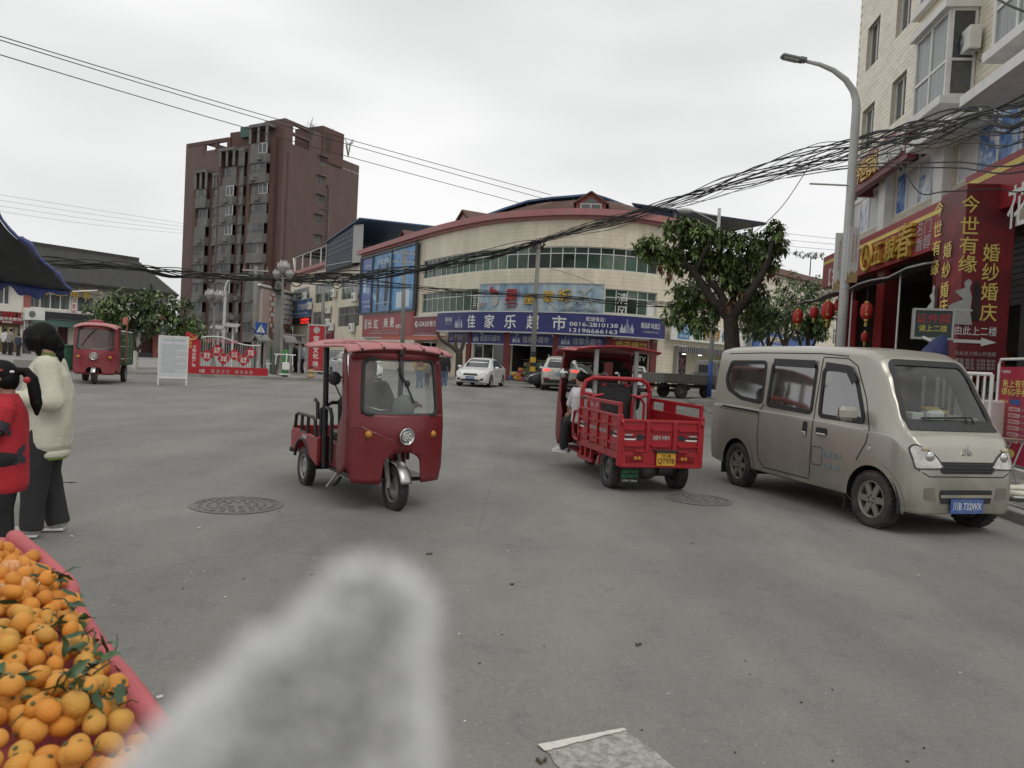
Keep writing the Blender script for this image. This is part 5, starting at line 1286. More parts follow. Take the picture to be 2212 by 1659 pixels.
 # ---- long red sign with yellow stripe
OFF=1.4
sz0=rb(1848,598,off=OFF)[1];sz1=rb(1857,519,off=OFF)[1]
t=thing('shop_sign','long red sign with yellow stripe, round emblem and gold characters','signboard',RB.at(5,sz0,OFF))
s0,s1=rb(1774,640,off=OFF)[0],rb(2040,500,off=OFF)[0]
obj('panel',band(MB(),RB,s0,s1,sz0,sz1,OFF-.3,OFF,step=9),SIGNRED,t)
obj('stripe',band(MB(),RB,s0+.05,s1,sz1-.30,sz1-.19,OFF,OFF+.01,step=9),LETYEL,t)
rt_=lambda px,py:(lambda q_:RB.fr(q_[0],q_[1],OFF))(rb(px,py,off=OFF))
for ch,px,py,h_ in(('五',1902,548,.62),('粮',1930,538,.66),('春',1962,520,.92)):text(ch,t,LETGOLD,rt_(px,py),h=h_,w=h_*1.25,bold=.02,depth=.12,slant=.12)
fr=rt_(1874,556);mb=MB();mb.tube([fr@V((.46*math.cos(k*.2618),.40*math.sin(k*.2618),.03))for k in range(24)],.06,6,closed=True)
mb.bar(fr@V((-.22,-.2,.03)),fr@V((0,.3,.03)),.09,.06,up=fr.col[2].xyz);mb.bar(fr@V((.22,-.2,.03)),fr@V((0,.3,.03)),.09,.06,up=fr.col[2].xyz);mb.bar(fr@V((-.16,-.02,.03)),fr@V((.16,-.02,.03)),.09,.06,up=fr.col[2].xyz);obj('emblem',mb,LETGOLD,t)
text('【兴盛】',t,LETW,rt_(1816,590),h=.62,w=2.9,bold=.02)
text('名门\n香醇',t,LETGREY,rt_(1995,508),h=.75,w=.95,bold=.01)
t=thing('shop_sign','red sign with yellow stripe and white flower character at the picture edge','signboard',RB.at(12,sz0,OFF))
q0=rb(2176,480,off=OFF)[0]-2.0
obj('panel',band(MB(),RB,q0,q0+6,sz0+.35,sz1+.25,OFF-.3,OFF,step=9),SIGNRED,t);obj('stripe',band(MB(),RB,q0,q0+6,sz1-.03,sz1+.1,OFF,OFF+.01,step=9),LETYEL,t)
text('花',t,LETW,rt_(2199,443),h=.85,w=.8,bold=.03);
# ---- maroon sign higher on the corner
t=thing('studio_sign','maroon sign with gold and white characters high on the building corner behind cables','signboard',RB.at(1,9.6,.6))
ms0,mz0=rb(1850,415,off=.7);ms1,_z=rb(1962,300,off=.7);mz1=rb(1852,348,off=.7)[1]
obj('panel',band(MB(),RB,ms0-.6,ms1,mz0,mz1,.45,.7,step=9),MAROON,t)
obj('side_panel',MB().box(RB.at(ms0-.75,(mz0+mz1)/2,.2),(.2,1.1,mz1-mz0),rz=tang),MAROON,t)
L=ms1-ms0
for ch,u,m_ in zip('今世有缘婚纱婚庆',(.02,.14,.26,.38,.52,.64,.76,.88),(LETGOLD,)*4+(LETW,)*4):text(ch,t,m_,RB.fr(ms0+L*u+.2,(mz0+mz1)/2,.7),h=.72,w=.62,bold=.02,depth=.08)
# ---- box-shaped upright sign on the pavement
C0=D(2068,700,16.0);C0.z=0
rd=V((-RB.tan(1).x,-RB.tan(1).y,0));xd=V((rd.y,-rd.x,0))
LF=Path([((C0+rd*1.25).x,(C0+rd*1.25).y),(C0.x,C0.y)]);RF=Path([(C0.x,C0.y),((C0+xd*1.0).x,(C0+xd*1.0).y)])
ztop,zbot=5.62,1.62
t=thing('box_sign','tall dark red box sign with yellow wedding lettering and a white arrow','signboard',C0)
DRED=advert('red_poster',(.13,.016,.022),(.18,.022,.028),(.30,.03,.035),.9)
mb=MB();mb.box(C0+rd*.62+xd*.5+V((0,0,(ztop+zbot)/2)),(.98,1.23,ztop-zbot),rz=math.atan2(xd.y,xd.x),ch=.01);obj('box',mb,DRED,t)
rz_=lambda py:RF.hit(2110,py)[1]
def rtx(b,px,py,h,w,m_,**k):s_,z=RF.hit(px,py);return text(b,t,m_,RF.fr(s_,z,.012),h=h,w=w,**k)
for ch,py in zip('今世有缘',(441,487,530,570)):rtx(ch,2096-(py-441)*.05,py,.36,.36,LETYEL,bold=.02)
for ch,py in zip('婚纱婚庆',(546,588,630,675)):rtx(ch,2141-(py-546)*.05,py,.37,.33,LETYEL,bold=.02)
rtx('由此上二楼',2107,715,.19,.82,LETW,bold=.015)
s_,z=RF.hit(2105,738);fr=RF.fr(s_,z,.016);mb=MB();mb.add([fr@V((x,y,0))for x,y in((-.42,-.035),(.12,-.035),(.12,-.09),(.42,0),(.12,.09),(.12,.035),(-.42,.035))],[tuple(range(7))]);obj('arrow',mb,LETW,t)
def couple(path,px,py,h):
 s_,z=path.hit(px,py);fr=path.fr(s_,z,.016)
 g_=[(-.28,-.5),(-.42,-.1),(-.12,.05),(-.3,.22),(-.1,.3),(-.12,.42),(-.04,.5),(.04,.44),(.0,.3),(.06,.1),(.04,-.2),(.1,-.5)]
 mb=MB();mb.add([fr@V((x*h,y*h,0))for x,y in g_],[tuple(range(len(g_)))]);obj('printed_figure',mb,LETGREY,t)
 g_=[(.08,-.4),(.1,.1),(.08,.35),(.14,.5),(.2,.36),(.24,.1),(.22,-.4)]
 mb=MB();mb.add([fr@V((x*h,y*h,.002))for x,y in g_],[tuple(range(len(g_)))]);obj('printed_figure',mb,mat('dark_print',(.03,.02,.025),.5),t)
couple(RF,2092,652,.95);couple(LF,2018,654,.8)
rtx('社会主义核心价值观',2106,764,.09,.8,LETGREY)
for r_,py in enumerate((779,787,795)):
 rtx('富强 民主 文明 和谐',2106,py,.07,.8,LETGREY,bold=.04)
def ltx(b,px,py,h,w):s_,z=LF.hit(px,py);return text(b,t,LETYEL,LF.fr(s_,z,.012),h=h,w=w,bold=.02)
for ch,py in zip('今世有缘',(452,494,535,578)):ltx(ch,2030-(py-452)*.07,py,.34,.42)
for ch,py in zip('婚纱婚庆',(540,583,626,662)):ltx(ch,2048-(py-540)*.07,py,.34,.40)
mb=MB()
for k in(.1,.9):q_=C0+rd*.62+xd*k;mb.bar(V((q_.x,q_.y,.12)),V((q_.x,q_.y,zbot)),.08,.08)
obj('post',mb,STEEL,t)
# ---- small electronic board hung on it
q0,q1=D(1976,700,15.2),D(2056,700,15.0);EB=Path([(q0.x,q0.y),(q1.x,q1.y)]);ez0,ez1=EB.hit(2015,729)[1],EB.hit(2015,671)[1]
t=thing('electronic_board','small dark electronic board with red and yellow characters in a steel frame','display',EB.at(EB.L/2,ez0))
obj('panel',band(MB(),EB,0,EB.L,ez0,ez1,-.12,0,step=9),mat('led_board_dark',(.02,.04,.035),.4,var=.2),t)
mb=MB();band(mb,EB,-.04,EB.L+.04,ez0-.04,ez0,-.14,.03,step=9);band(mb,EB,-.04,EB.L+.04,ez1,ez1+.04,-.14,.03,step=9);band(mb,EB,-.04,0,ez0,ez1,-.14,.03);band(mb,EB,EB.L,EB.L+.04,ez0,ez1,-.14,.03);obj('frame',mb,STEEL,t)
text('证件照',t,mat('dim_led_red',(.26,.02,.025),.5,emit=.1),EB.fr(EB.L/2,ez0+(ez1-ez0)*.70,.004),h=.19,w=.6,bold=.03);text('请上二楼',t,mat('dim_led_yellow',(.42,.34,.06),.5,emit=.1),EB.fr(EB.L/2,ez0+(ez1-ez0)*.34,.004),h=.13,w=.5,bold=.03)
obj('bracket',MB().bar(EB.at(EB.L/2,ez1+.03,-.07),EB.at(EB.L+.35,ez1+.03,-.07),.04,.04),STEEL,t)
# ---- awning with lanterns
AO=2.25
as0,az0=rb(1721,657,off=AO);as1=rb(2003,567,off=AO)[0];az1=rb(2010,565,off=AO)[1]
azm=(az0+az1)/2
t=thing('shop_awning','dark tarpaulin awning sloping out beneath the red sign','awning',RB.at(5,azm,AO))
mb=MB();n=16
def awn(u,v):s_=as0+(as1-as0)*u;return RB.at(s_,az0+(az1-az0)*min(1,u*(as1-as0)/max(.1,as1-as0))+(.22)*v+.05*math.sin(u*22)*(1-v),AO+(OFF-.2-AO)*v)
mb.grid(awn,30,5);obj('cover',mb,mat('dark_tarpaulin',(.05,.052,.056),.55,var=.25,scale=2),t,solid=.015,smooth=True)
mb=MB()
for u in(0,.33,.66,1.0):mb.tube([awn(u,0)+V((0,0,-.02)),awn(u,1)+V((0,0,-.02))],.02,6)
mb.tube([awn(k/10,0)+V((0,0,-.015))for k in range(11)],.022,6);obj('frame',mb,STEEL,t)
for u in(.5,.82):q_=awn(u,.2);obj('post',MB().tube([V((q_.x,q_.y,.12)),q_],.025,8),ALU,t)
LRED=mat('lantern_red',(.40,.018,.016),.55,var=.12,scale=8,bump=.2,bscale=30)
def lantern(px,py,hpx,d_,label):
 p=D(px,py,d_);h=hpx/FPX*d_;w=h*.62
 t=thing('lantern',label,'lantern',(p.x,p.y,p.z-h/2),0,'red lanterns under the awning')
 mb=MB();N=12;n=20
 prof=[(w/2*(1-abs(2*k/N-1)**2.6)**.5*.98+w*.06,-h/2+h*k/N)for k in range(N+1)]
 vs=[]
 for r_,hh in prof:
  for k in range(n):a=2*math.pi*k/n;rr=r_*(1+.03*math.cos(n/2*a));vs.append((p.x+rr*math.cos(a),p.y+rr*math.sin(a),p.z+hh))
 mb.add(vs,[(i*n+k,i*n+(k+1)%n,(i+1)*n+(k+1)%n,(i+1)*n+k)for i in range(N)for k in range(n)]);obj('shade',mb,LRED,t,smooth=True)
 for sg in(-1,1):obj('cap',MB().lathe([(0,-.02),(w*.2,-.02),(w*.2,.02),(0,.02)],14,c=p+V((0,0,sg*(h/2+.01)))),LETGOLD,t)
 obj('tassel',MB().lathe([(.02,0),(w*.13,-h*.16),(w*.15,-h*.32),(.01,-h*.32)],10,c=p+V((0,0,-h/2-.03))),mat('yellow_tassel',(.36,.30,.06),.8,bump=.4,bscale=80),t)
 obj('cord',MB().tube([p+V((0,0,h/2)),p+V((0,0,h/2+.35))],.008,5),BLACK,t)
 dv=V((-p.x,-p.y,0)).normalized();fr=frame(p+dv*(w/2*1.06),V((-dv.y,dv.x,0)),(0,0,1))
 if hpx>28:text('五粮春',t,LETYEL,fr,h=h*.55,w=w*.2,vertical=True,proud=.003)
lantern(1723,684,31,23.5,'red paper lantern hanging at the far tip of the awning')
lantern(1758,675,25,25.5,'smallest red lantern, second from the far tip of the awning')
lantern(1788,671,40,22.5,'largest red lantern just left of the pale lamp pole')
lantern(1810,660,24,25,'red lantern half hidden by the pale lamp pole')
lantern(1872,672,37,19.5,'red lantern with gold characters right of the lamp pole')
lantern(1868,728,22,21,'small dim red lantern below the one right of the lamp pole')
# ---- goods on the pavement before the shops
t=thing('covered_stall','market stall heaped with goods under a pale purple cover','stall',D(1990,800,15.5).xy.to_3d()+V((0,0,.12)))
p=D(1985,800,15.8);p.z=0
mb=MB();mb.box(p+V((0,0,.55)),(1.7,1.2,.9),rz=tang,ch=.04);obj('table',mb,mat('stall_cloth_dark',(.06,.05,.06),.8,var=.2),t)
def lump(u,v):return p+V(((u-.5)*2.0,(v-.5)*1.5,1.05+.42*math.sin(u*3.14)**.6*math.sin(v*3.14)**.6+.06*noise.noise(V((u*6,v*6,1)))))
mb=MB();mb.grid(lump,20,14);obj('cover',mb,mat('purple_cover',(.20,.14,.16),.6,var=.25,scale=3),t,smooth=True,solid=.01)
mb=MB()
for k in range(9):q_=p+V((rnd.uniform(-.9,.4),rnd.uniform(-.5,.5),1.45+rnd.uniform(0,.25)));mb.box(q_,(.35,.3,.22),rz=rnd.uniform(0,3),ch=.02)
obj('bundle',mb,mat('yellow_bundle',(.26,.19,.04),.7,var=.3,scale=4),t,kind='stuff')
q_=D(2010,765,14.2);t=thing('folded_parasol','folded navy blue parasol leaning beneath the electronic board','parasol',(q_.x,q_.y,.12))
mb=MB();a,b_=D(2038,727,14.4),D(1998,805,14.0)
mb.tube([a.lerp(b_,k/8)for k in range(9)],[.05,.12,.17,.20,.22,.24,.25,.26,.22],10);obj('cover',remesh(mb,.03,2,.5,lambda c:.02*noise.noise(c*8)),mat('navy_cloth',(.03,.04,.12),.8,var=.2),t)
obj('pole',MB().tube([D(1992,728,14.5),D(2044,752,14.3)],.03,8),ALU,t)
obj('stand',MB().tube([b_,V((b_.x,b_.y,.12))],.03,8),ALU,t)
# white rail with a pale cabinet behind
q0,q1=D(2026,830,13.3),D(2142,830,12.6);BRL=Path([(q0.x,q0.y),(q1.x,q1.y)])
t=thing('barrier_rail','white tubular barrier rail behind the van windscreen','barrier',BRL.at(BRL.L/2,.12))
zr=BRL.hit(2080,806)[1]
obj('top_rail',MB().tube([BRL.at(0,zr),BRL.at(BRL.L,zr)],.03,8),WHITE,t);obj('low_rail',MB().tube([BRL.at(0,.5),BRL.at(BRL.L,.5)],.025,8),WHITE,t)
for k in range(9):s_=BRL.L*k/8;obj('upright',MB().tube([BRL.at(s_,.12 if k%4==0 else .5),BRL.at(s_,zr)],.018 if k%4 else .03,6),WHITE,t)
p=BRL.at(.55,0,-.5);t=thing('white_box','pale plastic box standing behind the white barrier rail','box',p+V((0,0,.12)))
obj('body',MB().box(p+V((0,0,.92)),(.75,.45,.62),ch=.03),WHITE,t);obj('base',MB().box(p+V((0,0,.36)),(.8,.5,.48),ch=.02),GREYGL[1],t)
# red offer poster on a white stand
q0,q1=G(2143,1003,.12),G(2222,1026,.12);PS=Path([(q0.x,q0.y),(q1.x,q1.y)])
t=thing('poster_stand','red offer poster on a white tubular stand at the picture edge','poster',PS.at(PS.L/2,.12))
pz=lambda py:PS.hit(2175,py)[1]
zt_,zb_=pz(776),pz(998)
obj('frame',MB().tube([PS.at(0,.13),PS.at(0,zt_-.08),PS.at(.06,zt_),PS.at(PS.L-.06,zt_),PS.at(PS.L,zt_-.08),PS.at(PS.L,.13)],.022,8),WHITE,t);obj('foot_bar',MB().tube([PS.at(-.05,.15),PS.at(PS.L+.05,.15)],.025,8),WHITE,t)
obj('sheet',band(MB(),PS,.07,PS.L-.05,zb_,zt_-.13,.0,.006,step=9),advert('crimson_poster',(.30,.015,.05),(.42,.03,.06),(.5,.06,.05),1.2),t)
PW,PH=PS.L-.16,zt_-.13-zb_
def ptx(b,u,v,h,w,m_,**k):return text(b,t,m_,PS.fr(.08+PW*u,zb_+PH*v,.008),h=h,w=w,**k)
ptx('账上有钱\n得5G手机',.5,.78,PH*.17,PW*.82,LETYEL,bold=.03);ptx('中国电信',.2,.95,.05,PW*.28,LETW)
def pbox(u0,u1,v0,v1,m_):obj('print',band(MB(),PS,.08+PW*u0,.08+PW*u1,zb_+PH*v0,zb_+PH*v1,.007,.009,step=9),m_,t)
pbox(.38,.68,.61,.66,BLUE);ptx('套餐档',.2,.635,.05,PW*.25,LETYEL)
for k in range(6):
 v=.56-k*.065;pbox(.36,.70,v-.02,v+.02,mat('pink_print',(.62,.42,.42),.5));ptx('%d月'%(k+1),.18,v,.045,PW*.14,LETYEL,bold=.02);ptx('¥5800元',.53,v,.035,PW*.26,LETRED);ptx('乐享5G套餐',.85,v,.035,PW*.24,LETGREY)
fr=PS.fr(.08+PW*.5,zb_+PH*.1,.008);mb=MB();mb.add([fr@V((.16*math.cos(k*.52),.07*math.sin(k*.52),0))for k in range(12)],[tuple(range(12))]);obj('print',mb,LETYEL,t)
# folding stool and vegetables on a tray
p=G(2172,1046,.12);t=thing('folding_table','small brown-topped folding table with thin steel legs beside the poster','table',p)
zt2=1.5-(946-830)/FPX*p.y
obj('top',MB().box((p.x,p.y,zt2),(.34,.3,.025),ch=.006),mat('worn_wood',(.17,.12,.08),.7,var=.2),t)
for a,b_ in(((-.13,-.12),(.05,.12)),((.13,-.12),(-.05,.12))):
 obj('leg',MB().tube([(p.x+a[0],p.y+a[1],zt2),(p.x-a[0]*.6,p.y+a[1],.125)],.011,6),STEEL,t);obj('leg',MB().tube([(p.x+a[0],p.y-a[1],zt2),(p.x-a[0]*.6,p.y-a[1],.125)],.011,6),STEEL,t)
p=G(2212,1082,.12);t=thing('vegetable_tray','low dark tray holding white radishes and greens at the kerb','tray',p)
mb=MB();mb.box(p+V((.05,0,.03)),(.62,.42,.05),rz=-.1,ch=.01);obj('tray',mb,mat('tray_dark',(.07,.065,.06),.6,var=.2),t);mb=MB();mb.tube([p+V((.05+x,y,.07))for x,y in((-.31,-.21),(.31,-.21),(.31,.21),(-.31,.21))],.012,6,closed=True);obj('rim',mb,ALU,t)
RAD=mat('radish_white',(.62,.58,.47),.45,var=.12,scale=9);LEAFV=mat('veg_leaf',(.05,.10,.025),.6,var=.3,scale=12)
for k in range(9):
 c=p+V((-.2+.1*(k%5)+rnd.uniform(-.02,.02),-.12+.12*(k//4),.10+.05*(k//5)));dv=V((1,rnd.uniform(-.5,.1),0)).normalized()
 r=thing('radish','plump white radish lying in the tray by the kerb','radish',c,0,'radishes in the tray')
 obj('root',MB().tube([c+dv*x for x in(-.12,-.10,-.04,.04,.09,.12)],[.008,.022,.038,.04,.028,.01],10),RAD,r,smooth=True)
 mb=MB()
 for q_ in range(4):e_=c+dv*.12+V((rnd.uniform(.02,.08),rnd.uniform(-.06,.06),rnd.uniform(.0,.08)));mb.quad(c+dv*.11,c+dv*.12+V((.02,.03,.03)),e_,c+dv*.13+V((.03,-.03,.02)))
 obj('leaf',mb,LEAFV,r)
 # things far along the side street on the right: buildings past the tree
SB=Path([(FAC.at(sB,0).x+4.5,FAC.at(sB,0).y+8),(38,82)])
t=thing('side_street_building','cream three-storey building with barred windows behind the tree','building',SB.at(8))
hs_=[]
for i in range(9):
 for z in(4.6,7.6):hs_.append((1.2+i*3.4,2.9+i*3.4,z,z+1.5))
obj('wall',wall_mb(SB,-4,32,0,10.2,hs_,.2),BEIGE,t)
for h_ in hs_:window(t,SB,h_[0],h_[1],h_[2],h_[3],3,[.7],WHITE,GREENGL[:2]+GREYGL[:1],off=-.08,bar=.06)
obj('eaves',band(MB(),SB,-4,32,9.9,10.4,-.2,.5),mat('brown_eaves',(.20,.12,.10),.7,var=.15),t)
def shop_sign(label,path,px0,px1,py0,py1,off,m_,tx=None,tm=None,pyc=None,**k):
 pyc=pyc or(py0+py1)/2;pm_=(px0+px1)/2
 s0,s1=path.hit(px0,pyc,off=off)[0],path.hit(px1,pyc,off=off)[0];z0,z1=path.hit(pm_,py1,off=off)[1],path.hit(pm_,py0,off=off)[1]
 t=thing('shop_signboard',label,'signboard',path.at((s0+s1)/2,z0,off));board(t,path,s0,s1,z0,z1,off,.12,m_,'panel');return t,s0,s1,z0,z1
SH=Path([(FAC.at(70.5,0).x,FAC.at(70.5,0).y),(22,63)])
t,s0,s1,z0,z1=shop_sign('white drinks shop sign with colourful cartoon lettering and a blue square',SH,1450,1625,706,742,.5,WHITE)
L=s1-s0;zc=(z0+z1)/2
obj('blue_square',band(MB(),SH,s0+L*.07,s0+L*.20,z0+.1,z1-.1,.5,.51,step=9),mat('sky_blue_sheet',(.03,.22,.46),.4),t);text('3Q',t,LETW,SH.fr(s0+L*.135,zc+.15,.512),h=.42,w=L*.10);text('即沙湾',t,LETW,SH.fr(s0+L*.135,zc-.28,.512),h=.2,w=L*.09)
for ch,u,c_ in zip('吕唐哪佗豆',(.30,.40,.52,.63,.73),((.02,.16,.06),(.5,.28,.03),(.40,.22,.03),(.05,.2,.3),(.45,.05,.05))):text(ch,t,mat('cartoon_letter_%s'%u,c_,.5),SH.fr(s0+L*u,zc,.51),h=(z1-z0)*.7,w=L*.085,bold=.05,depth=.04)
for u,c_ in((.28,(.02,.16,.06)),(.40,(.5,.3,.04))):
 fr=SH.fr(s0+L*u,zc+.1,.52);mb=MB();mb.tube([fr@V((.42*math.cos(k*.3),.5*math.sin(k*.3),0))for k in range(-2,15)],.06,5);obj('cartoon_curl',mb,mat('curl_%s'%u,c_,.5),t)
t,s0,s1,z0,z1=shop_sign('blue kitchen shop sign with yellow characters behind the tree trunk',SH,1628,1762,722,755,1.2,BLUE);L=s1-s0;zc=(z0+z1)/2
text('德华开元',t,LETYEL,SH.fr(s0+L*.33,zc+.06,1.2),h=(z1-z0)*.42,w=L*.26,bold=.03);text('DEHUAKAIYUAN',t,LETW,SH.fr(s0+L*.26,zc-.42,1.2),h=.2,w=L*.34,bold=.02)
fr=SH.fr(s0+L*.13,zc+.05,1.206);mb=MB();mb.add([fr@V((.36*math.cos(k*.3142),.36*math.sin(k*.3142),0))for k in range(20)],[tuple(range(20))]);obj('emblem',mb,mat('emblem_salmon',(.55,.25,.2),.5),t);mb=MB();mb.tube([fr@V((.26*math.cos(k*.3142),.26*math.sin(k*.3142),.01))for k in range(20)],.04,4,closed=True);obj('emblem_ring',mb,LETW,t)
# open drinks shop below the white sign
t=thing('drinks_shop_front','lit shop front under the cartoon sign with pink notes on its wall','shop front',SH.at(3))
s0,s1=SH.hit(1455,790)[0],SH.hit(1620,790)[0]
obj('back_wall',band(MB(),SH,s0,s1,0,2.7,-2.6,-2.5,step=9),mat('shop_dim_wall',(.10,.095,.09),.7,var=.2),t)
for s_ in(s0,s1-.2):obj('side_wall',MB().bar(SH.at(s_,1.35,-2.5),SH.at(s_,1.35,.3),.2,2.7),GCAN,t)
obj('canopy_strip',band(MB(),SH,s0,s1,2.55,2.95,.0,.55,step=9),GCAN,t)
mb=MB()
for k in range(40):s_=s0+(s1-s0)*k/40;mb.bar(SH.at(s_,2.56,.57),SH.at(s_,2.92,.57),.06,.05)
obj('strip_rib',mb,DARKSHEET,t,kind='stuff')
mb=MB()
for k in range(110):mb.box(SH.at(rnd.uniform(s0+.2,s0+(s1-s0)*.62),rnd.uniform(.7,2.2),-2.46),(.22,.05,.16),rz=math.atan2(SH.tan(1).y,SH.tan(1).x))
obj('note',mb,mat('pink_note',(.42,.20,.24),.7,var=.3,scale=6),t,kind='stuff')
for u in(.1,.25,.45,.6):obj('ceiling_lamp',MB().lathe([(0,0),(.13,0),(.13,.04),(0,.04)],12,c=SH.at(s0+(s1-s0)*u,2.46,-.9)),mat('lamp_glow',(1,.97,.88),.5,var=0,emit=4),t)
# wall continuing right of the curved front, behind the signs
t2=SH.at(0,0);obj('wall',wall_mb(SH,0.6,18,3.0,8.5,[(1.6,3.4,6.2,8.0)],.02,off=-.15),BEIGE,SM)
window(SM,SH,1.6,3.4,6.2,8.0,4,[],WHITE,GREYGL,off=-.2,bar=.05,name='barred_window')
# ================================================================== VEHICLES (x forward, y left, z up)
def lerpk(keys,x):
 if x<=keys[0][0]:return keys[0][1:]
 for a,b in zip(keys,keys[1:]):
  if x<=b[0]:
   t=(x-a[0])/(b[0]-a[0]);t=t*t*(3-2*t)*.35+t*.65
   return[p+(q-p)*t for p,q in zip(a[1:],b[1:])]
 return keys[-1][1:]
def crv(P,n):
 out=[]
 for i in range(len(P)-1):
  a,b,c,d=P[max(i-1,0)],P[i],P[i+1],P[min(i+2,len(P)-1)]
  for k in range(n):
   t=k/n;out.append(tuple(.5*(2*b[j]+(c[j]-a[j])*t+(2*a[j]-5*b[j]+4*c[j]-d[j])*t*t+(3*b[j]-a[j]-3*c[j]+d[j])*t**3)for j in(0,1)))
 out.append(P[-1]);return out
def car_body(keys,nx=110,ns=4):
 """lofted shell; keys rows: x, sill z, belt z, roof z, sill half-width, belt half-width, roof half-width"""
 x0,x1=keys[0][0],keys[-1][0];xs=[x0+(x1-x0)*(0.5-.5*math.cos(math.pi*i/nx))*.5+(x1-x0)*i/nx*.5 for i in range(nx+1)]
 secs=[]
 for x in xs:
  zb,zm,zr,wb,wm,wr=lerpk(keys,x);k=max(0.02,zr-zm)
  P=[(0,zb),(wb*.5,zb),(wb-.05,zb),(wb,zb+.07),(wm*.5+wb*.5+.012,zb+(zm-zb)*.45),(wm,zm-.04),(wm-.012,zm+.02),(wm+(wr-wm)*.55,zm+k*.5),(wr+.01,zr-k*.16),(wr-.035,zr-k*.05),(wr*.72,zr),(wr*.36,zr+.012),(0,zr+.015)]
  c=crv(P,ns);secs.append([V((x,y,z))for y,z in c]+[V((x,-y,z))for y,z in reversed(c[1:-1])])
 mb=MB();n=len(secs[0])
 for s in secs:mb.v+=s
 for i in range(len(secs)-1):
  for j in range(n):mb.f.append((i*n+j,(i+1)*n+j,(i+1)*n+(j+1)%n,i*n+(j+1)%n))
 mb.f.append(tuple(range(n)));mb.f.append(tuple((len(secs)-1)*n+j for j in reversed(range(n))))
 return mb
def bvh_of(mb):return BVHTree.FromPolygons(mb.v,mb.f)
def flat_panel(poly,step=.06):
 bm=bmesh.new();vs=[bm.verts.new((x,y,0))for x,y in poly];bm.faces.new(vs)
 for ax in(0,1):
  lo=min(p[ax]for p in poly);hi=max(p[ax]for p in poly);k=lo+step
  while k<hi-1e-4:
   co=(k,0,0)if ax==0 else(0,k,0);no=(1,0,0)if ax==0 else(0,1,0)
   bmesh.ops.bisect_plane(bm,geom=bm.verts[:]+bm.edges[:]+bm.faces[:],plane_co=co,plane_no=no);k+=step
 bm.verts.index_update();v=[(q.co.x,q.co.y)for q in bm.verts];f=[[q.index for q in fc.verts]for fc in bm.faces];bm.free();return v,f
def proj(bvh,o,d,off):
 h,n,i,dist=bvh.ray_cast(o,d)
 if h is None:return None
 if n.dot(d)>0:n=-n
 return h+n*off
def decal(bvh,poly,view,off=.004,step=.07,side=1):
 """outline drawn in side view (x,z) or front/rear view (y,z), laid on the shell"""
 v,f=flat_panel(poly,step);out=[]
 for a,b in v:
  if view=='side':p=proj(bvh,V((a,side*3,b)),V((0,-side,0)),off)or V((a,side*.7,b))
  elif view=='front':p=proj(bvh,V((8,a,b)),V((-1,0,0)),off)or V((3.2,a,b))
  elif view=='rear':p=proj(bvh,V((-8,a,b)),V((1,0,0)),off)or V((-.7,a,b))
  else:p=proj(bvh,V((a,b,5)),V((0,0,-1)),off)or V((a,b,1.8))
  out.append(p)
 mb=MB();mb.add(out,f);return mb
def strip(bvh,line,w,view,off=.006,side=1,closed=False):
 """narrow ribbon (seal, seam) along a line drawn in the same views"""
 pts=[]
 L=list(line)+([line[0]]if closed else[])
 for a,b in zip(L,L[1:]):
  n=max(1,int(math.hypot(b[0]-a[0],b[1]-a[1])/.05))
  for k in range(n):pts.append((a[0]+(b[0]-a[0])*k/n,a[1]+(b[1]-a[1])*k/n))
 if not closed:pts.append(L[-1])
 N=len(pts);mb=MB();vs=[]
 for i,p in enumerate(pts):
  q=pts[(i+1)%N]if closed else pts[min(i+1,N-1)];r=pts[i-1]if closed else pts[max(i-1,0)]
  dx,dy=q[0]-r[0],q[1]-r[1];l=math.hypot(dx,dy)or 1;nx,ny=-dy/l*w/2,dx/l*w/2
  for sg in(-1,1):
   a,b=p[0]+nx*sg,p[1]+ny*sg
   if view=='side':h=proj(bvh,V((a,side*3,b)),V((0,-side,0)),off)or V((a,side*.7,b))
   elif view=='front':h=proj(bvh,V((8,a,b)),V((-1,0,0)),off)or V((3.2,a,b))
   elif view=='rear':h=proj(bvh,V((-8,a,b)),V((1,0,0)),off)or V((-.7,a,b))
   else:h=proj(bvh,V((a,b,5)),V((0,0,-1)),off)or V((a,b,1.8))
   vs.append(h)
 fs=[(2*i,2*i+1,(2*i+3)%(2*N),(2*i+2)%(2*N))for i in range(N if closed else N-1)]
 mb.add(vs,fs);return mb
def inside(poly,x,y):
 c=False;n=len(poly)
 for i in range(n):
  (x1,y1),(x2,y2)=poly[i],poly[i-1]
  if(y1>y)!=(y2>y)and x<(x2-x1)*(y-y1)/(y2-y1)+x1:c=not c
 return c
def rounded(poly,r=.05,n=4):
 out=[];N=len(poly)
 for i in range(N):
  p,a,b=V(poly[i]),V(poly[i-1]),V(poly[(i+1)%N]);d1,d2=(a-p),(b-p);k=min(r,d1.length*.45,d2.length*.45)
  s,e=p+d1.normalized()*k,p+d2.normalized()*k
  for j in range(n+1):t=j/n;q=s*(1-t)**2+p*2*t*(1-t)+e*t*t;out.append((q.x,q.y))
 return out
TYRE=mat('tyre_rubber',(.028,.027,.026),.85,var=.25,scale=14,dirt=(.11,.10,.09),dscale=6,damt=.6)
CHROME=mat('chrome',(.62,.62,.6),.18,metal=.95,var=.05)
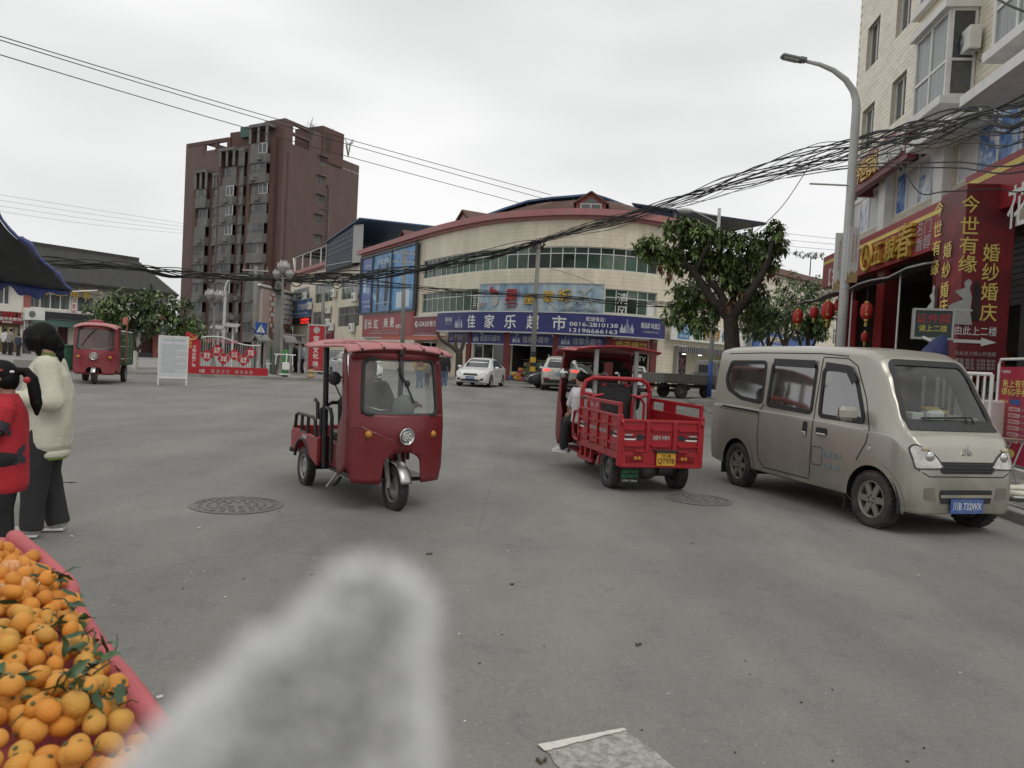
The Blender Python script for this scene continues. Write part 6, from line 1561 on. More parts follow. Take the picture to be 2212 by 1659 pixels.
def wheel(parent,c,r,w,rimm,style='steel',n=28,steer=0.0):
 """tyre with tread blocks, rim with spokes or slots, hub"""
 c=V(c);rot=M.Rotation(steer,4,'Z');T=M.Translation(c)@rot
 def place(mb):mb.v=[T@p for p in mb.v];return mb
 ri=r*.66
 prof=[(ri,-w*.40),(r*.80,-w*.5),(r*.93,-w*.48),(r*.985,-w*.34),(r,-w*.12),(r,w*.12),(r*.985,w*.34),(r*.93,w*.48),(r*.80,w*.5),(ri,w*.40)]
 mb=MB();mb.lathe(prof,n,axis='Y');mb.f=mb.f[:-2]
 ty=obj('wheel',place(mb),TYRE,parent,smooth=True)
 tb=MB()
 for k in range(36 if n>20 else 0):
  a=2*math.pi*k/36
  for yy in(-.3,.0,.3):aa=a+(.09 if yy==0 else 0);tb.box((r*1.0*math.cos(aa),yy*w,r*1.0*math.sin(aa)),(.012,w*.24,r*.12),mtx=M.Rotation(-aa,3,'Y'))
 if tb.v:obj('tread',place(tb),TYRE,ty,kind='stuff')
 rm=MB();rm.lathe([(ri*1.01,-w*.38),(ri*.94,-w*.42),(ri*.90,-w*.2),(ri*.90,w*.2),(ri*.94,w*.42),(ri*1.01,w*.38)],n,axis='Y');rm.f=rm.f[:-2]
 obj('rim',place(rm),rimm,ty,smooth=True)
 if style=='steel':
  ds=MB();ds.lathe([(ri*.9,w*.12),(ri*.72,w*.16),(ri*.6,w*.26),(ri*.32,w*.30),(ri*.26,w*.22),(ri*.1,w*.22)],24,axis='Y');k2=MB();k2.lathe([(ri*.9,-w*.12),(ri*.72,-w*.16),(ri*.6,-w*.26),(ri*.32,-w*.30),(ri*.26,-w*.22),(ri*.1,-w*.22)],24,axis='Y');ds.add(k2.v,k2.f)
  obj('disc',place(ds),rimm,ty,smooth=True)
  for k in range(6):
   a=2*math.pi*k/6
   for sg in(-1,1):
    sl=MB();sl.lathe([(0,0),(ri*.13,0),(ri*.13,.004),(0,.004)],10,axis='Y');sl.v=[V((p.x+ri*.75*math.cos(a),p.y+sg*w*.175,p.z+ri*.75*math.sin(a)))for p in sl.v];obj('slot',place(sl),BLACK,ty)
 else:
  ds=MB()
  ns=6 if style=='six' else 5
  for k in range(ns):
   a=2*math.pi*k/ns;d=V((math.cos(a),0,math.sin(a)));pv=V((-math.sin(a),0,math.cos(a)))
   for sg in(-1,1):
    yy=V((0,sg*w*.34,0));wd1,wd2=ri*.26,ri*.16
    q=[d*ri*.15-pv*wd1*.7,d*ri*.92-pv*wd2,d*ri*.92+pv*wd2,d*ri*.15+pv*wd1*.7]
    ds.add([p+yy for p in q]+[p+yy*.5 for p in q],[(0,1,2,3),(0,1,5,4),(1,2,6,5),(2,3,7,6),(3,0,4,7)])
  for sg in(-1,1):ds.lathe([(0,sg*w*.36),(ri*.3,sg*w*.36),(ri*.32,sg*w*.26)],16,axis='Y')
  ob=obj('spoke',place(ds),rimm,ty);ob['kind']='stuff'
  bk=MB();bk.lathe([(ri*.9,0),(0,0.001)],20,axis='Y');obj('brake_disc',place(bk),BLACK,ty)
  for k in range(5):
   a=2*math.pi*k/5+.3
   for sg in(-1,1):
    nb_=MB();nb_.lathe([(0,0),(ri*.06,0),(ri*.06,.004*sg),(0,.004*sg)],8,axis='Y');nb_.v=[V((p.x+ri*.2*math.cos(a),p.y+sg*w*.362,p.z+ri*.2*math.sin(a)))for p in nb_.v];obj('wheel_nut',place(nb_),BLACK,ty)
 return ty
def plate(parent,fr,body,m,lm,w=.44,h=.14,two=None):
 o=obj('number_plate',MB().prism(rounded([(-w/2,-h/2),(w/2,-h/2),(w/2,h/2),(-w/2,h/2)],.012,2),fr,-.006,.0),m,parent)
 if two:
  text(two[0],o,lm,fr@M.Translation((0,h*.24,0)),h=h*.30,w=w*.5,proud=.003,bold=.02);text(two[1],o,lm,fr@M.Translation((0,-h*.18,0)),h=h*.46,w=w*.88,proud=.003,bold=.02)
 else:text(body,o,lm,fr,w=w*.88,h=h*.62,proud=.003,bold=.02)
 return o
def frx(p,d=(1,0,0)):
 d=V(d).normalized();x=V((0,0,1)).cross(d);return frame(p,x,(0,0,1))
PBLUE=mat('plate_blue',(.035,.10,.33),.4,var=.08,dirt=(.2,.2,.18),damt=.4,dscale=12)
PYEL=mat('plate_yellow',(.62,.34,.03),.45,var=.08)
LAMPGL=mat('lamp_lens',(.55,.54,.50),.12,var=.25,scale=14,spec=.8)
AMBER=mat('amber_lens',(.50,.22,.03),.3,var=.15,scale=20)
REDLENS=mat('red_lens',(.22,.012,.012),.2,var=.1)
REDLIT=mat('red_lens_lit',(1.0,.10,.07),.3,var=0,emit=1.1)
CARGLASS=mat('far_car_glass',(.035,.04,.042),.08,var=.2,scale=2,spec=.8)
TRIM=mat('dark_plastic',(.03,.03,.031),.55,var=.15)
# ------------------------------------------------------------------ the dusty van
DUST=(.25,.23,.19)
VANP=mat('champagne_paint',(.43,.412,.36),.30,metal=.42,var=.05,scale=1.2,coat=.25,dirt=DUST,dscale=2.6,damt=.75,dz=(.30,.95))
def build_van():
 t=thing('minivan','dusty champagne-coloured minivan with bananas on its dashboard','van')
 keys=[(-.78,.42,1.0,1.66,.66,.68,.56),(-.755,.34,1.03,1.78,.72,.735,.635),(-.69,.29,1.05,1.835,.745,.76,.665),(-.5,.27,1.06,1.855,.765,.772,.685),(0,.27,1.06,1.865,.772,.777,.692),(1.0,.27,1.04,1.865,.775,.78,.694),(1.8,.27,1.02,1.85,.775,.78,.688),(2.15,.27,1.0,1.825,.77,.775,.65),(2.32,.27,.99,1.76,.77,.77,.635),(2.5,.27,.98,1.58,.765,.768,.625),(2.7,.26,.965,1.34,.76,.762,.63),(2.88,.25,.94,1.13,.75,.752,.65),(2.98,.24,.90,1.05,.735,.738,.655),(3.10,.23,.83,.985,.71,.712,.63),(3.2,.23,.74,.90,.67,.672,.585),(3.26,.23,.66,.80,.62,.62,.53),(3.285,.25,.56,.68,.55,.55,.46)]
 keys=[((2.42+(k[0]-2.42)*.68)if k[0]>2.42 else k[0],)+k[1:]for k in keys]
 full=car_body(keys,150,6);bv=bvh_of(full)
 WF=rounded([(2.33,1.06),(1.62,1.07),(1.60,1.60),(1.98,1.60),(2.12,1.50)],.06)
 WM=rounded([(1.47,1.09),(.60,1.12),(.62,1.64),(1.47,1.63)],.05)
 WR=rounded([(.48,1.14),(-.02,1.17),(-.36,1.28),(-.44,1.42),(-.36,1.64),(.47,1.65)],.06)
 WS=rounded([(-.60,1.10),(.60,1.10),(.50,1.70),(-.50,1.70)],.08)
 arches=[(0,.29,.375),(2.5,.29,.375)]
 keep=MB();keep.v=full.v;lined=MB()
 for f in full.f:
  c=sum((full.v[i]for i in f),V())/len(f)
  if len(f)>4:keep.f.append(f);continue
  nrm=(full.v[f[1]]-full.v[f[0]]).cross(full.v[f[2]]-full.v[f[1]])
  sideish=abs(nrm.y)>.45*nrm.length;
  if sideish and any(inside(w,c.x,c.z)for w in(WF,WM,WR)):continue
  if not sideish and 2.05<c.x<2.86 and c.z>1.05 and inside(WS,c.y,c.z):continue
  if any(math.hypot(c.x-ax,c.z-az)<ar for ax,az,ar in arches)and abs(c.y)>.45:continue
  if c.z<.24 and abs(c.y)<.5 and False:continue
  keep.f.append(f)
  # drop unused vertices
 used=sorted({i for f in keep.f for i in f});mp_={k:i for i,k in enumerate(used)};keep.v=[full.v[k]for k in used];keep.f=[tuple(mp_[i]for i in f)for f in keep.f]
 body=obj('body',keep,VANP,t,smooth=True)
 inner=obj('inner_lining',MB().grid(lambda u,v:V((-.66+2.7*u,(v-.5)*1.2,1.78)),2,2),mat('van_lining',(.16,.155,.14),.8),t)
 GL=glass_mat('van_glass',(.36,.39,.38),.30,.10,(.40,.40,.37));GLW=glass_mat('van_windscreen',(.68,.72,.70),.06,.05,(.33,.32,.29))
 for sd in(1,-1):
  for nm,w in(('front_door',WF),('sliding_door',WM),('rear_quarter',WR)):
   g_=obj('side_window',decal(bv,w,'side',-.004,.08,sd),GL,t,smooth=True);obj('seal',strip(bv,w,.05,'side',.006,sd,True),BLACK,g_)
   # door seams, rail, handles
  for ln,w in(([(1.535,.36),(1.535,1.2),(1.56,1.72)],.014),([(2.42,.99),(2.30,1.30),(2.10,1.64),(1.95,1.72),(1.56,1.73)],.012),([(2.42,.99),(2.40,.86),(2.28,.66)],.014),([(.46,.70),(.46,1.05),(.54,1.12)],.012),([(.46,.70),(.50,.45),(.62,.34),(1.53,.34)],.012),([(-.45,1.755),(.4,1.77),(1.5,1.77),(1.95,1.745)],.012)):
   obj('seam',strip(bv,ln,w,'side',.003,sd),BLACK,t)
  obj('slide_rail',strip(bv,[(-.50,1.03),(.45,1.00)],.05,'side',.003,sd),BLACK,t);obj('slide_rail',strip(bv,[(-.50,1.018),(.45,.988)],.012,'side',.006,sd),STEEL,t)
  for x,z,w_,h_ in((1.40,.90,.09,.17),(1.70,.90,.20,.08)):
   obj('handle_recess',decal(bv,rounded([(x-w_/2,z-h_/2),(x+w_/2,z-h_/2),(x+w_/2,z+h_/2),(x-w_/2,z+h_/2)],.03),'side',.003,.05,sd),BLACK,t)
   p=proj(bv,V((x,sd*3,z-.012)),V((0,-sd,0)),.012);obj('door_handle',MB().box(p+V((0,0,-h_*.28)),(w_*.8,.03,h_*.35),ch=.01),VANP,t)
  obj('fuel_flap',strip(bv,rounded([(1.56,.52),(1.74,.52),(1.74,.72),(1.56,.72)],.04),.008,'side',.003,sd,True),BLACK,t)
  # rain visors over the doors
  for ln in([(2.12,1.46),(2.00,1.60),(1.64,1.63)],[(1.46,1.645),(.66,1.655)]):
   obj('rain_visor',strip(bv,ln,.085,'side',.03,sd),TRIM,t)
   # wheel-arch lips and wells
  for ax,az,ar in arches:
   line=[(ax+ar*math.cos(k*math.pi/16),az+ar*math.sin(k*math.pi/16))for k in range(-1,18)]
   obj('arch_lip',strip(bv,line,.06,'side',.008,sd),VANP,t)
   mb=MB()
   for k in range(-1,17):
    a0,a1=k*math.pi/16,(k+1)*math.pi/16
    mb.quad((ax+ar*.99*math.cos(a0),sd*.765,az+ar*.99*math.sin(a0)),(ax+ar*.99*math.cos(a1),sd*.765,az+ar*.99*math.sin(a1)),(ax+ar*.99*math.cos(a1),sd*.40,az+ar*.99*math.sin(a1)),(ax+ar*.99*math.cos(a0),sd*.40,az+ar*.99*math.sin(a0)))
   mb.add([(ax+ar*math.cos(k*math.pi/16),sd*.40,az+ar*math.sin(k*math.pi/16))for k in range(-1,18)],[tuple(range(19))]);obj('wheel_well',mb,BLACK,t)
   wheel(t,(ax,sd*.685,.288),.288,.175,mat('van_rim',(.30,.285,.25),.45,metal=.5,var=.1,dirt=DUST,dscale=7,damt=.7),'six')
  obj('mud_flap',MB().box((2.12,sd*.68,.24),(.02,.18,.22)),BLACK,t);obj('mud_flap',MB().box((-.37,sd*.68,.24),(.02,.18,.22)),BLACK,t)
  # headlamp wraps the corner
  hl_=rounded([(sd*.31,.68),(sd*.655,.67),(sd*.685,.86),(sd*.63,.905),(sd*.42,.80)],.03)
  h_=obj('headlight',decal(bv,hl_,'front',.008,.04),LAMPGL,t,smooth=True);obj('seal',strip(bv,hl_,.014,'front',.010,closed=True),TRIM,h_)
  p=proj(bv,V((8,sd*.50,.79)),V((-1,0,0)),.012);obj('reflector',MB().ell(p,(.015,.055,.05),12,8),CHROME,h_,smooth=True)
  p=proj(bv,V((8,sd*.54,.86)),V((-1,0,0)),.012);obj('reflector',MB().ell(p,(.012,.05,.025),12,8),mat('pale_amber_lens',(.5,.42,.3),.2),h_,smooth=True)
  fg=rounded([(sd*.40,.36),(sd*.56,.38),(sd*.56,.49),(sd*.42,.49)],.02)
  obj('fog_recess',decal(bv,fg,'front',.004,.05),mat('fog_recess_grey',(.17,.155,.13),.6),t)
  obj('side_repeater',MB().box(proj(bv,V((2.46,sd*3,.80)),V((0,-sd,0)),.004),(.06,.012,.035),ch=.004),AMBER if False else LAMPGL,t)
  # mirror
  m_=obj('side_mirror',MB().box((2.28,sd*.93,1.14),(.10,.24,.15),ch=.04),VANP,t);obj('mirror_arm',MB().bar((2.30,sd*.76,1.07),(2.29,sd*.88,1.10),.06,.06),TRIM,m_);obj('mirror_glass',MB().box((2.225,sd*.93,1.14),(.008,.2,.12)),CHROME,m_)
  obj('wiper',MB().tube([proj(bv,V((8,sd*.05+.25,1.10)),V((-1,0,0)),.03),proj(bv,V((8,sd*.05-.0+.25,1.15)),V((-1,0,0)),.03),proj(bv,V((8,sd*.05-.35,1.13)),V((-1,0,0)),.03)],.010,6),BLACK,t)
  rl=rounded([(sd*.50,.70),(sd*.66,.72),(sd*.66,1.05),(sd*.54,1.02)],.03);obj('tail_light',decal(bv,rl,'rear',.006,.06),REDLENS,t)
 ws=obj('windscreen',decal(bv,WS,'front',-.003,.08),GLW,t,smooth=True);obj('seal',strip(bv,WS,.06,'front',.008,closed=True),BLACK,ws)
 obj('cowl',strip(bv,[(-.60,1.075),(.60,1.075)],.09,'front',.010),TRIM,t)
 gr=rounded([(-.40,.745),(.40,.745),(.34,.63),(-.34,.63)],.03)
 g_=obj('grille',decal(bv,gr,'front',.006,.06),BLACK,t)
 for z in(.66,.69,.72):obj('grille_slat',strip(bv,[(-.36,z),(.36,z)],.012,'front',.014),TRIM,g_)
 it=rounded([(-.34,.335),(.34,.335),(.36,.47),(-.36,.47)],.03);g_=obj('lower_intake',decal(bv,it,'front',.005,.06),BLACK,t)
 obj('intake_bar',strip(bv,[(-.35,.41),(.35,.41)],.03,'front',.016),VANP,g_)
 obj('bumper_seam',strip(bv,[(-.63,.66),(-.5,.60),(.5,.60),(.63,.66)],.010,'front',.004),BLACK,t)
 p=proj(bv,V((8,0,.845)),V((-1,0,.0)),.015);mb=MB();mb.add([p+V((0,y*.07,z*.06))for y,z in((-1,-.5),(-.55,.1),(-.2,-.15),(0,1),(.2,-.15),(.55,.1),(1,-.5),(.5,-.7),(0,-.35),(-.5,-.7))],[tuple(range(10))]);obj('badge',mb,CHROME,t,solid=.012)
 plate(t,frx(V((3.035,0,.315))),'川B 732WX',PBLUE,mat('plate_white',(.6,.62,.62),.5))
 p=proj(bv,V((1.90,3,.66)),V((0,-1,0)),.005);p2=proj(bv,V((1.90,-3,.66)),V((0,1,0)),.005)
 DOORB=mat('faded_blue_print',(.20,.30,.36),.5,var=.25,scale=9)
 for pp,sd in((p,1),(p2,-1)):
  fr=frame(pp,(-sd,0,0),(0,0,1));text('准乘 8人',t,DOORB,fr,w=.36,h=.075,bold=.01,proud=.004);text('自 重 2吨',t,DOORB,fr@M.Translation((0,-.13,0)),w=.28,h=.06,proud=.004)
  # inside
 IN=mat('van_interior',(.055,.055,.055),.8,var=.2)
 obj('dashboard',MB().box((2.44,0,.99),(.50,1.30,.20),ch=.05),IN,t)
 obj('floor_pan',MB().box((1.0,0,.36),(3.1,1.30,.05)),IN,t)
 for y in(.36,-.36):obj('front_seat',MB().box((1.72,y,.72),(.48,.46,.16),ch=.05).box((1.50,y,1.05),(.14,.46,.62),ch=.05),IN,t);obj('headrest',MB().box((1.48,y,1.44),(.1,.26,.18),ch=.04),IN,t)
 for x in(.75,-.1):obj('bench_seat',MB().box((x+.2,0,.70),(.45,1.2,.16),ch=.04).box((x,0,1.0),(.14,1.2,.6),ch=.04),IN,t)
 obj('steering_wheel',MB().tube([(2.20+.07*math.cos(k*.3927),.36+.18*math.sin(k*.3927),1.08+.16*math.cos(k*.3927))for k in range(16)],.016,6,closed=True),BLACK,t)
 obj('inner_mirror',MB().box((2.22,0,1.62),(.03,.24,.07),ch=.01),BLACK,t)
 obj('underbody',MB().box((1.05,0,.26),(3.2,.9,.10)),BLACK,t);obj('exhaust',MB().tube([(-.6,-.35,.24),(.6,-.3,.22),(1.4,-.25,.22)],.035,8),STEEL,t)
 return t
VAN=build_van()
vr,vf=G(1607,1050),G(1908,1141)
hd=(vf-vr);vang=R(-74);rgt=V((math.sin(vang),-math.cos(vang),0))
VS=(hd.length/2.5*.985,.89,.985)
vloc=vr-rgt*.70*.89+V((-.06,0,0))
put(VAN,vloc,vang);VAN.scale=VS
VM=M.Translation(vloc)@M.Rotation(vang,4,'Z')@M.Diagonal((*VS,1))
# fruit and boxes on the dashboard
BAN=mat('banana_yellow',(.50,.34,.05),.45,var=.15,scale=10)
for k,(x,y,z)in enumerate(((2.36,-.50,1.22),(2.46,.02,1.20),(2.48,.12,1.17))):
 o=thing('banana_bunch',('bunch of bananas at the near corner of the van dashboard','bunch of bananas in the middle of the van dashboard behind the white bag','bananas lying flat on the dashboard beside the papers')[k],'bananas',VM@V((x,y,z)))
 for j in range(5):
  a=-.5+j*.25;c=V((x,y+j*.035-.07,z));pts=[VM@(c+V((.10*math.sin(q-.8),.03*math.sin(a),.07*math.cos(q-.8)-.03)))for q in(0,.4,.8,1.2,1.6)]
  obj('banana',MB().tube(pts,[.006,.017,.02,.017,.006],8),BAN,o,smooth=True)
o=thing('paper_box','white carton on the van dashboard behind the windscreen','box',VM@V((2.66,-.26,1.02)));mb=MB();mb.box((2.50,-.26,1.15),(.14,.20,.09),rz=.2,ch=.008);mb.v=[VM@p for p in mb.v];obj('carton',mb,WHITE,o)
o=thing('paper_box','crumpled white bag in the middle of the van dashboard','bag',VM@V((2.66,.0,1.02)));mb=MB();mb.box((2.50,.02,1.16),(.16,.22,.12),rz=-.2,ch=.03);mb.v=[VM@(p+V((0,0,.02*noise.noise(p*30))))for p in mb.v];obj('bag',mb,WHITE,o)
o=thing('loose_papers','loose papers and cloth piled on the far half of the van dashboard','papers',VM@V((2.7,.35,1.02)))
for k in range(5):mb=MB();mb.box((2.54+rnd.uniform(-.05,.05),.22+k*.08,1.12+rnd.uniform(0,.05)),(.16,.14,.015),rz=rnd.uniform(-1,1));mb.v=[VM@p for p in mb.v];obj('sheet',mb,mat('paper_tan_%d'%(k%2),(.45,.40,.30)if k%2 else(.55,.53,.48),.8),o)
# ------------------------------------------------------------------ cargo tricycles
TRED=mat('tricycle_red',(.15,.009,.014),.40,var=.07,scale=3,coat=.12,dirt=(.17,.045,.045),dscale=2.5,damt=.38)
TFADE=mat('tricycle_faded_roof',(.43,.16,.165),.6,var=.12,scale=3,dirt=(.46,.22,.22),dscale=2,damt=.6)
BRED=mat('cargo_red',(.34,.010,.018),.35,var=.06,scale=3,coat=.15)
DKRED=mat('cab_dark_red',(.17,.010,.016),.4,var=.08,scale=3,coat=.1)
BTUBE=mat('black_tube',(.025,.025,.027),.4,metal=.3,var=.2)
CABGL=glass_mat('cab_glass',(.80,.84,.82),.07,.10,(.42,.43,.42))
def shellx(x0,hw):
 return lambda y,z:x0+.16-.19*(abs(y)/hw)**2.6-max(0,z-.86)*.20+.03*math.exp(-((z-.76)/.16)**2-(y/.22)**2)
def panel3(poly,fn,step=.05):
 v,f=flat_panel(poly,step);mb=MB();mb.add([V((fn(y,z),y,z))for y,z in v],f);return mb
def cab_shell(t,x0,hw,m,zt=1.58,gz0=.96,gz1=1.50,gw=.385,cut=.205,cutz=.60,zb=.29,rib=True,glass=CABGL):
 fn=shellx(x0,hw);mb=MB()
 low=[(-hw,.44),(-hw+.05,zb),(-cut-.02,zb)]+[(-cut+.0,cutz-.14)]+[(-cut*math.cos(k*math.pi/10),cutz-.12+.12*math.sin(k*math.pi/10))for k in range(1,10)]+[(cut,cutz-.14),(cut+.02,zb),(hw-.05,zb),(hw,.44),(hw,gz0),(-hw,gz0)]
 parts_=[low,[(-hw,gz0),(-gw,gz0),(-gw+.03,gz1),(-hw+.02,gz1)],[(gw,gz0),(hw,gz0),(hw-.02,gz1),(gw-.03,gz1)],[(-hw+.02,gz1),(hw-.02,gz1),(hw-.06,zt),(-hw+.06,zt)]]
 for q in parts_:k=panel3(q,fn);mb.add(k.v,k.f)
 for sg in(-1,1):
  yy=sg*hw;e=fn(hw,.7)
  side=[(fn(hw,z),z)for z in(.44,.7,gz0,1.2,gz1,zt)]
  back=[(x0-.26,z)for z in(zt,gz1)]+[(x0-.20,gz0),(x0-.30,.8),(x0-.34,.5),(x0-.26,zb+.03)]
  v,f=flat_panel([(a,z)for a,z in side]+back,.08);mb.add([V((a,yy*(1-.04*max(0,z-gz1)/.1),z))for a,z in v],f)
 bm=bmesh.new();me=mesh_from(mb,'tmp');bm.from_mesh(me);bmesh.ops.remove_doubles(bm,verts=bm.verts,dist=.004);bmesh.ops.recalc_face_normals(bm,faces=bm.faces);bm.to_mesh(me);bm.free();me.name='cab_shell'
 me.polygons.foreach_set('use_smooth',[True]*len(me.polygons));sharp(me,45)
 sh=obj('cab_shell',me,m,t,solid=.014)
 gp=rounded([(-gw+.005,gz0+.005),(gw-.005,gz0+.005),(gw-.035,gz1-.005),(-gw+.035,gz1-.005)],.07)
 g_=obj('windscreen',panel3(gp,fn,.08),glass,t,smooth=True)
 ring=[V((fn(y,z)+.004,y,z))for y,z in rounded([(-gw,gz0),(gw,gz0),(gw-.03,gz1),(-gw+.03,gz1)],.08,6)]
 obj('seal',MB().tube(ring,.021,6,closed=True),BLACK,g_)
 for sg in(-1,1):
  pts=[V((fn(y,z)+.004,y,z))for y,z in[(sg*(hw-.02),.845),(sg*(hw-.12),.835),(sg*(hw-.24),.78),(sg*.13,.715)]];obj('crease',MB().tube(pts,.009,5),m,t)
  for z in(.52,.37):obj('louvre',MB().bar(V((fn(hw*.72,z),sg*(hw-.19),z)),V((fn(hw*.88,z),sg*(hw-.06),z)),.012,.022),m,t)
 return fn
def headlamp(t,p,r):
 mb=MB();mb.lathe([(r*.5,-.06),(r*.95,-.02),(r*1.08,.025),(r,.04),(r*.92,.02)],24,c=p,axis='X');h=obj('headlight',mb,CHROME,t,smooth=True)
 mb=MB();mb.lathe([(r*.93,.012),(r*.6,.03),(0.001,.036)],24,c=p,axis='X');obj('lens',mb,mat('headlamp_lens',(.42,.42,.39),.15,var=.3,scale=30),h,smooth=True)
 mb=MB()
 for k in range(12):a=k*2.4;rr=r*.2*math.sqrt(k+.3);mb.ell(V(p)+V((.034,rr*math.cos(a),rr*math.sin(a))),(.008,r*.13,r*.13),8,6)
 o=obj('reflector',mb,CHROME,h,smooth=True);o['kind']='stuff'
def amber(t,p,r):obj('indicator',MB().lathe([(0.001,.022),(r*.8,.016),(r,-.005),(r,-.02)],16,c=p,axis='X'),AMBER,t,smooth=True)
def fork(t,x,r,steer=0.0,yw=.075):
 T=M.Translation((x,0,0))@M.Rotation(steer,4,'Z')
 for sg in(-1,1):
  obj('fork_leg',MB().tube([T@V((0,sg*yw,r)),T@V((-.10,sg*yw,.56))],.027,10),STEEL,t);obj('fork_tube',MB().tube([T@V((-.095,sg*yw,.55)),T@V((-.17,sg*yw,.80))],.019,10),CHROME,t)
 mb=MB()
 for k in range(12):
  a0,a1=R(15+k*11),R(15+(k+1)*11);rr=r+.03
  for y0,y1,b0,b1 in():mb.add([T@V(((rr+b0)*math.cos(a0),y0,r+(rr+b0)*math.sin(a0))),T@V(((rr+b1)*math.cos(a0),y1,r+(rr+b1)*math.sin(a0))),T@V(((rr+b1)*math.cos(a1),y1,r+(rr+b1)*math.sin(a1))),T@V(((rr+b0)*math.cos(a1),y0,r+(rr+b0)*math.sin(a1)))],[(0,1,2,3)])
 mb.grid(lambda u,v:T@V(((r+.03+.012*(1-(2*v-1)**2))*math.cos(R(15+132*u)),(v-.5)*.125,r+(r+.03+.012*(1-(2*v-1)**2))*math.sin(R(15+132*u)))),18,6)
 obj('front_fender',mb,mat('dull_chrome',(.5,.5,.49),.3,metal=.9,var=.1,dirt=(.25,.23,.2),damt=.4),t,solid=.004,smooth=True)
 obj('axle',MB().tube([T@V((0,-yw-.03,r)),T@V((0,yw+.03,r))],.014,8),STEEL,t)
def handlebar(t,x,z,w=.34):
 obj('handlebar',MB().tube([(x-.22,-w,z),(x-.10,-w*.8,z+.02),(x,-w*.35,z-.02),(x,w*.35,z-.02),(x-.10,w*.8,z+.02),(x-.22,w,z)],.014,8),CHROME,t)
 for sg in(-1,1):obj('grip',MB().tube([(x-.12,sg*w*.84,z+.018),(x-.24,sg*w*1.02,z)],.02,8),BLACK,t)
def wiper(t,fn,pts):
 obj('wiper',MB().tube([V((fn(y,z)+.022,y,z))for y,z in pts],.011,6),BLACK,t)
def build_trike_a():
 t=thing('covered_tricycle','small faded red covered cargo tricycle driving towards the viewer','tricycle')
 fn=cab_shell(t,0,.535,TRED,gw=.42)
 headlamp(t,(fn(0,.76)+.03,0,.76),.078)
 for sg in(-1,1):amber(t,(fn(.36,.77)+.012,sg*.36,.77),.036)
 wheel(t,(0,0,.226),.226,.10,STEEL,'steel',steer=.06);fork(t,0,.226,.06)
 wiper(t,fn,[(-.02,1.545),(-.04,1.46),(.0,1.30),(.05,1.22)]);wiper(t,fn,[(-.06,1.42),(.02,1.28),(.11,1.08)]);obj('wiper_motor',MB().box((fn(0,1.56)+.03,-.02,1.57),(.06,.06,.05),ch=.01),BLACK,t)
 obj('wiper_joint',MB().ell((fn(.02,1.27)+.03,.035,1.27),(.03,.03,.035),10,8),BLACK,t)
 # roof: ribbed moulding, overhanging at the rear
 def rf(u,v):
  x=.02-1.46*u;y=(v-.5)*1.18;e=abs(v-.5)*2
  z=1.605+.055*(1-e**2.2)-.055*max(0,1-u*9)**2-.03*u**2*e**3+.004*max(0,math.sin(u*31))*(1-e**6)
  if u>.88:z+=(u-.88)*.25
  return V((x+.05*(1-e**2)*max(0,1-u*4),y,z))
 mb=MB();mb.grid(rf,60,24);obj('roof',mb,TFADE,t,smooth=True,solid=.016)
 mb=MB();mb.grid(lambda u,v:V((fn((v-.5)*.9,1.56)-.01+.03*u,(v-.5)*1.0,1.565+.055*u)),2,16);obj('roof_lip',mb,TRED,t,solid=.012)
 for k in range(5):obj('roof_rib',MB().tube([rf(.0+u*.03,.12+.19*k)+V((.01,0,.012))for u in range(0,2)]+[rf(.1+.1*u,.12+.19*k)+V((0,0,.014))for u in range(8)],.011,6),TFADE,t)
 for k in range(5):obj('bolt',MB().ell(rf(.012,.12+.19*k)+V((.03,0,.0)),(.014,.014,.014),8,6),BLACK,t)
 for sg in(-1,1):
  obj('roof_post',MB().tube([(-.98,sg*.44,.30),(-1.0,sg*.45,.9),(-1.02,sg*.46,1.59)],.032,10),BTUBE,t)
  obj('side_guard',MB().tube([(-.72,sg*.46,.40),(-.74,sg*.46,.86),(-.80,sg*.46,.94),(-.93,sg*.46,.95),(-.98,sg*.46,.90)],.022,8),BTUBE,t)
  # floor, seat, under-seat box
 obj('floor_pan',MB().box((-.48,0,.30),(.95,.80,.04),ch=.01),BTUBE,t)
 obj('leg_shield',MB().box((-.16,0,.62),(.05,.34,.62),ch=.02),TRED,t)
 obj('seat_box',MB().box((-.80,0,.45),(.42,.78,.30),ch=.03),TRED,t);obj('seat',MB().box((-.80,0,.64),(.40,.74,.10),ch=.035),BLACK,t)
 obj('backrest',MB().box((-1.06,.02,.88),(.08,.60,.34),mtx=M.Rotation(R(-8),3,'Y'),ch=.03),BLACK,t)
 obj('seat_blanket',MB().box((-.78,-.30,.70),(.36,.16,.035),ch=.012),mat('grey_cloth',(.25,.25,.24),.9,var=.2),t)
 handlebar(t,-.22,1.0);obj('instrument_pod',MB().ell((-.10,.10,1.02),(.06,.13,.13),16,10),mat('pod_grey',(.20,.20,.19),.5,var=.1),t,smooth=True)
 obj('steering_column',MB().tube([(-.14,0,.72),(-.22,0,1.0)],.03,8),BTUBE,t)
 obj('mirror',MB().lathe([(0.001,-.015),(.06,-.015),(.07,0),(.06,.012),(0.001,.012)],16,c=(-.42,-.56,1.28),axis='X'),BLACK,t,smooth=True);obj('mirror_arm',MB().tube([(-.40,-.56,1.22),(-.38,-.50,1.1),(-.30,-.42,1.0)],.009,6),BLACK,t)
 # cargo tray
 x0,x1,w,z0,z1=-1.12,-2.14,.47,.34,.63
 obj('tray_floor',MB().box(((x0+x1)/2,0,z0+.03),(x0-x1,2*w-.03,.04)),TRED,t)
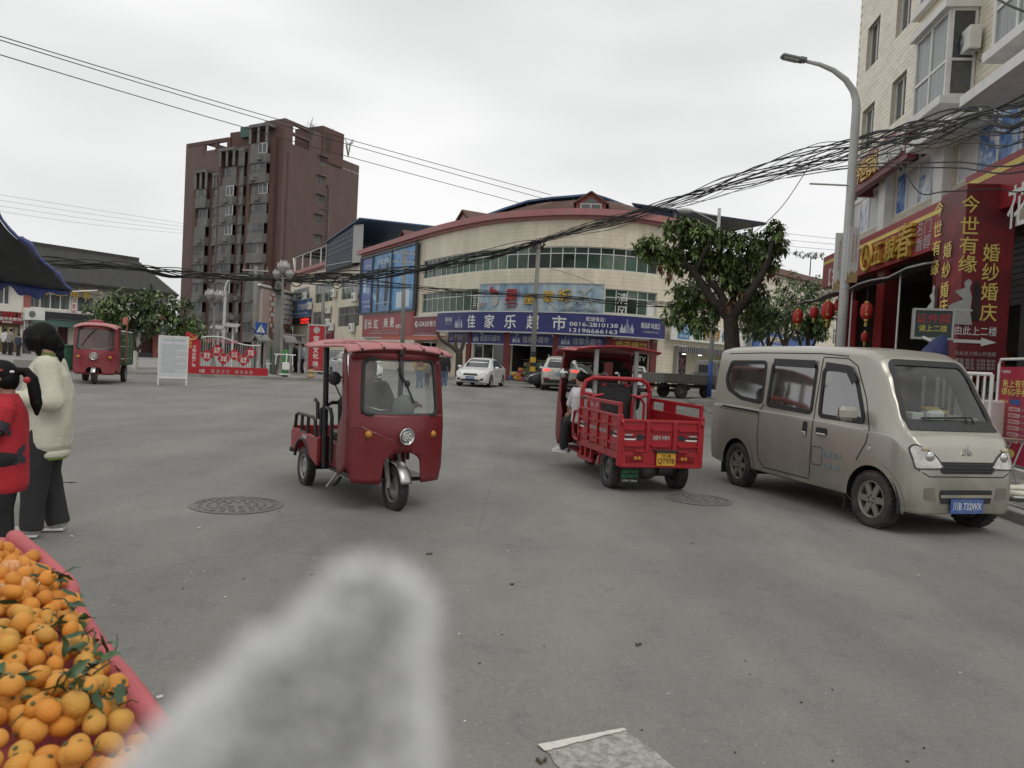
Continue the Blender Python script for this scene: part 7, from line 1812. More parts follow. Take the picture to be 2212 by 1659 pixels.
 for sg in(-1,1):
  poly=[(x1,z0+.05),(x1-.02,z1-.05),(x1+.06,z1),(x0,z1-.03),(x0,z0-.04)]
  poly+=[(-1.69+.27*math.cos(k*math.pi/12),.25+.27*math.sin(k*math.pi/12))for k in range(2,11)]
  fr=frame((0,sg*w,0),(1,0,0),(0,0,1));obj('tray_side',MB().prism(poly,fr,-.02,.02),BRED if False else mat('tray_red',(.30,.03,.035),.4,var=.08,scale=3,coat=.1),t,bevel=.008)
  obj('fender_trim',MB().tube([(-1.69+.285*math.cos(k*math.pi/14),sg*(w+.015),.25+.285*math.sin(k*math.pi/14))for k in range(2,14)],.02,6),BTUBE,t)
  obj('fender_trim',MB().tube([(-1.69+.37*math.cos(k*math.pi/14),sg*(w+.01),.25+.37*math.sin(k*math.pi/14))for k in range(3,12)],.012,6),TRIM,t)
  rl_=MB();rl_.tube([(x0-.12,sg*w,z1-.02),(x0-.16,sg*w,z1+.15),(x0-.24,sg*w,z1+.18),(x1+.22,sg*w,z1+.18),(x1+.12,sg*w,z1+.15),(x1+.08,sg*w,z1-.02)],.021,8);obj('tray_rail',rl_,BTUBE,t)
  for x in(x0-.42,x0-.66):obj('rail_post',MB().tube([(x,sg*w,z1-.03),(x,sg*w,z1+.18)],.02,8),BTUBE,t)
  obj('sticker',MB().box((-1.6,sg*(w+.022),.57),(.16,.004,.04)),LETGREY,t)
  obj('rear_lamp',MB().tube([(x1-.02,sg*(w-.04),.36),(x1-.10,sg*(w-.02),.35)],.035,8),BLACK,t)
  wheel(t,(-1.69,sg*.42,.215),.215,.11,STEEL,'steel')
 obj('tray_front',MB().box((x0,0,(z0+z1)/2),(.04,2*w,z1-z0),ch=.008),TRED,t);obj('tail_board',MB().box((x1,0,(z0+z1)/2+.02),(.04,2*w,z1-z0),ch=.008),MATS['tray_red'],t)
 obj('cross_rail',MB().tube([(x0-.02,-w+.02,.62),(x0-.02,-w+.02,.92),(x0-.02,-w+.14,.99),(x0-.02,w-.14,.99),(x0-.02,w-.02,.92),(x0-.02,w-.02,.62)],.021,8),BTUBE,t)
 obj('grab_bar',MB().tube([(x0-.08,-w,.80),(x0-.10,-w,.98),(x0-.16,-w-.01,1.01)],.022,8),BTUBE,t)
 obj('rear_axle',MB().tube([(-1.69,-.40,.215),(-1.69,.40,.215)],.04,10),BTUBE,t);obj('motor',MB().box((-1.66,.05,.24),(.22,.24,.18),ch=.05),BTUBE,t)
 obj('chassis',MB().box((-1.0,-.24,.27),(1.5,.05,.06)).box((-1.0,.24,.27),(1.5,.05,.06)),BTUBE,t,kind='stuff')
 obj('side_stand',MB().tube([(-.75,-.36,.28),(-.82,-.46,.12)],.014,6),STEEL,t);obj('foot_peg',MB().tube([(-.55,-.40,.26),(-.45,-.50,.2)],.018,6),BTUBE,t)
 return t
TA=build_trike_a()
pf,prr=G(851,1101),G(668,1046)
dv=pf-prr;L_=math.sqrt(max(.1,dv.length_squared-.42**2));ta_ang=math.atan2(dv.y,dv.x)-math.atan2(.42,L_)
ta_sc=L_/1.69
ta_ang+=R(3)
TS=(ta_sc,ta_sc,ta_sc*1.05)
put(TA,pf,ta_ang);TA.scale=TS
TAM=M.Translation(pf)@M.Rotation(ta_ang,4,'Z')@M.Diagonal((*TS,1))
def build_trike_b():
 t=thing('cargo_tricycle','bright red open cargo tricycle with a yellow number plate seen from behind','tricycle')
 x0,x1,w=1.08,-.46,.51
 # tray: framed side walls with pressed panels
 def wallp(name,fr,L,H,n,dec):
  o=obj(name,MB().prism([(-L/2,0),(L/2,0),(L/2,H),(-L/2,H)],fr,-.015,.0),BRED,t)
  for k in range(n+1):
   x=-L/2+L*k/n;x=min(max(x,-L/2+.025),L/2-.025);b=MB();b.box((0,0,0),(.05,H,.022),ch=.004);b.v=[fr@(p+V((x,H/2,.011)))for p in b.v];obj('wall_rib',b,BRED,o)
  for k in range(n):
   cx=-L/2+L*(k+.5)/n;pw=L/n-.075
   for zz,hh in((.72,.10),(.20,.10)):
    b=MB();b.add([fr@V((cx+sx*pw/2,H*zz-hh*H/2*(1 if j==0 else-1),.0))for j in(0,1)for sx in(-1,1)]+[fr@V((cx+sx*pw*.42,H*zz+.01*(1 if j else-1),.028))for j in(0,1)for sx in(-1,1)],[(4,5,7,6),(0,1,5,4),(2,3,7,6),(0,2,6,4),(1,3,7,5)]);obj('pressed_rib',b,BRED,o)
   if dec[k]=='w':
    sg=-1 if k==0 else 1
    for q in range(3):
     b=MB();y=H*.47+(q-1)*.026;b.add([fr@V((cx+sg*(x_),yy,.004))for x_,yy in((pw*.45,y-.009),(-pw*.05+q*.02,y-.009),(-pw*.15+q*.02,y+.009),(pw*.45,y+.009))],[(0,1,2,3)]);obj('stripe_sticker',b,(LETW,BLACK,LETGREY)[q],o)
    b=MB();b.add([fr@V((cx-sg*pw*.3+.055*math.cos(a)*(1+.3*math.cos(3*a)),H*.47+.035*math.sin(a),.004))for a in[i*.52 for i in range(12)]],[tuple(range(12))]);obj('stripe_sticker',b,BLACK,o)
   elif dec[k]:text(dec[k],o,LETGREY,fr@M.Translation((cx,H*.47,.002)),h=.055,w=pw*.8,bold=.03)
  b=MB();b.box((0,0,0),(L+.02,.035,.035),ch=.006);b.v=[fr@(p+V((0,H,-.004)))for p in b.v];obj('wall_rail',b,BRED,o)
  return o
 Hs=.40;zb=.50
 for sg in(1,-1):
  fr=frame(((x0+x1)/2,sg*w,zb),(-sg,0,0),(0,0,1));wallp('tray_side',fr,x0-x1,Hs,4,['w','宗申','电动','w']if sg>0 else['w','宗申','电动','w'])
  # raised rail above the side
  for x in(x1+.03,x0-.04):obj('side_post',MB().box((x,sg*w,zb+Hs+.075),(.05,.035,.17),ch=.005),BRED,t)
  obj('side_rail',MB().box(((x0+x1)/2,sg*w,zb+Hs+.145),(x0-x1,.035,.045),ch=.006),BRED,t)
  obj('rail_panel',MB().box((.46,sg*w,zb+Hs+.07),(.36,.02,.14),ch=.005),BRED,t)
  b=MB()
  for dx,s2 in((-.1,1),(.1,-1)):
   for q in range(3):b.add([(.46+dx+s2*.05,sg*(w+.012),zb+Hs+.05+q*.016),(.46+dx-s2*.05,sg*(w+.012),zb+Hs+.075+q*.02),(.46+dx-s2*.05,sg*(w+.012),zb+Hs+.085+q*.02),(.46+dx+s2*.05,sg*(w+.012),zb+Hs+.058+q*.016)],[(0,1,2,3)])
  obj('wing_sticker',b,LETGREY,t,kind='stuff')
  obj('warning_label',MB().box((.88,sg*(w+.02),zb+Hs+.145),(.17,.004,.03)),TRIM,t)
  for x in(.0,.55):obj('latch',MB().box((x,sg*(w+.03),zb-.01),(.09,.03,.02),ch=.004),BRED,t)
  # frame below, fenders, lamps
  obj('side_beam',MB().box(((x0+x1)/2,sg*(w-.03),.44),(x0-x1,.05,.09),ch=.006),BRED,t)
  for x in(.62,.84,1.04):obj('hanger',MB().box((x,sg*(w-.04),.34),(.05,.04,.18),ch=.005),BRED,t)
  obj('lower_rail',MB().box((.88,sg*(w-.05),.24),(.62,.05,.05),ch=.005),BRED,t)
  obj('fender',MB().tube([(.0+.33*math.cos(k*math.pi/12),sg*(w-.05),.24+.30*math.sin(k*math.pi/12))for k in range(0,7)],.03,6),BRED,t)
  obj('step_loop',MB().tube([(1.06,sg*(w+.01),.86),(1.22,sg*(w+.03),.84),(1.26,sg*(w+.03),.60),(1.24,sg*(w+.02),.48),(1.06,sg*(w+.01),.46)],.02,8),BRED,t)
  wheel(t,(0,sg*.43,.238),.238,.13,mat('trike_rim_dark',(.10,.10,.10),.5,metal=.4,var=.2),'steel')
  lm=MB().box((x1-.012,sg*.32,.425),(.03,.22,.09),ch=.01);o=obj('tail_light',lm,REDLENS,t)
  for q in range(3):obj('lens',MB().lathe([(0.001,-.012),(.02,-.012),(.02,0)],10,c=(x1-.024,sg*(.27+q*.045),.43),axis='X'),AMBER if q<2 else REDLENS,o)
  obj('seat_loop',MB().tube([(x0-.02,sg*.40,.70),(x0-.02,sg*.40,.98),(x0-.02,sg*.34,1.06),(x0-.02,sg*.20,1.09)],.02,8),BRED,t)
 fr=frame((x1,0,zb),(0,-1,0),(0,0,1));wallp('tail_board',fr,2*w,.36,3,['w','宗申','w'])
 for sg in(-1,1):
  obj('corner_post',MB().box((x1+.0,sg*(w-.0),.63),(.055,.05,.60),ch=.006),BRED,t);obj('tail_latch',MB().box((x1-.03,sg*.27,.51),(.03,.12,.02),ch=.005),BRED,t)
  obj('tail_hook',MB().tube([(x1-.02,sg*(w-.01),.88),(x1-.05,sg*(w-.01),.84),(x1-.03,sg*(w-.01),.80)],.01,6),BRED,t)
 obj('tail_beam',MB().box((x1+.01,0,.425),(.05,2*w,.15),ch=.006),BRED,t);obj('tail_beam',MB().box((x1+.005,0,.335),(.06,2*w,.035),ch=.005),BRED,t)
 obj('tray_floor',MB().box(((x0+x1)/2,0,.50),(x0-x1,2*w-.03,.03)),mat('tray_floor_red',(.22,.02,.025),.6,var=.2,dirt=(.1,.08,.07)),t)
 obj('plate_lamp',MB().box((x1-.04,-.06,.515),(.05,.30,.025),ch=.005),BTUBE,t)
 plate(t,frame((x1-.045,-.06,.425),(0,-1,0),(0,0,1)),'',PYEL,BLACK,w=.235,h=.155,two=('川·B','QT978'))
 # hoop behind the seat
 obj('hoop',MB().tube([(x0+.01,-.49,.52),(x0+.01,-.485,1.14),(x0+.01,-.44,1.26),(x0+.01,-.34,1.31),(x0+.01,.34,1.31),(x0+.01,.44,1.26),(x0+.01,.485,1.14),(x0+.01,.49,.52)],.032,10),BRED,t)
 for sg in(-1,1):obj('hoop_brace',MB().tube([(x0+.01,sg*.475,1.10),(x0+.01,sg*.30,1.07),(x0+.01,sg*.24,1.0),(x0+.01,sg*.23,.55)],.022,8),BRED,t)
 GP=mat('galvanised_post',(.33,.33,.33),.45,metal=.5,var=.12)
 for sg in(-1,1):obj('roof_post',MB().box((x0+.08,sg*.29,1.14),(.045,.06,1.12),ch=.006),GP,t)
 obj('seat_back',MB().box((x0+.13,0,.98),(.10,.52,.52),ch=.03),mat('black_vinyl',(.02,.02,.022),.45,var=.3,scale=8,bump=.4,bscale=14),t)
 for sg in(-1,1):obj('seat_bracket',MB().box((x0+.07,sg*.17,1.22),(.03,.06,.04)),BRED,t)
 obj('seat',MB().box((1.42,0,.64),(.46,.80,.12),ch=.04),BLACK,t);obj('seat_box',MB().box((1.42,0,.44),(.44,.74,.28),ch=.02),BRED,t)
 obj('floor_pan',MB().box((1.62,0,.26),(.95,.84,.04),ch=.01),BRED,t)
 wheel(t,(2.05,0,.225),.225,.10,STEEL,'steel');fork(t,2.05,.225)
 fn=cab_shell(t,2.05,.56,DKRED,zt=1.66,gz0=.94,gz1=1.55,gw=.44,glass=glass_mat('cab_glass_clear',(.86,.88,.87),.06,.03))
 headlamp(t,(fn(0,.76)+.03,0,.76),.078)
 for sg in(-1,1):amber(t,(fn(.36,.77)+.012,sg*.38,.77),.036);obj('shell_brace',MB().bar((1.86,sg*.55,.62),(2.02,sg*.545,.62),.03,.05),GP,t);obj('shell_brace',MB().bar((1.92,sg*.54,.60),(1.55,sg*.48,.24),.03,.05),GP,t);obj('shell_knob',MB().ell((2.0,sg*.545,.80),(.02,.02,.02),8,6),CHROME,t)
 def rf(u,v):
  x=2.18-1.16*u;y=(v-.5)*1.20;e=abs(v-.5)*2;return V((x,y,1.69+.06*(1-e*e)-.10*max(0,1-u*5)**2-.03*u+(.0 if u<.9 else(u-.9)*.3)))
 mb=MB();mb.grid(rf,40,18);obj('roof',mb,mat('bright_roof_red',(.36,.03,.04),.45,var=.1,scale=3),t,smooth=True,solid=.014)
 for k in range(4):obj('roof_rib',MB().tube([rf(.05+.1*u,.14+.24*k)+V((0,0,.012))for u in range(10)],.012,6),MATS['bright_roof_red'],t)
 handlebar(t,1.80,1.0)
 obj('mirror',MB().lathe([(0.001,-.015),(.065,-.015),(.075,0),(.065,.012),(0.001,.012)],16,c=(1.72,.56,1.34),axis='X'),CHROME,t,smooth=True);obj('mirror_arm',MB().tube([(1.74,.56,1.28),(1.80,.50,1.12),(1.82,.36,1.02)],.009,6),BLACK,t)
 obj('rear_axle',MB().tube([(0,-.40,.238),(0,.40,.238)],.05,10),BTUBE,t);obj('differential',MB().ell((0,-.02,.235),(.14,.16,.13),14,10),mat('motor_grey',(.14,.14,.14),.5,metal=.4,var=.2),t,smooth=True)
 obj('motor',MB().lathe([(0,-.12),(.10,-.12),(.10,.12),(0,.12)],16,c=(.0,-.28,.25),axis='Y'),MATS['motor_grey'],t)
 for sg in(-1,1):obj('leaf_spring',MB().tube([(-.34,sg*.33,.36),(-.16,sg*.33,.29),(0,sg*.33,.27),(.16,sg*.33,.29),(.36,sg*.33,.36)],.022,6),BTUBE,t)
 fl=obj('mud_flap',MB().box((-.30,.30,.22),(.012,.24,.26)),BTUBE,t)
 text('五星钻豹电动车',fl,mat('green_print',(.03,.30,.10),.5),frame((-.307,.30,.245),(0,-1,0),(0,0,1)),w=.21,h=.04,bold=.03);text('新日电动车',fl,MATS['green_print'],frame((-.307,.30,.19),(0,-1,0),(0,0,1)),w=.21,h=.04,bold=.03);text('安县车行',fl,LETRED,frame((-.307,.30,.31),(0,-1,0),(0,0,1)),w=.2,h=.05,bold=.03);text('13981138666',fl,LETW,frame((-.307,.30,.135),(0,-1,0),(0,0,1)),w=.19,h=.025)
 return t
TB=build_trike_b()
wl_,wr_=G(1308,1050),G(1443,1056)
bc=(wl_+wr_)/2+V((.07,0,0));bd=wr_-wl_;tb_ang=math.atan2(bd.x,-bd.y)if False else math.atan2(bd.y,bd.x)+math.pi/2+R(10)
put(TB,bc,tb_ang);TBM=M.Translation(bc)@M.Rotation(tb_ang,4,'Z')
def build_trike_d():
 t=thing('cab_tricycle','old red cab tricycle with a green cargo box parked on the left','tricycle')
 OLD=mat('old_red_cab',(.23,.02,.028),.5,var=.12,scale=2,dirt=(.38,.15,.15),dscale=1.5,damt=.4)
 fn=cab_shell(t,0,.55,OLD,zt=1.66,gz0=.98,gz1=1.56,gw=.46,cut=.20,cutz=.50,zb=.30)
 headlamp(t,(fn(0,.80)+.03,0,.80),.10)
 for sg in(-1,1):amber(t,(fn(.36,.77)+.02,sg*.40,.77),.045)
 wheel(t,(0,0,.25),.25,.11,STEEL,'steel',n=20);fork(t,0,.25)
 wiper(t,fn,[(.0,1.56),(-.16,1.38),(-.34,1.06)]);wiper(t,fn,[(.02,1.55),(-.12,1.40),(-.2,1.3)])
 def rf(u,v):x=.06-.95*u;y=(v-.5)*1.1;e=abs(v-.5)*2;return V((x,y,1.66+.08*(1-e**3)-.08*max(0,1-u*5)**2-.03*e**4))
 mb=MB();mb.grid(rf,20,14);obj('roof',mb,mat('old_roof_pink',(.46,.20,.20),.6,var=.12,scale=2),t,smooth=True,solid=.02)
 obj('roof_vent',MB().ell((-.42,-.05,1.77),(.2,.2,.07),14,8),MATS['old_red_cab'],t,smooth=True)
 handlebar(t,-.18,1.02);obj('seat',MB().box((-.72,0,.62),(.4,.8,.12),ch=.04),BLACK,t);obj('cab_back',MB().box((-.92,0,1.1),(.05,1.04,1.1),ch=.01),OLD,t);obj('floor_pan',MB().box((-.45,0,.30),(.95,.95,.05)),OLD,t)
 for sg in(-1,1):obj('cab_side',MB().box((-.62,sg*.53,.62),(.62,.03,.62),ch=.01),OLD,t)
 DG=mat('green_cargo',(.035,.095,.045),.6,var=.15,scale=2,dirt=(.10,.12,.08),damt=.4)
 x0,x1,w,z0,z1=-1.02,-2.5,.66,.55,1.50
 for sg in(-1,1):
  for k in range(5):obj('side_slat',MB().box(((x0+x1)/2,sg*w,z0+.09+k*.185),(x0-x1,.03,.165),ch=.008),DG,t)
  for x in(x0-.03,(x0+x1)/2,x1+.03):obj('side_post',MB().box((x,sg*(w+.02),(z0+z1)/2),(.06,.04,z1-z0+.04),ch=.006),DG,t)
  wheel(t,(-1.9,sg*.52,.27),.27,.14,STEEL,'steel',n=20)
 for k in range(5):obj('front_slat',MB().box((x0,0,z0+.09+k*.185),(.03,2*w,.165),ch=.008),DG,t)
 obj('cargo_floor',MB().box(((x0+x1)/2,0,z0),(x0-x1,2*w,.05)),DG,t);obj('tarp_pole',MB().tube([(x0+.05,w,.6),(x0+.02,w+.02,1.9)],.02,6),mat('rust_pole',(.25,.09,.06),.7),t)
 def tp(u,v):return V((x0-.03-(x0-x1)*u,(v-.5)*1.36,z1+.02+.06*math.sin(v*3.14)+.02*math.sin(u*9)))
 mb=MB();mb.grid(tp,12,8);obj('cover',mb,mat('pale_cover',(.45,.46,.44),.7,var=.15),t,smooth=True,solid=.01)
 obj('axle',MB().tube([(-1.9,-.5,.27),(-1.9,.5,.27)],.05,8),BTUBE,t);obj('chassis',MB().box((-1.3,0,.42),(2.2,.5,.10)),BTUBE,t)
 obj('flag',MB().box((-1.0,.62,1.86),(.02,.14,.22)),mat('faded_flag',(.45,.16,.12),.7),t)
 return t
TD=build_trike_d()
put(TD,G(203,830),R(-70),0,0);TD.scale=(1.13,)*3
# ------------------------------------------------------------------ cars in the distance
def build_car(label,name,keys,col,wb,r,front=None,glass=(),lights=None,cat='car',metal=.3,pl=None,rims=CHROME,plf=PBLUE):
 t=thing(name,label,cat)
 body=car_body(keys,90,4);bv=bvh_of(body)
 m=mat('paint_'+name+'_%s'%label[:14].replace(' ','_'),col,.25,metal=metal,var=.03,coat=.5)
 hw=max(k[5]for k in keys);keep=MB();keep.v=body.v
 for f in body.f:
  c=sum((body.v[i]for i in f),V())/len(f)
  if len(f)<=4 and any(math.hypot(c.x-ax,c.z-r)<r*1.16 for ax in(0,wb))and abs(c.y)>hw*.55:continue
  keep.f.append(f)
 obj('body',keep,m,t,smooth=True)
 x0,x1=keys[0][0],keys[-1][0]
 for view,poly,nm in glass:
  if view=='side':
   for sd in(1,-1):obj('side_window',decal(bv,rounded(poly,.05),'side',.006,.1,sd),CARGLASS,t,smooth=True)
  else:obj(nm,decal(bv,rounded(poly,.08),view,.006,.1),CARGLASS,t,smooth=True)
 for view,poly,mm,nm in(lights or()):obj(nm,decal(bv,rounded(poly,.02),view,.010,.06),mm,t,smooth=True)
 for ax in(0,wb):
  for sd in(1,-1):
   wheel(t,(ax,sd*(hw-.10),r),r,.2,rims,'five',n=18)
   mb=MB()
   for k in range(0,16):
    a0,a1=k*math.pi/15-.1,(k+1)*math.pi/15-.1;ar=r*1.15
    mb.quad((ax+ar*math.cos(a0),sd*hw*.985,r+ar*math.sin(a0)),(ax+ar*math.cos(a1),sd*hw*.985,r+ar*math.sin(a1)),(ax+ar*math.cos(a1),sd*hw*.5,r+ar*math.sin(a1)),(ax+ar*math.cos(a0),sd*hw*.5,r+ar*math.sin(a0)))
   obj('wheel_well',mb,BLACK,t)
 for sd in(1,-1):
  z=keys[len(keys)//2][2];obj('side_mirror',MB().ell((wb-.62,sd*(hw+.10),z+.08),(.07,.12,.075),12,8),m,t,smooth=True)
  obj('mirror_arm',MB().bar((wb-.62,sd*(hw-.06),z+.02),(wb-.62,sd*(hw+.04),z+.06),.04,.03),TRIM,t)
 if pl:
  fr=frx(V((x1+.02,0,pl[1])))if pl[0]=='front' else frame((x0-.02,0,pl[1]),(0,-1,0),(0,0,1));plate(t,fr,pl[2],plf,LETW)
 obj('underbody',MB().box((wb/2,0,.26),(wb+1.2,hw*1.3,.12)),BLACK,t)
 return t,bv
SED=[(-.92,.40,.80,.95,.70,.72,.60),(-.86,.28,.88,1.03,.80,.82,.70),(-.6,.22,.92,1.08,.85,.87,.72),(-.25,.20,.93,1.12,.87,.89,.70),(.15,.19,.93,1.32,.88,.90,.62),(.55,.19,.92,1.44,.88,.90,.60),(1.1,.19,.92,1.48,.89,.90,.62),(1.55,.19,.91,1.44,.89,.90,.61),(1.95,.19,.90,1.26,.88,.89,.64),(2.35,.19,.88,1.02,.87,.88,.70),(2.65,.19,.84,.95,.86,.87,.70),(3.05,.20,.76,.87,.83,.84,.66),(3.35,.22,.66,.76,.77,.78,.58),(3.5,.25,.56,.62,.66,.67,.48),(3.53,.30,.50,.55,.58,.58,.42)]
sed_glass=[('side',[(2.05,.96),(.05,.98),(.35,1.30),(.75,1.38),(1.45,1.37)],''),('front',[(-.62,1.0),(.62,1.0),(.52,1.40),(-.52,1.40)],'windscreen'),('rear',[(-.58,1.10),(.58,1.10),(.5,1.36),(-.5,1.36)],'rear_window')]
def sed_lights(grille=BLACK):
 o=[]
 for sg in(-1,1):
  o+=[('front',[(sg*.40,.60),(sg*.72,.66),(sg*.76,.78),(sg*.55,.70)],LAMPGL,'headlight'),('front',[(sg*.48,.34),(sg*.68,.36),(sg*.66,.46),(sg*.5,.42)],BLACK,'fog_light'),('rear',[(sg*.40,.80),(sg*.74,.80),(sg*.74,.92),(sg*.5,.92)],REDLENS,'tail_light')]
 return o+[('front',[(-.38,.58),(.38,.58),(.34,.68),(-.34,.68)],grille,'grille'),('front',[(-.5,.30),(.5,.30),(.42,.40),(-.42,.40)],BLACK,'lower_intake')]
c1,bv=build_car('white sedan parked facing the road before the supermarket','sedan',SED,(.72,.72,.71),2.62,.31,glass=sed_glass,lights=sed_lights(),pl=('front',.47,'川B·U9361'),metal=0)
pc=G(1032,836);put(c1,pc+V((.35,2.9,0)),R(-102))
c2,bv=build_car('white sedan seen through the windscreen of the covered tricycle','sedan',SED,(.70,.71,.71),2.62,.31,glass=sed_glass,lights=sed_lights(mat('chrome_grille',(.3,.3,.3),.3,metal=.8)),pl=('front',.42,'川B·8K662'),metal=0)
put(c2,V((-8.6,40.2,0)),R(-62))
c3,bv=build_car('black car behind the red banner, mostly hidden by the covered tricycle','hatchback',SED,(.012,.012,.014),2.62,.31,glass=sed_glass,lights=sed_lights(),metal=0)
put(c3,V((-10.2,43.5,0)),R(-58))
c4,bv=build_car('black car nose showing left of the silver SUV','sedan',SED,(.014,.014,.016),2.62,.31,glass=sed_glass,lights=sed_lights(),metal=0)
put(c4,V((4.2,42.6,0)),R(192))
c5,bv=build_car('white car behind the red cargo tricycle, beside the grey truck','sedan',SED,(.70,.70,.70),2.62,.31,glass=sed_glass,lights=sed_lights(),pl=('front',.44,'川B·55X21'),metal=0)
pc=G(1378,846);put(c5,pc+V((.15,2.6,0)),R(-100))
SUVK=[(-1.05,.50,.98,1.30,.78,.80,.62),(-1.0,.40,1.04,1.50,.88,.90,.68),(-.85,.32,1.06,1.66,.93,.95,.70),(-.5,.28,1.06,1.74,.95,.97,.71),(.4,.27,1.05,1.77,.96,.98,.72),(1.4,.27,1.04,1.75,.96,.98,.71),(1.85,.27,1.03,1.64,.95,.97,.70),(2.35,.27,1.02,1.24,.94,.96,.74),(2.7,.27,.98,1.10,.93,.95,.76),(3.3,.28,.92,1.02,.90,.92,.70),(3.7,.32,.80,.88,.80,.82,.58),(3.8,.40,.64,.70,.68,.70,.46)]
suv_l=[]
for sg in(-1,1):suv_l+=[('rear',[(sg*.52,1.0),(sg*.86,.98),(sg*.86,1.12),(sg*.52,1.12)],REDLIT,'tail_light'),('rear',[(sg*.54,.56),(sg*.84,.58),(sg*.84,.68),(sg*.56,.66)],REDLENS,'reflector'),('front',[(sg*.45,.82),(sg*.78,.84),(sg*.78,.95),(sg*.5,.92)],LAMPGL,'headlight')]
suv_l+=[('rear',[(-.82,.42),(.82,.42),(.84,.60),(-.84,.60)],TRIM,'bumper_trim'),('rear',[(-.6,.97),(.6,.97),(.6,.985),(-.6,.985)],CHROME,'chrome_strip')]
c6,bv=build_car('silver SUV seen from behind with its brake lights on','suv',SUVK,(.58,.565,.52),2.95,.37,glass=[('side',[(2.2,1.10),(-.75,1.14),(-.62,1.56),(1.75,1.56)],''),('rear',[(-.68,1.18),(.68,1.18),(.58,1.60),(-.58,1.60)],'rear_window'),('front',[(-.68,1.14),(.68,1.14),(.58,1.62),(-.58,1.62)],'windscreen')],lights=suv_l,pl=('rear',.86,'渝A·6K97N'),metal=.5)
for sg in(-1,1):obj('roof_rail',MB().tube([(-.6,sg*.66,1.76),(-.45,sg*.66,1.82),(1.3,sg*.66,1.83),(1.5,sg*.66,1.77)],.02,6),CHROME,c6)
mb=MB();mb.tube([(-1.06,.075*math.cos(k*.35),1.05+.075*math.sin(k*.35))for k in range(18)],.008,5,closed=True);mb.bar((-1.062,-.05,1.10),(-1.062,0,.98),.012,.012);mb.bar((-1.062,.05,1.10),(-1.062,0,.98),.012,.012);obj('badge',mb,CHROME,c6)
ps=G(1200,846);put(c6,ps+V((.28,1.15,0)),R(86))
# ------------------------------------------------------------------ grey flatbed truck
def build_truck():
 t=thing('flatbed_truck','old grey flatbed truck parked beside the blue-white lamp post','truck')
 TG=mat('truck_grey',(.26,.25,.235),.6,var=.12,scale=1.5,dirt=(.17,.155,.13),dscale=2,damt=.6);BG=mat('bed_grey',(.17,.165,.155),.75,var=.2,scale=2,dirt=(.12,.10,.08),dscale=2,damt=.6)
 keys=[(2.05,.62,1.20,1.88,.76,.78,.62),(2.10,.56,1.22,1.95,.80,.82,.66),(2.5,.54,1.22,1.98,.81,.83,.68),(2.85,.54,1.20,1.93,.81,.83,.67),(3.1,.52,1.16,1.62,.80,.82,.68),(3.32,.48,1.08,1.24,.78,.80,.70),(3.5,.45,.98,1.06,.74,.76,.64),(3.58,.46,.84,.90,.66,.68,.52)]
 cb=car_body(keys,60,4);bv=bvh_of(cb);obj('cab',cb,TG,t,smooth=True)
 for sd in(1,-1):obj('side_window',decal(bv,rounded([(3.12,1.26),(2.28,1.28),(2.30,1.80),(2.75,1.80)],.05),'side',.006,.1,sd),CARGLASS,t)
 obj('rear_window',decal(bv,rounded([(-.46,1.32),(.46,1.32),(.46,1.72),(-.46,1.72)],.08),'rear',.006,.1),CARGLASS,t);obj('windscreen',decal(bv,rounded([(-.62,1.26),(.62,1.26),(.55,1.85),(-.55,1.85)],.08),'front',.006,.1),CARGLASS,t)
 for k in range(5):obj('window_bar',MB().tube([(2.02,-.4+.2*k,1.30),(2.02,-.4+.2*k,1.74)],.012,5),TG,t)
 x0,x1,w,z0,z1=1.95,-1.25,.86,.82,1.20
 obj('bed',MB().box(((x0+x1)/2,0,z0-.04),(x0-x1,2*w,.08)),BG,t)
 for sg in(-1,1):
  for(a,b)in((x0,.40),(.38,x1)):
   o=obj('side_board',MB().box(((a+b)/2,sg*w,(z0+z1)/2),(a-b-.02,.03,z1-z0),ch=.006),BG,t)
   for k in range(7):obj('board_rib',MB().box((b+(a-b)*(k+.5)/7,sg*(w+.02),(z0+z1)/2),(.04,.03,z1-z0-.04),ch=.005),BG,o)
   for z in(z0+.03,z1-.02):obj('board_rail',MB().box(((a+b)/2,sg*(w+.02),z),(a-b-.02,.035,.04),ch=.005),BG,o)
  obj('fender',MB().tube([(.0+.43*math.cos(k*math.pi/12),sg*.78,.36+.43*math.sin(k*math.pi/12))for k in range(1,12)],.035,6),TRIM,t)
  wheel(t,(0,sg*.68,.36),.36,.20,mat('truck_rim',(.10,.095,.09),.6,var=.2),'steel',n=22);wheel(t,(2.75,sg*.68,.34),.34,.18,MATS['truck_rim'],'steel',n=18)
  obj('chassis_rail',MB().box((.6,sg*.36,.60),(3.9,.08,.14)),BLACK,t)
 o=obj('tail_gate',MB().box((x1,0,(z0+z1)/2),(.03,2*w,z1-z0),ch=.006),BG,t)
 for k in range(6):obj('board_rib',MB().box((x1-.02,-w+.15+k*.28,(z0+z1)/2),(.03,.04,z1-z0-.04),ch=.005),BG,o)
 obj('rear_axle',MB().tube([(0,-.6,.36),(0,.6,.36)],.07,8),BLACK,t);obj('fuel_tank',MB().box((1.2,.55,.52),(.7,.3,.3),ch=.05),BLACK,t)
 obj('front_rack',MB().tube([(x0-.02,-.75,1.2),(x0-.02,-.75,1.3),(x0-.02,.75,1.3),(x0-.02,.75,1.2)],.02,6),BG,t)
 return t
TK=build_truck()
put(TK,V((8.0,38.4,0)),R(28))
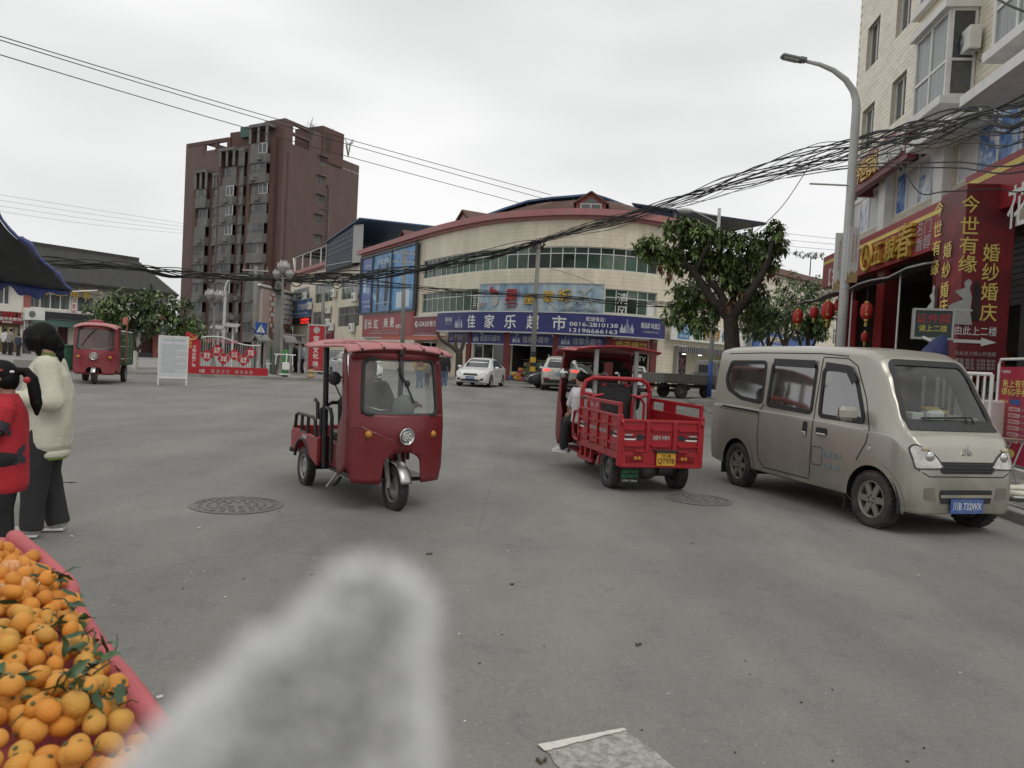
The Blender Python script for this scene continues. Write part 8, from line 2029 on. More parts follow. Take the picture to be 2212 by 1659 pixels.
# ================================================================== PEOPLE
SKIN=mat('skin',(.42,.25,.175),.55,var=.06,scale=12)
SKIN2=mat('skin_tan',(.33,.19,.13),.55,var=.06,scale=12)
HAIR=mat('black_hair',(.006,.0055,.0055),.6,var=.25,scale=60,bump=.25,bscale=160,stretch=(1,1,.12),spec=.18)
def cloth(name,c,**k):return mat(name,c,.85,var=k.pop('var',.12),scale=k.pop('scale',6),bump=.25,bscale=40,**k)
def wr(a,s):return lambda c:a*.55*noise.noise(V((c.x*s,c.y*s,c.z*s*.55)))+a*.3*noise.noise(V((c.x*s*2.4,c.y*s*2.4,c.z*s*1.2)))
class Pose:
 """local frame: x forward, y left, z up, in units of body height"""
 def __init__(s,p,f,H,T=None):s.p=V(p);s.f=V((f[0],f[1],0)).normalized();s.l=V((-s.f.y,s.f.x,0));s.H=H;s.T=T
 def __call__(s,x,y,z):
  q=s.p+(s.f*x+s.l*y+V((0,0,z)))*s.H
  return s.T@q if s.T else q
STAND=dict(hip=(0,.052,.52),knee=(.012,.056,.285),ankle=(-.012,.06,.045),toe=(.105,.07,.018),sh=(-.005,.108,.815),el=(-.02,.135,.63),wr=(.03,.14,.485),neck=(.0,0,.86),head=(.018,0,.935),pel=(0,0,.53),chest=(.0,0,.74))
def person(label,pose,J=None,top=None,legs=None,shoe=None,hair='short',skin=None,vox=.012,extra=None,gender=0,sleeve=1.0,puff=1.0,leg_puff=1.0,hem=.48,group=None,face=True):
 P=pose;j={}
 for k,v in STAND.items():
  for side in('L','R'):j[k+side]=(v[0],v[1]if side=='L' else-v[1],v[2])
 for k,v in(J or{}).items():
  if k in STAND:
   j[k+'L']=(v[0],v[1],v[2]);j[k+'R']=(v[0],-v[1],v[2])
  else:j[k]=v
 g=lambda k:P(*j[k]);h=P.H;skin=skin or SKIN
 pel,ch,nk,hd=g('pelL'),g('chestL'),g('neckL'),g('headL')
 fwd=(P(1,0,0)-P(0,0,0)).normalized();left=(P(0,1,0)-P(0,0,0)).normalized();up=fwd.cross(left)
 hx=j.get('look');lf=((P(*hx)-P(0,0,0)).normalized()if hx else fwd);ll=up.cross(lf).normalized();lu=lf.cross(ll)
 rot=M((lf,ll,lu)).transposed()
 b=MB()
 b.cap(pel,ch,.066*h,.066*h);b.cap(ch,nk-up*.02*h,.060*h,.034*h);b.cap(nk,hd,.034*h,.034*h)
 b.ell(hd,(.058*h,.047*h,.068*h),18,12,rot);b.ell(hd+lf*.012*h-lu*.032*h,(.046*h,.037*h,.04*h),14,10,rot)
 b.ell(hd+lf*.058*h-lu*.012*h,(.012*h,.008*h,.016*h),8,6,rot)
 for sg in(-1,1):b.ell(hd+ll*sg*.048*h-lu*.006*h-lf*.004*h,(.012*h,.006*h,.018*h),8,6,rot)
 for s in 'LR':
  b.cap(g('sh'+s),g('el'+s),.030*h,.025*h);b.cap(g('el'+s),g('wr'+s),.026*h,.018*h)
  b.cap(g('hip'+s),g('knee'+s),.058*h,.036*h);b.cap(g('knee'+s),g('ankle'+s),.036*h,.023*h);b.cap(g('ankle'+s),g('toe'+s),.024*h,.018*h)
  b.cap(pel,g('hip'+s),.07*h,.06*h);b.cap(nk-up*.035*h,g('sh'+s),.030*h,.030*h)
  # palm
  d=(g('wr'+s)-g('el'+s)).normalized();b.ell(g('wr'+s)+d*.03*h,(.026*h,.022*h,.026*h),10,8)
 me=remesh(b,vox,5,.5)
 body=obj('person',me,skin);body['category']='person';body['label']=label
 if group:body['group']=group
 # fingers, curled a little
 bm=bmesh.new();bm.from_mesh(me)
 fb=MB()
 for s in 'LR':
  w_,e_=g('wr'+s),g('el'+s);d=(w_-e_).normalized();sd=d.cross(up);sd=sd.normalized()if sd.length>.01 else left;pn=sd.cross(d)
  for k,(o,L)in enumerate(((-.016,.036),(-.006,.042),(.005,.040),(.015,.031))):
   a=w_+d*.045*h+sd*o*h;m1=a+(d*.8-pn*.4)*L*.5*h;e2=m1+(d*.3-pn*.8)*L*.5*h;fb.cap(a,m1,.0055*h,.005*h,6);fb.cap(m1,e2,.005*h,.0042*h,6)
  a=w_+d*.02*h-sd*.02*h;m1=a+(d*.6-sd*.6)*.022*h;fb.cap(a,m1,.0068*h,.006*h,6);fb.cap(m1,m1+(d*.7-pn*.4)*.02*h,.006*h,.005*h,6)
 k0=[bm.verts.new(p)for p in fb.v]
 for f in fb.f:
  try:bm.faces.new([k0[i]for i in f])
  except ValueError:pass
 bm.to_mesh(me);bm.free();me.polygons.foreach_set('use_smooth',[True]*len(me.polygons))
 if face:
  e=MB()
  for sg in(-1,1):e.ell(hd+lf*.051*h+ll*sg*.019*h+lu*.004*h,(.006*h,.008*h,.005*h),8,6,rot)
  obj('eye',e,BLACK,body,kind='stuff');e=MB();e.ell(hd+lf*.052*h-lu*.043*h,(.006*h,.015*h,.004*h),8,6,rot);obj('mouth',e,mat('lip',(.30,.10,.09),.5),body)
  e=MB()
  for sg in(-1,1):e.ell(hd+lf*.052*h+ll*sg*.02*h+lu*.016*h,(.004*h,.013*h,.003*h),8,6,rot)
  obj('brow',e,HAIR,body,kind='stuff')
 if top:
  c=MB();lo=pel.lerp(pel+(pel-ch).normalized()*h,0)
  hemc=pel+(pel-ch).normalized()*(.53-hem)*h
  ta=(ch-hemc).normalized();td=left.cross(ta).normalized();Ls=(nk-hemc).length;pf=puff
  sec=[(0,.084*pf,.104*pf),(.05,.094*pf,.114*pf),(.25,.094*pf,.116*pf),(.5,.092*pf,.118*pf),(.72,.082*pf**.8,.120*pf**.7),(.86,.064*pf**.5,.108*pf**.4),(.94,.052,.082),(1.0,.046,.052)]
  cc=[]
  for u,ra,rb_ in sec:
   p_=hemc.lerp(ch,min(1,u/.66))if u<.66 else ch.lerp(nk-up*.012*h,(u-.66)/.34);cc.append((p_,td,ra*h,left,rb_*h))
  c.rings(cc,28)
  for s in 'LR':
   e_=g('sh'+s).lerp(g('el'+s),min(1,sleeve*2));k_=puff**.8
   c.cap(nk.lerp(g('sh'+s),.45)-up*.022*h,g('sh'+s),.036*h,.043*h,18)
   if sleeve<=.5:c.tube([g('sh'+s),e_],[.050*h*k_,.050*h*k_],18)
   else:
    w_=g('el'+s).lerp(g('wr'+s),(sleeve-.5)*2);c.cap(g('sh'+s),g('el'+s),.046*h*k_,.041*h*k_,18);c.tube([g('el'+s),g('el'+s).lerp(w_,.85),w_],[.042*h*k_,.034*h*k_,.026*h*k_],18)
  me2=remesh(c,vox,6,.5,wr(.013*h*puff,10/h));obj('top',me2,top,body)
 if legs:
  c=MB()
  for s in 'LR':
   lp=leg_puff;an=g('ankle'+s);kn=g('knee'+s);hp=g('hip'+s)+up*.03*h
   c.tube([hp,hp.lerp(kn,.5),kn,kn.lerp(an,.5),an.lerp(kn,.08),an+(an-kn).normalized()*.012*h],[.070*h*lp**.6,.058*h*lp,.047*h*lp,.041*h*lp,.040*h*lp,.040*h*lp],20);c.cap(hp,hp.lerp(kn,.2),.068*h,.064*h*lp**.6,18)
  c.cap(g('hipL')+up*.03*h,g('hipR')+up*.03*h,.078*h,.078*h)
  obj('trousers',remesh(c,vox,5,.5,wr(.009*h*leg_puff,10/h)),legs,body)
 if shoe:
  for s in 'LR':
   c=MB();a,t_=g('ankle'+s),g('toe'+s);c.cap(a-up*.012*h,t_,.03*h,.025*h);c.cap(a-up*.012*h-(t_-a).normalized()*.02*h,a-up*.015*h,.026*h,.028*h);o=obj('shoe',remesh(c,max(.006,vox*.6),3,.5),shoe,body)
   sl=MB();n_=(t_-a);n_.z=0;n_.normalize();q=(a+t_)/2;sl.box(V((q.x,q.y,0))+up*0+V((0,0,min(a.z,t_.z)-.010*h)),(.17*h,.056*h,.014*h),rz=math.atan2(n_.y,n_.x),ch=.005);obj('sole',sl,WHITE,o)
 if hair:
  c=MB();c.ell(hd+lu*.012*h-lf*.010*h,(.066*h,.056*h,.066*h),18,12,rot)
  cut=MB();bm_=None
  if hair=='short':c=MB();c.ell(hd+lu*.018*h-lf*.014*h,(.062*h,.053*h,.06*h),18,12,rot)
  me3=remesh(c,max(.007,vox*.6),2,.5,wr(.004*h,30/h))if hair=='short' else None
  if hair=='short':
   obj('hair',me3,HAIR,body)
  else:
   c.ell(hd-lf*.022*h-lu*.015*h,(.052*h,.055*h,.062*h),16,10,rot)
   if extra:extra(c,hd,lf,ll,lu,h)
   obj('hair',remesh(c,max(.006,vox*.6),2,.5,wr(.004*h,26/h)),HAIR,body)
 return body
 # girl in the cream jacket, turned to the left, looking down
CREAM=cloth('cream_jacket',(.60,.58,.47),var=.07);CREAM2=cloth('grey_trousers',(.028,.028,.030),var=.2)
gp_=G(92,1156);
def long_hair(c,hd,f,l,u,h):
 c.ell(hd+f*.012*h+u*.008*h,(.064*h,.062*h,.068*h),18,12)
 for sg in(-1,1):c.cap(hd+l*sg*.050*h+f*.012*h+u*.0*h,hd+f*.035*h-u*.062*h+l*sg*.036*h,.026*h,.010*h,14);c.cap(hd+l*sg*.04*h+f*.045*h+u*.02*h,hd+l*sg*.03*h+f*.062*h-u*.03*h,.016*h,.007*h,12)
 c.cap(hd-f*.035*h-u*.02*h,hd-f*.05*h-u*.055*h,.046*h,.032*h,16)
 c.cap(hd-f*.045*h-u*.055*h,hd-f*.040*h-u*.10*h,.022*h,.022*h,14);c.cap(hd-f*.040*h-u*.10*h,hd-f*.012*h-u*.145*h,.021*h,.006*h,14)
GIRL=person('girl in a cream jacket and baggy black trousers looking down',Pose((gp_.x,gp_.y,0.012),(-.93,-.36),1.565),dict(head=(.032,0,.930),neck=(.005,0,.862),sh=(-.014,.104,.800),el=(-.050,.150,.645),wr=(.13,.095,.655),look=(1,.1,-.45),kneeL=(.03,.06,.28),kneeR=(.0,-.06,.28),ankleL=(.035,.065,.045),ankleR=(-.05,-.065,.045),toeL=(.15,.07,.018),toeR=(.06,-.07,.018)),CREAM,CREAM2,mat('sneaker',(.42,.40,.38),.7,var=.25,scale=20),'long',vox=.008,extra=long_hair,puff=1.16,leg_puff=1.30,hem=.405)
# lighter cuff hem and green lining strip
c0=V((gp_.x,gp_.y,0));hz_=1.565
def ell_band(z0,z1,a_,b_,nm,m_,k=1.0):
 f_=V((-.93,-.36,0)).normalized();l_=V((-f_.y,f_.x,0));mb=MB();mb.rings([(c0+V((0,0,z0)),f_,a_*.97,l_,b_*.97),(c0+V((0,0,z0+(z1-z0)*.3)),f_,a_,l_,b_),(c0+V((0,0,z0+(z1-z0)*.7)),f_,a_,l_,b_),(c0+V((0,0,z1)),f_,a_*.97,l_,b_*.97)],32);obj(nm,mb,m_,GIRL,smooth=True)
ell_band(.600,.652,.160,.198,'jacket_hem',CREAM);ell_band(.585,.603,.148,.186,'shirt_edge',mat('lime_cloth',(.22,.42,.05),.8))
mb=MB();cn=c0+V((-.012,0,1.335));mb.lathe([(.060,-.02),(.070,.0),(.064,.03),(.056,.035)],20,c=cn);obj('collar',mb,mat('olive_collar',(.14,.17,.05),.8),GIRL,smooth=True)
o=thing('mobile_phone','dark phone held in front of the girl in the cream jacket','phone',c0+V((-.34,-.13,1.05)));obj('body',MB().box(c0+V((-.335,-.13,1.075)),(.012,.075,.15),ch=.004),BLACK,o);obj('screen',MB().box(c0+V((-.327,-.13,1.075)),(.002,.068,.14)),GREYGL[1],o)
# child in the red shirt with a ponytail
kp=D(14,900,4.75)
RSH=cloth('red_shirt',(.42,.02,.03),var=.08)
def pony(c,hd,f,l,u,h):
 c.ell(hd+f*.005*h+u*.02*h,(.058*h,.060*h,.054*h),14,10);a=hd-f*.072*h+u*.012*h
 pts=[a,a-f*.030*h-u*.008*h,a-f*.048*h-u*.05*h,a-f*.046*h-u*.11*h,a-f*.040*h-u*.17*h,a-f*.030*h-u*.225*h];c.tube(pts,[.018*h,.022*h,.027*h,.029*h,.026*h,.006*h],14)
KID=person('child in a printed red T-shirt with a long ponytail',Pose((kp.x,kp.y,.012),(-.90,-.43),1.315),dict(look=(1,0,-.25),head=(.028,0,.925),el=(.03,.150,.66),wr=(.17,.08,.70),sh=(-.005,.106,.790)),RSH,cloth('black_leggings',(.016,.016,.018),var=.2),mat('dark_shoe',(.05,.05,.055),.7),'long',skin=SKIN2,vox=.007,extra=pony,puff=1.04,sleeve=.42,hem=.385)
hk=V((kp.x,kp.y,0))
mb=MB();mb.ell(D(58,821,4.62),(.02,.02,.02),10,8);obj('hair_band',mb,LETRED,KID)
for px,py in((3,800),(24,803),(28,803)):obj('hair_clip',MB().ell(D(px,py,4.60),(.008,.008,.008),8,6),LETRED if px<10 else WHITE,KID)
shirt=[c for c in KID.children if c.name.startswith('top')][0]
bvs=BVHTree.FromPolygons([v.co.copy()for v in shirt.data.vertices],[tuple(p.vertices)for p in shirt.data.polygons])
def shirt_print(poly,m_):
 v,f=flat_panel(poly,3.0);out=[];ok=True
 for a,b_ in v:
  d_=ray(a,b_).normalized();h_,n_,i_,ds=bvs.ray_cast(CAM,d_)
  if h_ is None:ok=False;h_=CAM+d_*4.7
  out.append(h_-d_*.004)
 mb=MB();mb.add(out,f);obj('printed_patch',mb,m_,KID)
PRT=mat('shirt_print',(.035,.035,.05),.7)
shirt_print([(0,908),(9,909),(9,914),(15,911),(22,916),(20,926),(25,930),(23,944),(12,938),(6,943),(0,940)],PRT)
shirt_print([(36,975),(40,972),(41,966),(46,968),(49,960),(55,958),(55,975),(50,976),(50,984),(55,984),(55,998),(48,1002),(44,998),(38,1004),(30,1006),(32,998),(38,996),(37,986)],PRT)
# driver of the covered tricycle
PD=Pose((0,0,0),(1,0),1.0,TAM)
JK=cloth('dark_grey_jacket',(.060,.056,.052),var=.25)
def seated(px,py,pz,s=1.62,hx=.1,hands=((.43,.33,.30),(.43,-.33,.30)),feet=(.42,.14,-.38),lean=.05,head_f=.12,knees=(.40,.13,-.03)):
 q=lambda x,y,z:((px+x),(py+y),(pz+z))
 return dict(pelL=q(0,0,.02),chestL=q(lean,0,.36),neckL=q(lean+.02,0,.54),headL=q(head_f,0,.66),shL=q(lean,.18,.46),shR=q(lean,-.18,.46),elL=q(lean+.16,.25,.24),elR=q(lean+.16,-.25,.24),wrL=q(*hands[0]),wrR=q(*hands[1]),hipL=q(.02,.09,0),hipR=q(.02,-.09,0),kneeL=q(knees[0],knees[1],knees[2]),kneeR=q(knees[0],-knees[1],knees[2]),ankleL=q(feet[0],feet[1],feet[2]),ankleR=q(feet[0],-feet[1],feet[2]),toeL=q(feet[0]+.14,feet[1],feet[2]-.03),toeR=q(feet[0]+.14,-feet[1],feet[2]-.03))
class PoseT(Pose):
 def __init__(s,T,H,off=(0,0,0)):s.T=T;s.H=H;s.o=V(off);s.f=V((1,0,0));s.l=V((0,1,0));s.p=V((0,0,0))
 def __call__(s,x,y,z):return s.T@(V((x,y,z))+s.o)
person('driver in a dark jacket behind the windscreen of the covered tricycle',PoseT(TAM,1.62),seated(-.84,-.06,.72,hands=((.40,.40,.30),(.40,-.26,.30))),JK,cloth('driver_trousers',(.03,.032,.04)),mat('dark_shoe',(.05,.05,.055),.7),'short',skin=SKIN2,vox=.012,puff=1.1)
# three riders on the open tricycle
person('driver in a black jacket leaning over the handlebar of the cargo tricycle',PoseT(TBM,1.68),seated(1.40,.12,.74,hands=((.36,.22,.26),(.36,-.36,.26)),lean=.10,head_f=.22),cloth('black_jacket',(.018,.018,.022),var=.2),cloth('black_trousers',(.018,.018,.02)),mat('dark_shoe',(.05,.05,.055),.7),'short',vox=.013,puff=1.15)
person('boy in a white shirt sitting sideways at the edge of the cargo tricycle',PoseT(TBM,1.38),dict(pelL=(1.30,.40,.74),chestL=(1.28,.40,1.02),neckL=(1.30,.42,1.17),headL=(1.33,.44,1.27),shL=(1.36,.50,1.10),shR=(1.20,.36,1.10),elL=(1.46,.54,.92),elR=(1.30,.52,.90),wrL=(1.54,.52,.80),wrR=(1.44,.54,.78),hipL=(1.34,.42,.72),hipR=(1.30,.36,.72),kneeL=(1.58,.56,.66),kneeR=(1.46,.57,.65),ankleL=(1.62,.56,.30),ankleR=(1.50,.58,.29),toeL=(1.72,.62,.26),toeR=(1.60,.66,.25),look=(1,.3,-.1)),cloth('white_shirt',(.62,.60,.62),var=.06),cloth('black_trousers',(.018,.018,.02)),mat('white_trainer',(.55,.54,.52),.6,var=.2),'short',vox=.011,sleeve=.6)
person('small passenger in dark clothes against the seat back of the cargo tricycle',PoseT(TBM,1.45),seated(1.40,-.24,.68,s=1.4,hands=((.3,.1,.12),(.3,-.1,.12)),lean=.02,head_f=.04),cloth('dark_blue_top',(.02,.022,.035)),cloth('black_trousers',(.018,.018,.02)),mat('dark_shoe',(.05,.05,.055),.7),'short',vox=.014)
# people farther off
def walker(px,py,H,f,label,top,legs,shoe,vox=.022,hair='short',J=None,z=0.0,**k):
 p=G(px,py,z);return person(label,Pose((p.x,p.y,z+.012),f,H),J or dict(knee=(.03,.05,.285),ankle=(-.02,.055,.045)),top,legs,shoe,hair,vox=vox,**k)
jean=cloth('blue_jeans',(.10,.14,.21),var=.15);wsh=mat('white_trainer',(.55,.54,.52),.6)
W1_=walker(958,838.5,1.68,(.15,1),'walker in a black vest with red sleeves and blue jeans',cloth('black_vest_red',(.018,.018,.02)),jean,wsh)
for sg in(-1,1):
 p=G(958,838.5);mb=MB();f_=V((.15,1,0)).normalized();l_=V((-f_.y,f_.x,0));a=p+l_*sg*.108*1.68+V((0,0,.815*1.68));e_=p+l_*sg*.135*1.68+V((0,0,.63*1.68));w2=p+l_*sg*.14*1.68+f_*.05+V((0,0,.5*1.68));mb.cap(a,e_,.078,.07);mb.cap(e_,w2,.068,.055);obj('sleeve',mb,cloth('dark_red_sleeve',(.16,.025,.025)),W1_,smooth=True)
W2_=walker(906,838.5,1.66,(-.1,1),'walker in a yellow jacket with a red backpack',cloth('yellow_jacket',(.55,.38,.05)),jean,mat('dark_shoe',(.05,.05,.055),.7))
p=G(906,838.5);mb=MB();mb.box(p+V((.02,-.20,1.18)),(.32,.18,.46),ch=.07);obj('backpack',mb,cloth('red_backpack',(.34,.03,.04)),W2_,smooth=True)
walker(921,838,1.30,(-.05,1),'child in grey walking beside the red backpack',cloth('grey_hoodie',(.22,.22,.22)),cloth('grey_joggers',(.16,.16,.17)),wsh)
walker(638,806,1.62,(-1,.3),'person in a long dark coat beside the exercise machine',cloth('dark_coat',(.03,.026,.026)),cloth('black_trousers',(.018,.018,.02)),mat('dark_shoe',(.05,.05,.055),.7),z=zt,puff=1.25,hem=.40)
walker(652,807,1.60,(-1,.1),'person in a pale shirt left of the red banner',cloth('pale_shirt',(.50,.52,.60)),cloth('black_trousers',(.018,.018,.02)),mat('dark_shoe',(.05,.05,.055),.7),z=zt)
for px,d_,lb_,c_ in((9,47,'person in white by the cinema doors',(.55,.55,.56)),(22,46,'person in grey-brown by the cinema doors',(.22,.20,.18)),(39,45,'person in navy sitting low before the cinema pilaster',(.03,.04,.07))):
 p=D(px,780,d_);person(lb_,Pose((p.x,p.y,zt+.012),(.3,1),1.6 if px<30 else 1.35),None,cloth('far_top_%d'%px,c_),cloth('black_trousers',(.018,.018,.02)),mat('dark_shoe',(.05,.05,.055),.7),'short',vox=.028,face=False)
for px,py,d_,lb_ in((1770,775,24,'dark-haired person standing under the awning left of the lamp pole'),(1838,776,23,'person with dark hair right of the lamp pole foot')):
 p=D(px,py,d_);person(lb_,Pose((p.x,p.y,.127),(.8,.3),1.62),None,cloth('shop_top_%d'%px,(.05,.03,.035)),cloth('black_trousers',(.018,.018,.02)),mat('dark_shoe',(.05,.05,.055),.7),'short',vox=.022,face=False)
 # ================================================================== POLES, LAMPS, CABLES
CPOLE=mat('concrete_pole',(.26,.25,.23),.85,var=.15,scale=1.5,bump=.2,dirt=(.14,.13,.12),dscale=1,damt=.5)
WPOLE=mat('pale_lamp_pole',(.55,.555,.54),.5,var=.07,scale=1.5,dirt=(.30,.29,.27),dscale=2,damt=.35)
def upole(px_top,py_top,px_b,d,label,r0=.16,r1=.11,zb=0.0,arms=0,m=None,name='utility_pole'):
 a=D(px_top,py_top,d);b=D(px_b,800,d);b=V((b.x,b.y,zb))
 a=V((a.x,b.y,a.z))
 t=thing(name,label,'pole',b)
 obj('shaft',MB().tube([b,b.lerp(a,.5),a],[r0,(r0+r1)/2,r1],14),m or CPOLE,t,smooth=True)
 for k in range(arms):
  z=a.z-.25-k*.55;c=V((a.x,a.y,z));obj('crossarm',MB().bar(c+V((-.75,-.05,0)),c+V((.75,-.05,0)),.08,.08),STEEL,t)
  for x in(-.65,-.3,.3,.65):obj('insulator',MB().lathe([(.03,0),(.05,.05),(.03,.1),(.045,.14),(.01,.18)],8,c=c+V((x,-.05,.04))),mat('insulator',(.20,.13,.10),.3),t)
 return t,a,b
t,PT,PB=upole(1164,521,1150,46.6,'tall concrete utility pole with striped base before the supermarket door',.17,.12,.07)
for k,(z0,z1,m_)in enumerate(((.2,.5,'y'),(.5,.75,'k'),(.75,1.05,'y'),(1.05,1.3,'k'),(1.3,1.62,'y'),(1.62,1.95,'k'))):obj('reflective_band',MB().lathe([(.178,z0),(.176,z1)],16,c=PB),mat('pole_yellow',(.5,.34,.03),.5)if m_=='y' else BLACK,t)
obj('clamp',MB().lathe([(.14,-.4),(.16,-.38),(.16,-.2),(.14,-.18)],14,c=PT),STEEL,t);mb=MB()
for k in range(9):mb.tube([PT+V((rnd.uniform(-.5,.5),rnd.uniform(-.2,.2),rnd.uniform(-.5,.1)))for _ in range(4)],.025,5)
obj('cable_tangle',mb,CABLE,t,kind='stuff')
upole(700,588,694,62,'thin concrete pole with crossarm in front of the cream wing windows',.16,.11,0,1)
upole(874,540,868,52,'concrete pole with crossarms in front of the blue billboard',.16,.12,0,2)
upole(553,575,548,44,'dark concrete pole left of the white tiled block',.15,.11,zt,1)
t,CP,CB2=upole(603,600,594,38,'stout concrete pole hung with a black cable coil',.17,.14,zt,0)
obj('collar',MB().lathe([(.15,-.02),(.33,-.02),(.33,.03),(.15,.03)],14,c=D(600,632,38)),CPOLE,t)
c=D(601,616,37.7)
mb=MB()
for k in range(10):rr=rnd.uniform(.22,.33);mb.tube([c+V((rr*math.cos(q*.4488)+rnd.uniform(-.02,.02),rnd.uniform(-.08,.08),rr*math.sin(q*.4488)+rnd.uniform(-.02,.02)))for q in range(14)],.022,5,closed=True)
o=obj('cable_coil',mb,CABLE,t,kind='stuff')
# lotus lamps
LOT=mat('lotus_white',(.48,.465,.455),.5,var=.08)
def lotus(p,s,parent,name='lamp_shade'):
 mb=MB()
 for ring,(n,r,h,tilt)in enumerate(((6,.16,.42,.25),(6,.20,.34,.6))):
  for k in range(n):
   a=2*math.pi*(k+.5*ring)/n;d=V((math.cos(a),math.sin(a),0));w=V((-math.sin(a),math.cos(a),0))
   b0=p+d*.06*s;m1=p+d*r*s+V((0,0,h*.5*s));tp_=p+d*r*(1-.4*(1-ring))*s+V((0,0,h*s))
   mb.add([b0-w*.05*s,b0+w*.05*s,m1+w*.10*s,tp_,m1-w*.10*s],[(0,1,2,3,4)])
 obj(name,mb,LOT,parent,solid=.012)
def lotus_lamp(px,py_arm,d,px_b,label,spots,tall=None):
 a=D(px,py_arm,d);b=D(px_b,800,d);b=V((b.x,b.y,zt));t=thing('lotus_lamp',label,'street lamp',b)
 obj('post',MB().tube([b,V((a.x,b.y,a.z))],[.09,.06],12),CPOLE,t);obj('base',MB().lathe([(.2,0),(.2,.12),(.13,.3),(.1,.5)],14,c=b),CPOLE,t)
 for(qx,qy,s)in spots:
  p=D(qx,qy,d);obj('arm',MB().tube([V((a.x,b.y,a.z-.1)),V(((a.x+p.x)/2,b.y,a.z-.12)),V((p.x,b.y,p.z))],.035,8),CPOLE,t);p=V((p.x,b.y,p.z));obj('bowl',MB().lathe([(.03,-.14),(.14,-.04),(.16,.02)],14,c=p),CPOLE,t);lotus(p,s,t)
 return t
lotus_lamp(611,596,37,607,'lotus-shaped triple street lamp beside the cable-hung pole',((598,599,.95),(625,599,.95),(612,588,1.4)))
lotus_lamp(463,660,40,460,'pair of lotus-shaped lamps on a post before the tower block',((454,646,1.3),(474,648,1.3)))
def street_lamp(base,top_z,r0,r1,arm,label,head,m=WPOLE):
 """arm: list of points from the pole top to the head"""
 t=thing('street_lamp',label,'street lamp',base)
 pts=[base,base.lerp(V((base.x,base.y,top_z)),.5),V((base.x,base.y,top_z))];n=len(arm)
 obj('post',MB().tube(pts+arm,[r0,(r0+r1)/2+.01,r1+.01]+[r1+(.045-r1)*k/max(1,n-1)for k in range(n)],14),m,t,smooth=True)
 e=arm[-1];d=(arm[-1]-arm[-2]).normalized();L,w,h=head
 x=d;y=V((0,0,1)).cross(x).normalized();z=x.cross(y);mt=M((x,y,z)).transposed()
 obj('lamp_head',MB().box(e+d*L*.55,(L,w,h),mtx=mt,ch=h*.35),mat('lamp_head_grey',(.20,.205,.21),.5,var=.1),t);obj('lamp_glass',MB().box(e+d*L*.62-z*h*.5,(L*.62,w*.8,.02),mtx=mt),LAMPGL,t);obj('driver_box',MB().box(e+d*L*.12+z*h*.2,(L*.28,w*.7,h*1.1),mtx=mt,ch=.01),MATS['lamp_head_grey'],t)
 return t
 # the big lamp by the shops
LD=20.5;lb=D(1813,790,LD);lb=V((lb.x,lb.y,.115));lt=D(1847,235,LD)
zz=lambda px,py:(lambda p:V((p.x,lb.y,p.z)))(D(px,py,LD))
arm=[zz(1846,215),zz(1840,195),zz(1824,172),zz(1798,152),zz(1768,139),zz(1737,132)]
arm=[V((lb.x+(p.x-zz(1847,235).x),lb.y,p.z))for p in arm]
T1=street_lamp(lb,lt.z,.125,.10,arm,'tall pale street lamp with a curved arm beside the shop signs',(.62,.26,.10))
for z in(2.7,3.0,3.35,3.8,4.2):obj('strap',MB().lathe([(.121,0),(.124,.005),(.124,.02),(.121,.025)],14,c=V((lb.x,lb.y,z))),STEEL,T1)
obj('side_bracket',MB().tube([V((lb.x,lb.y-.05,zz(1840,402).z)),V((zz(1770,404).x-.3,lb.y-.1,zz(1770,404).z+.05))],.025,8),WPOLE,T1)
def adboard(px0,px1,py0,py1,label,d):
 a,b_=D(px0,580,d),D(px1,580,d);P_=Path([(a.x,a.y),(b_.x,b_.y)]);z0,z1=P_.hit((px0+px1)/2,py1)[1],P_.hit((px0+px1)/2,py0)[1]
 t=thing('lamp_post_banner',label,'banner',P_.at(P_.L/2,z0),0,'twin boards on the lamp pole');board(t,P_,0,P_.L,z0,z1,0,.05,advert('ad_'+str(px0),(.62,.62,.60),(.66,.66,.64),(.62,.50,.34),.9),'panel')
 for k,u in enumerate((.42,.72)):text('全面推进乡村振兴' if k else '建设美丽家园',t,mat('faded_red_print',(.45,.20,.18),.6),P_.fr(P_.L*u,(z0+z1)/2+.15,.01),h=(z1-z0)*.52,w=P_.L*.16,vertical=True)
 mb=MB();fr=P_.fr(P_.L/2,z0+(z1-z0)*.12,.006);mb.add([fr@V((x*P_.L,y,0))for x,y in((-.48,-.22),(.48,-.22),(.48,.12),(.2,.02),(-.1,.1),(-.3,-.04),(-.48,.08))],[tuple(range(7))]);obj('printed_wheat',mb,mat('wheat_print',(.42,.30,.14),.6,var=.3,scale=8),t)
 return t
adboard(1802,1823,503,625,'white board with red print on the far side of the lamp pole',LD+.15);adboard(1829,1853,490,606,'white board with red print on the near side of the lamp pole',LD-.2)
# far blue-white lamp post with twin arms
LD2=38.0;lb2=G(1531,858,.115);hz=lambda px,py:(lambda p:V((p.x,lb2.y,p.z)))(D(px,py,lb2.y))
t=thing('street_lamp','white street lamp with a blue-painted foot at the pavement corner','street lamp',lb2);tp_=hz(1555,450)
obj('post',MB().tube([lb2+V((0,0,1.75)),V((tp_.x-.02,lb2.y,tp_.z))],[.115,.08],12),WPOLE,t,smooth=True);obj('blue_foot',MB().tube([lb2,lb2+V((0,0,1.75))],[.125,.12],12),mat('foot_blue',(.03,.09,.30),.5),t,smooth=True)
h0=hz(1478,455);obj('arm',MB().tube([V((tp_.x,lb2.y,hz(1551,467).z)),hz(1520,461),hz(1495,456)],.035,8),WPOLE,t);obj('arm',MB().tube([V((tp_.x,lb2.y,hz(1550,485).z)),hz(1535,474),hz(1510,461),hz(1500,457)],.03,8),WPOLE,t)
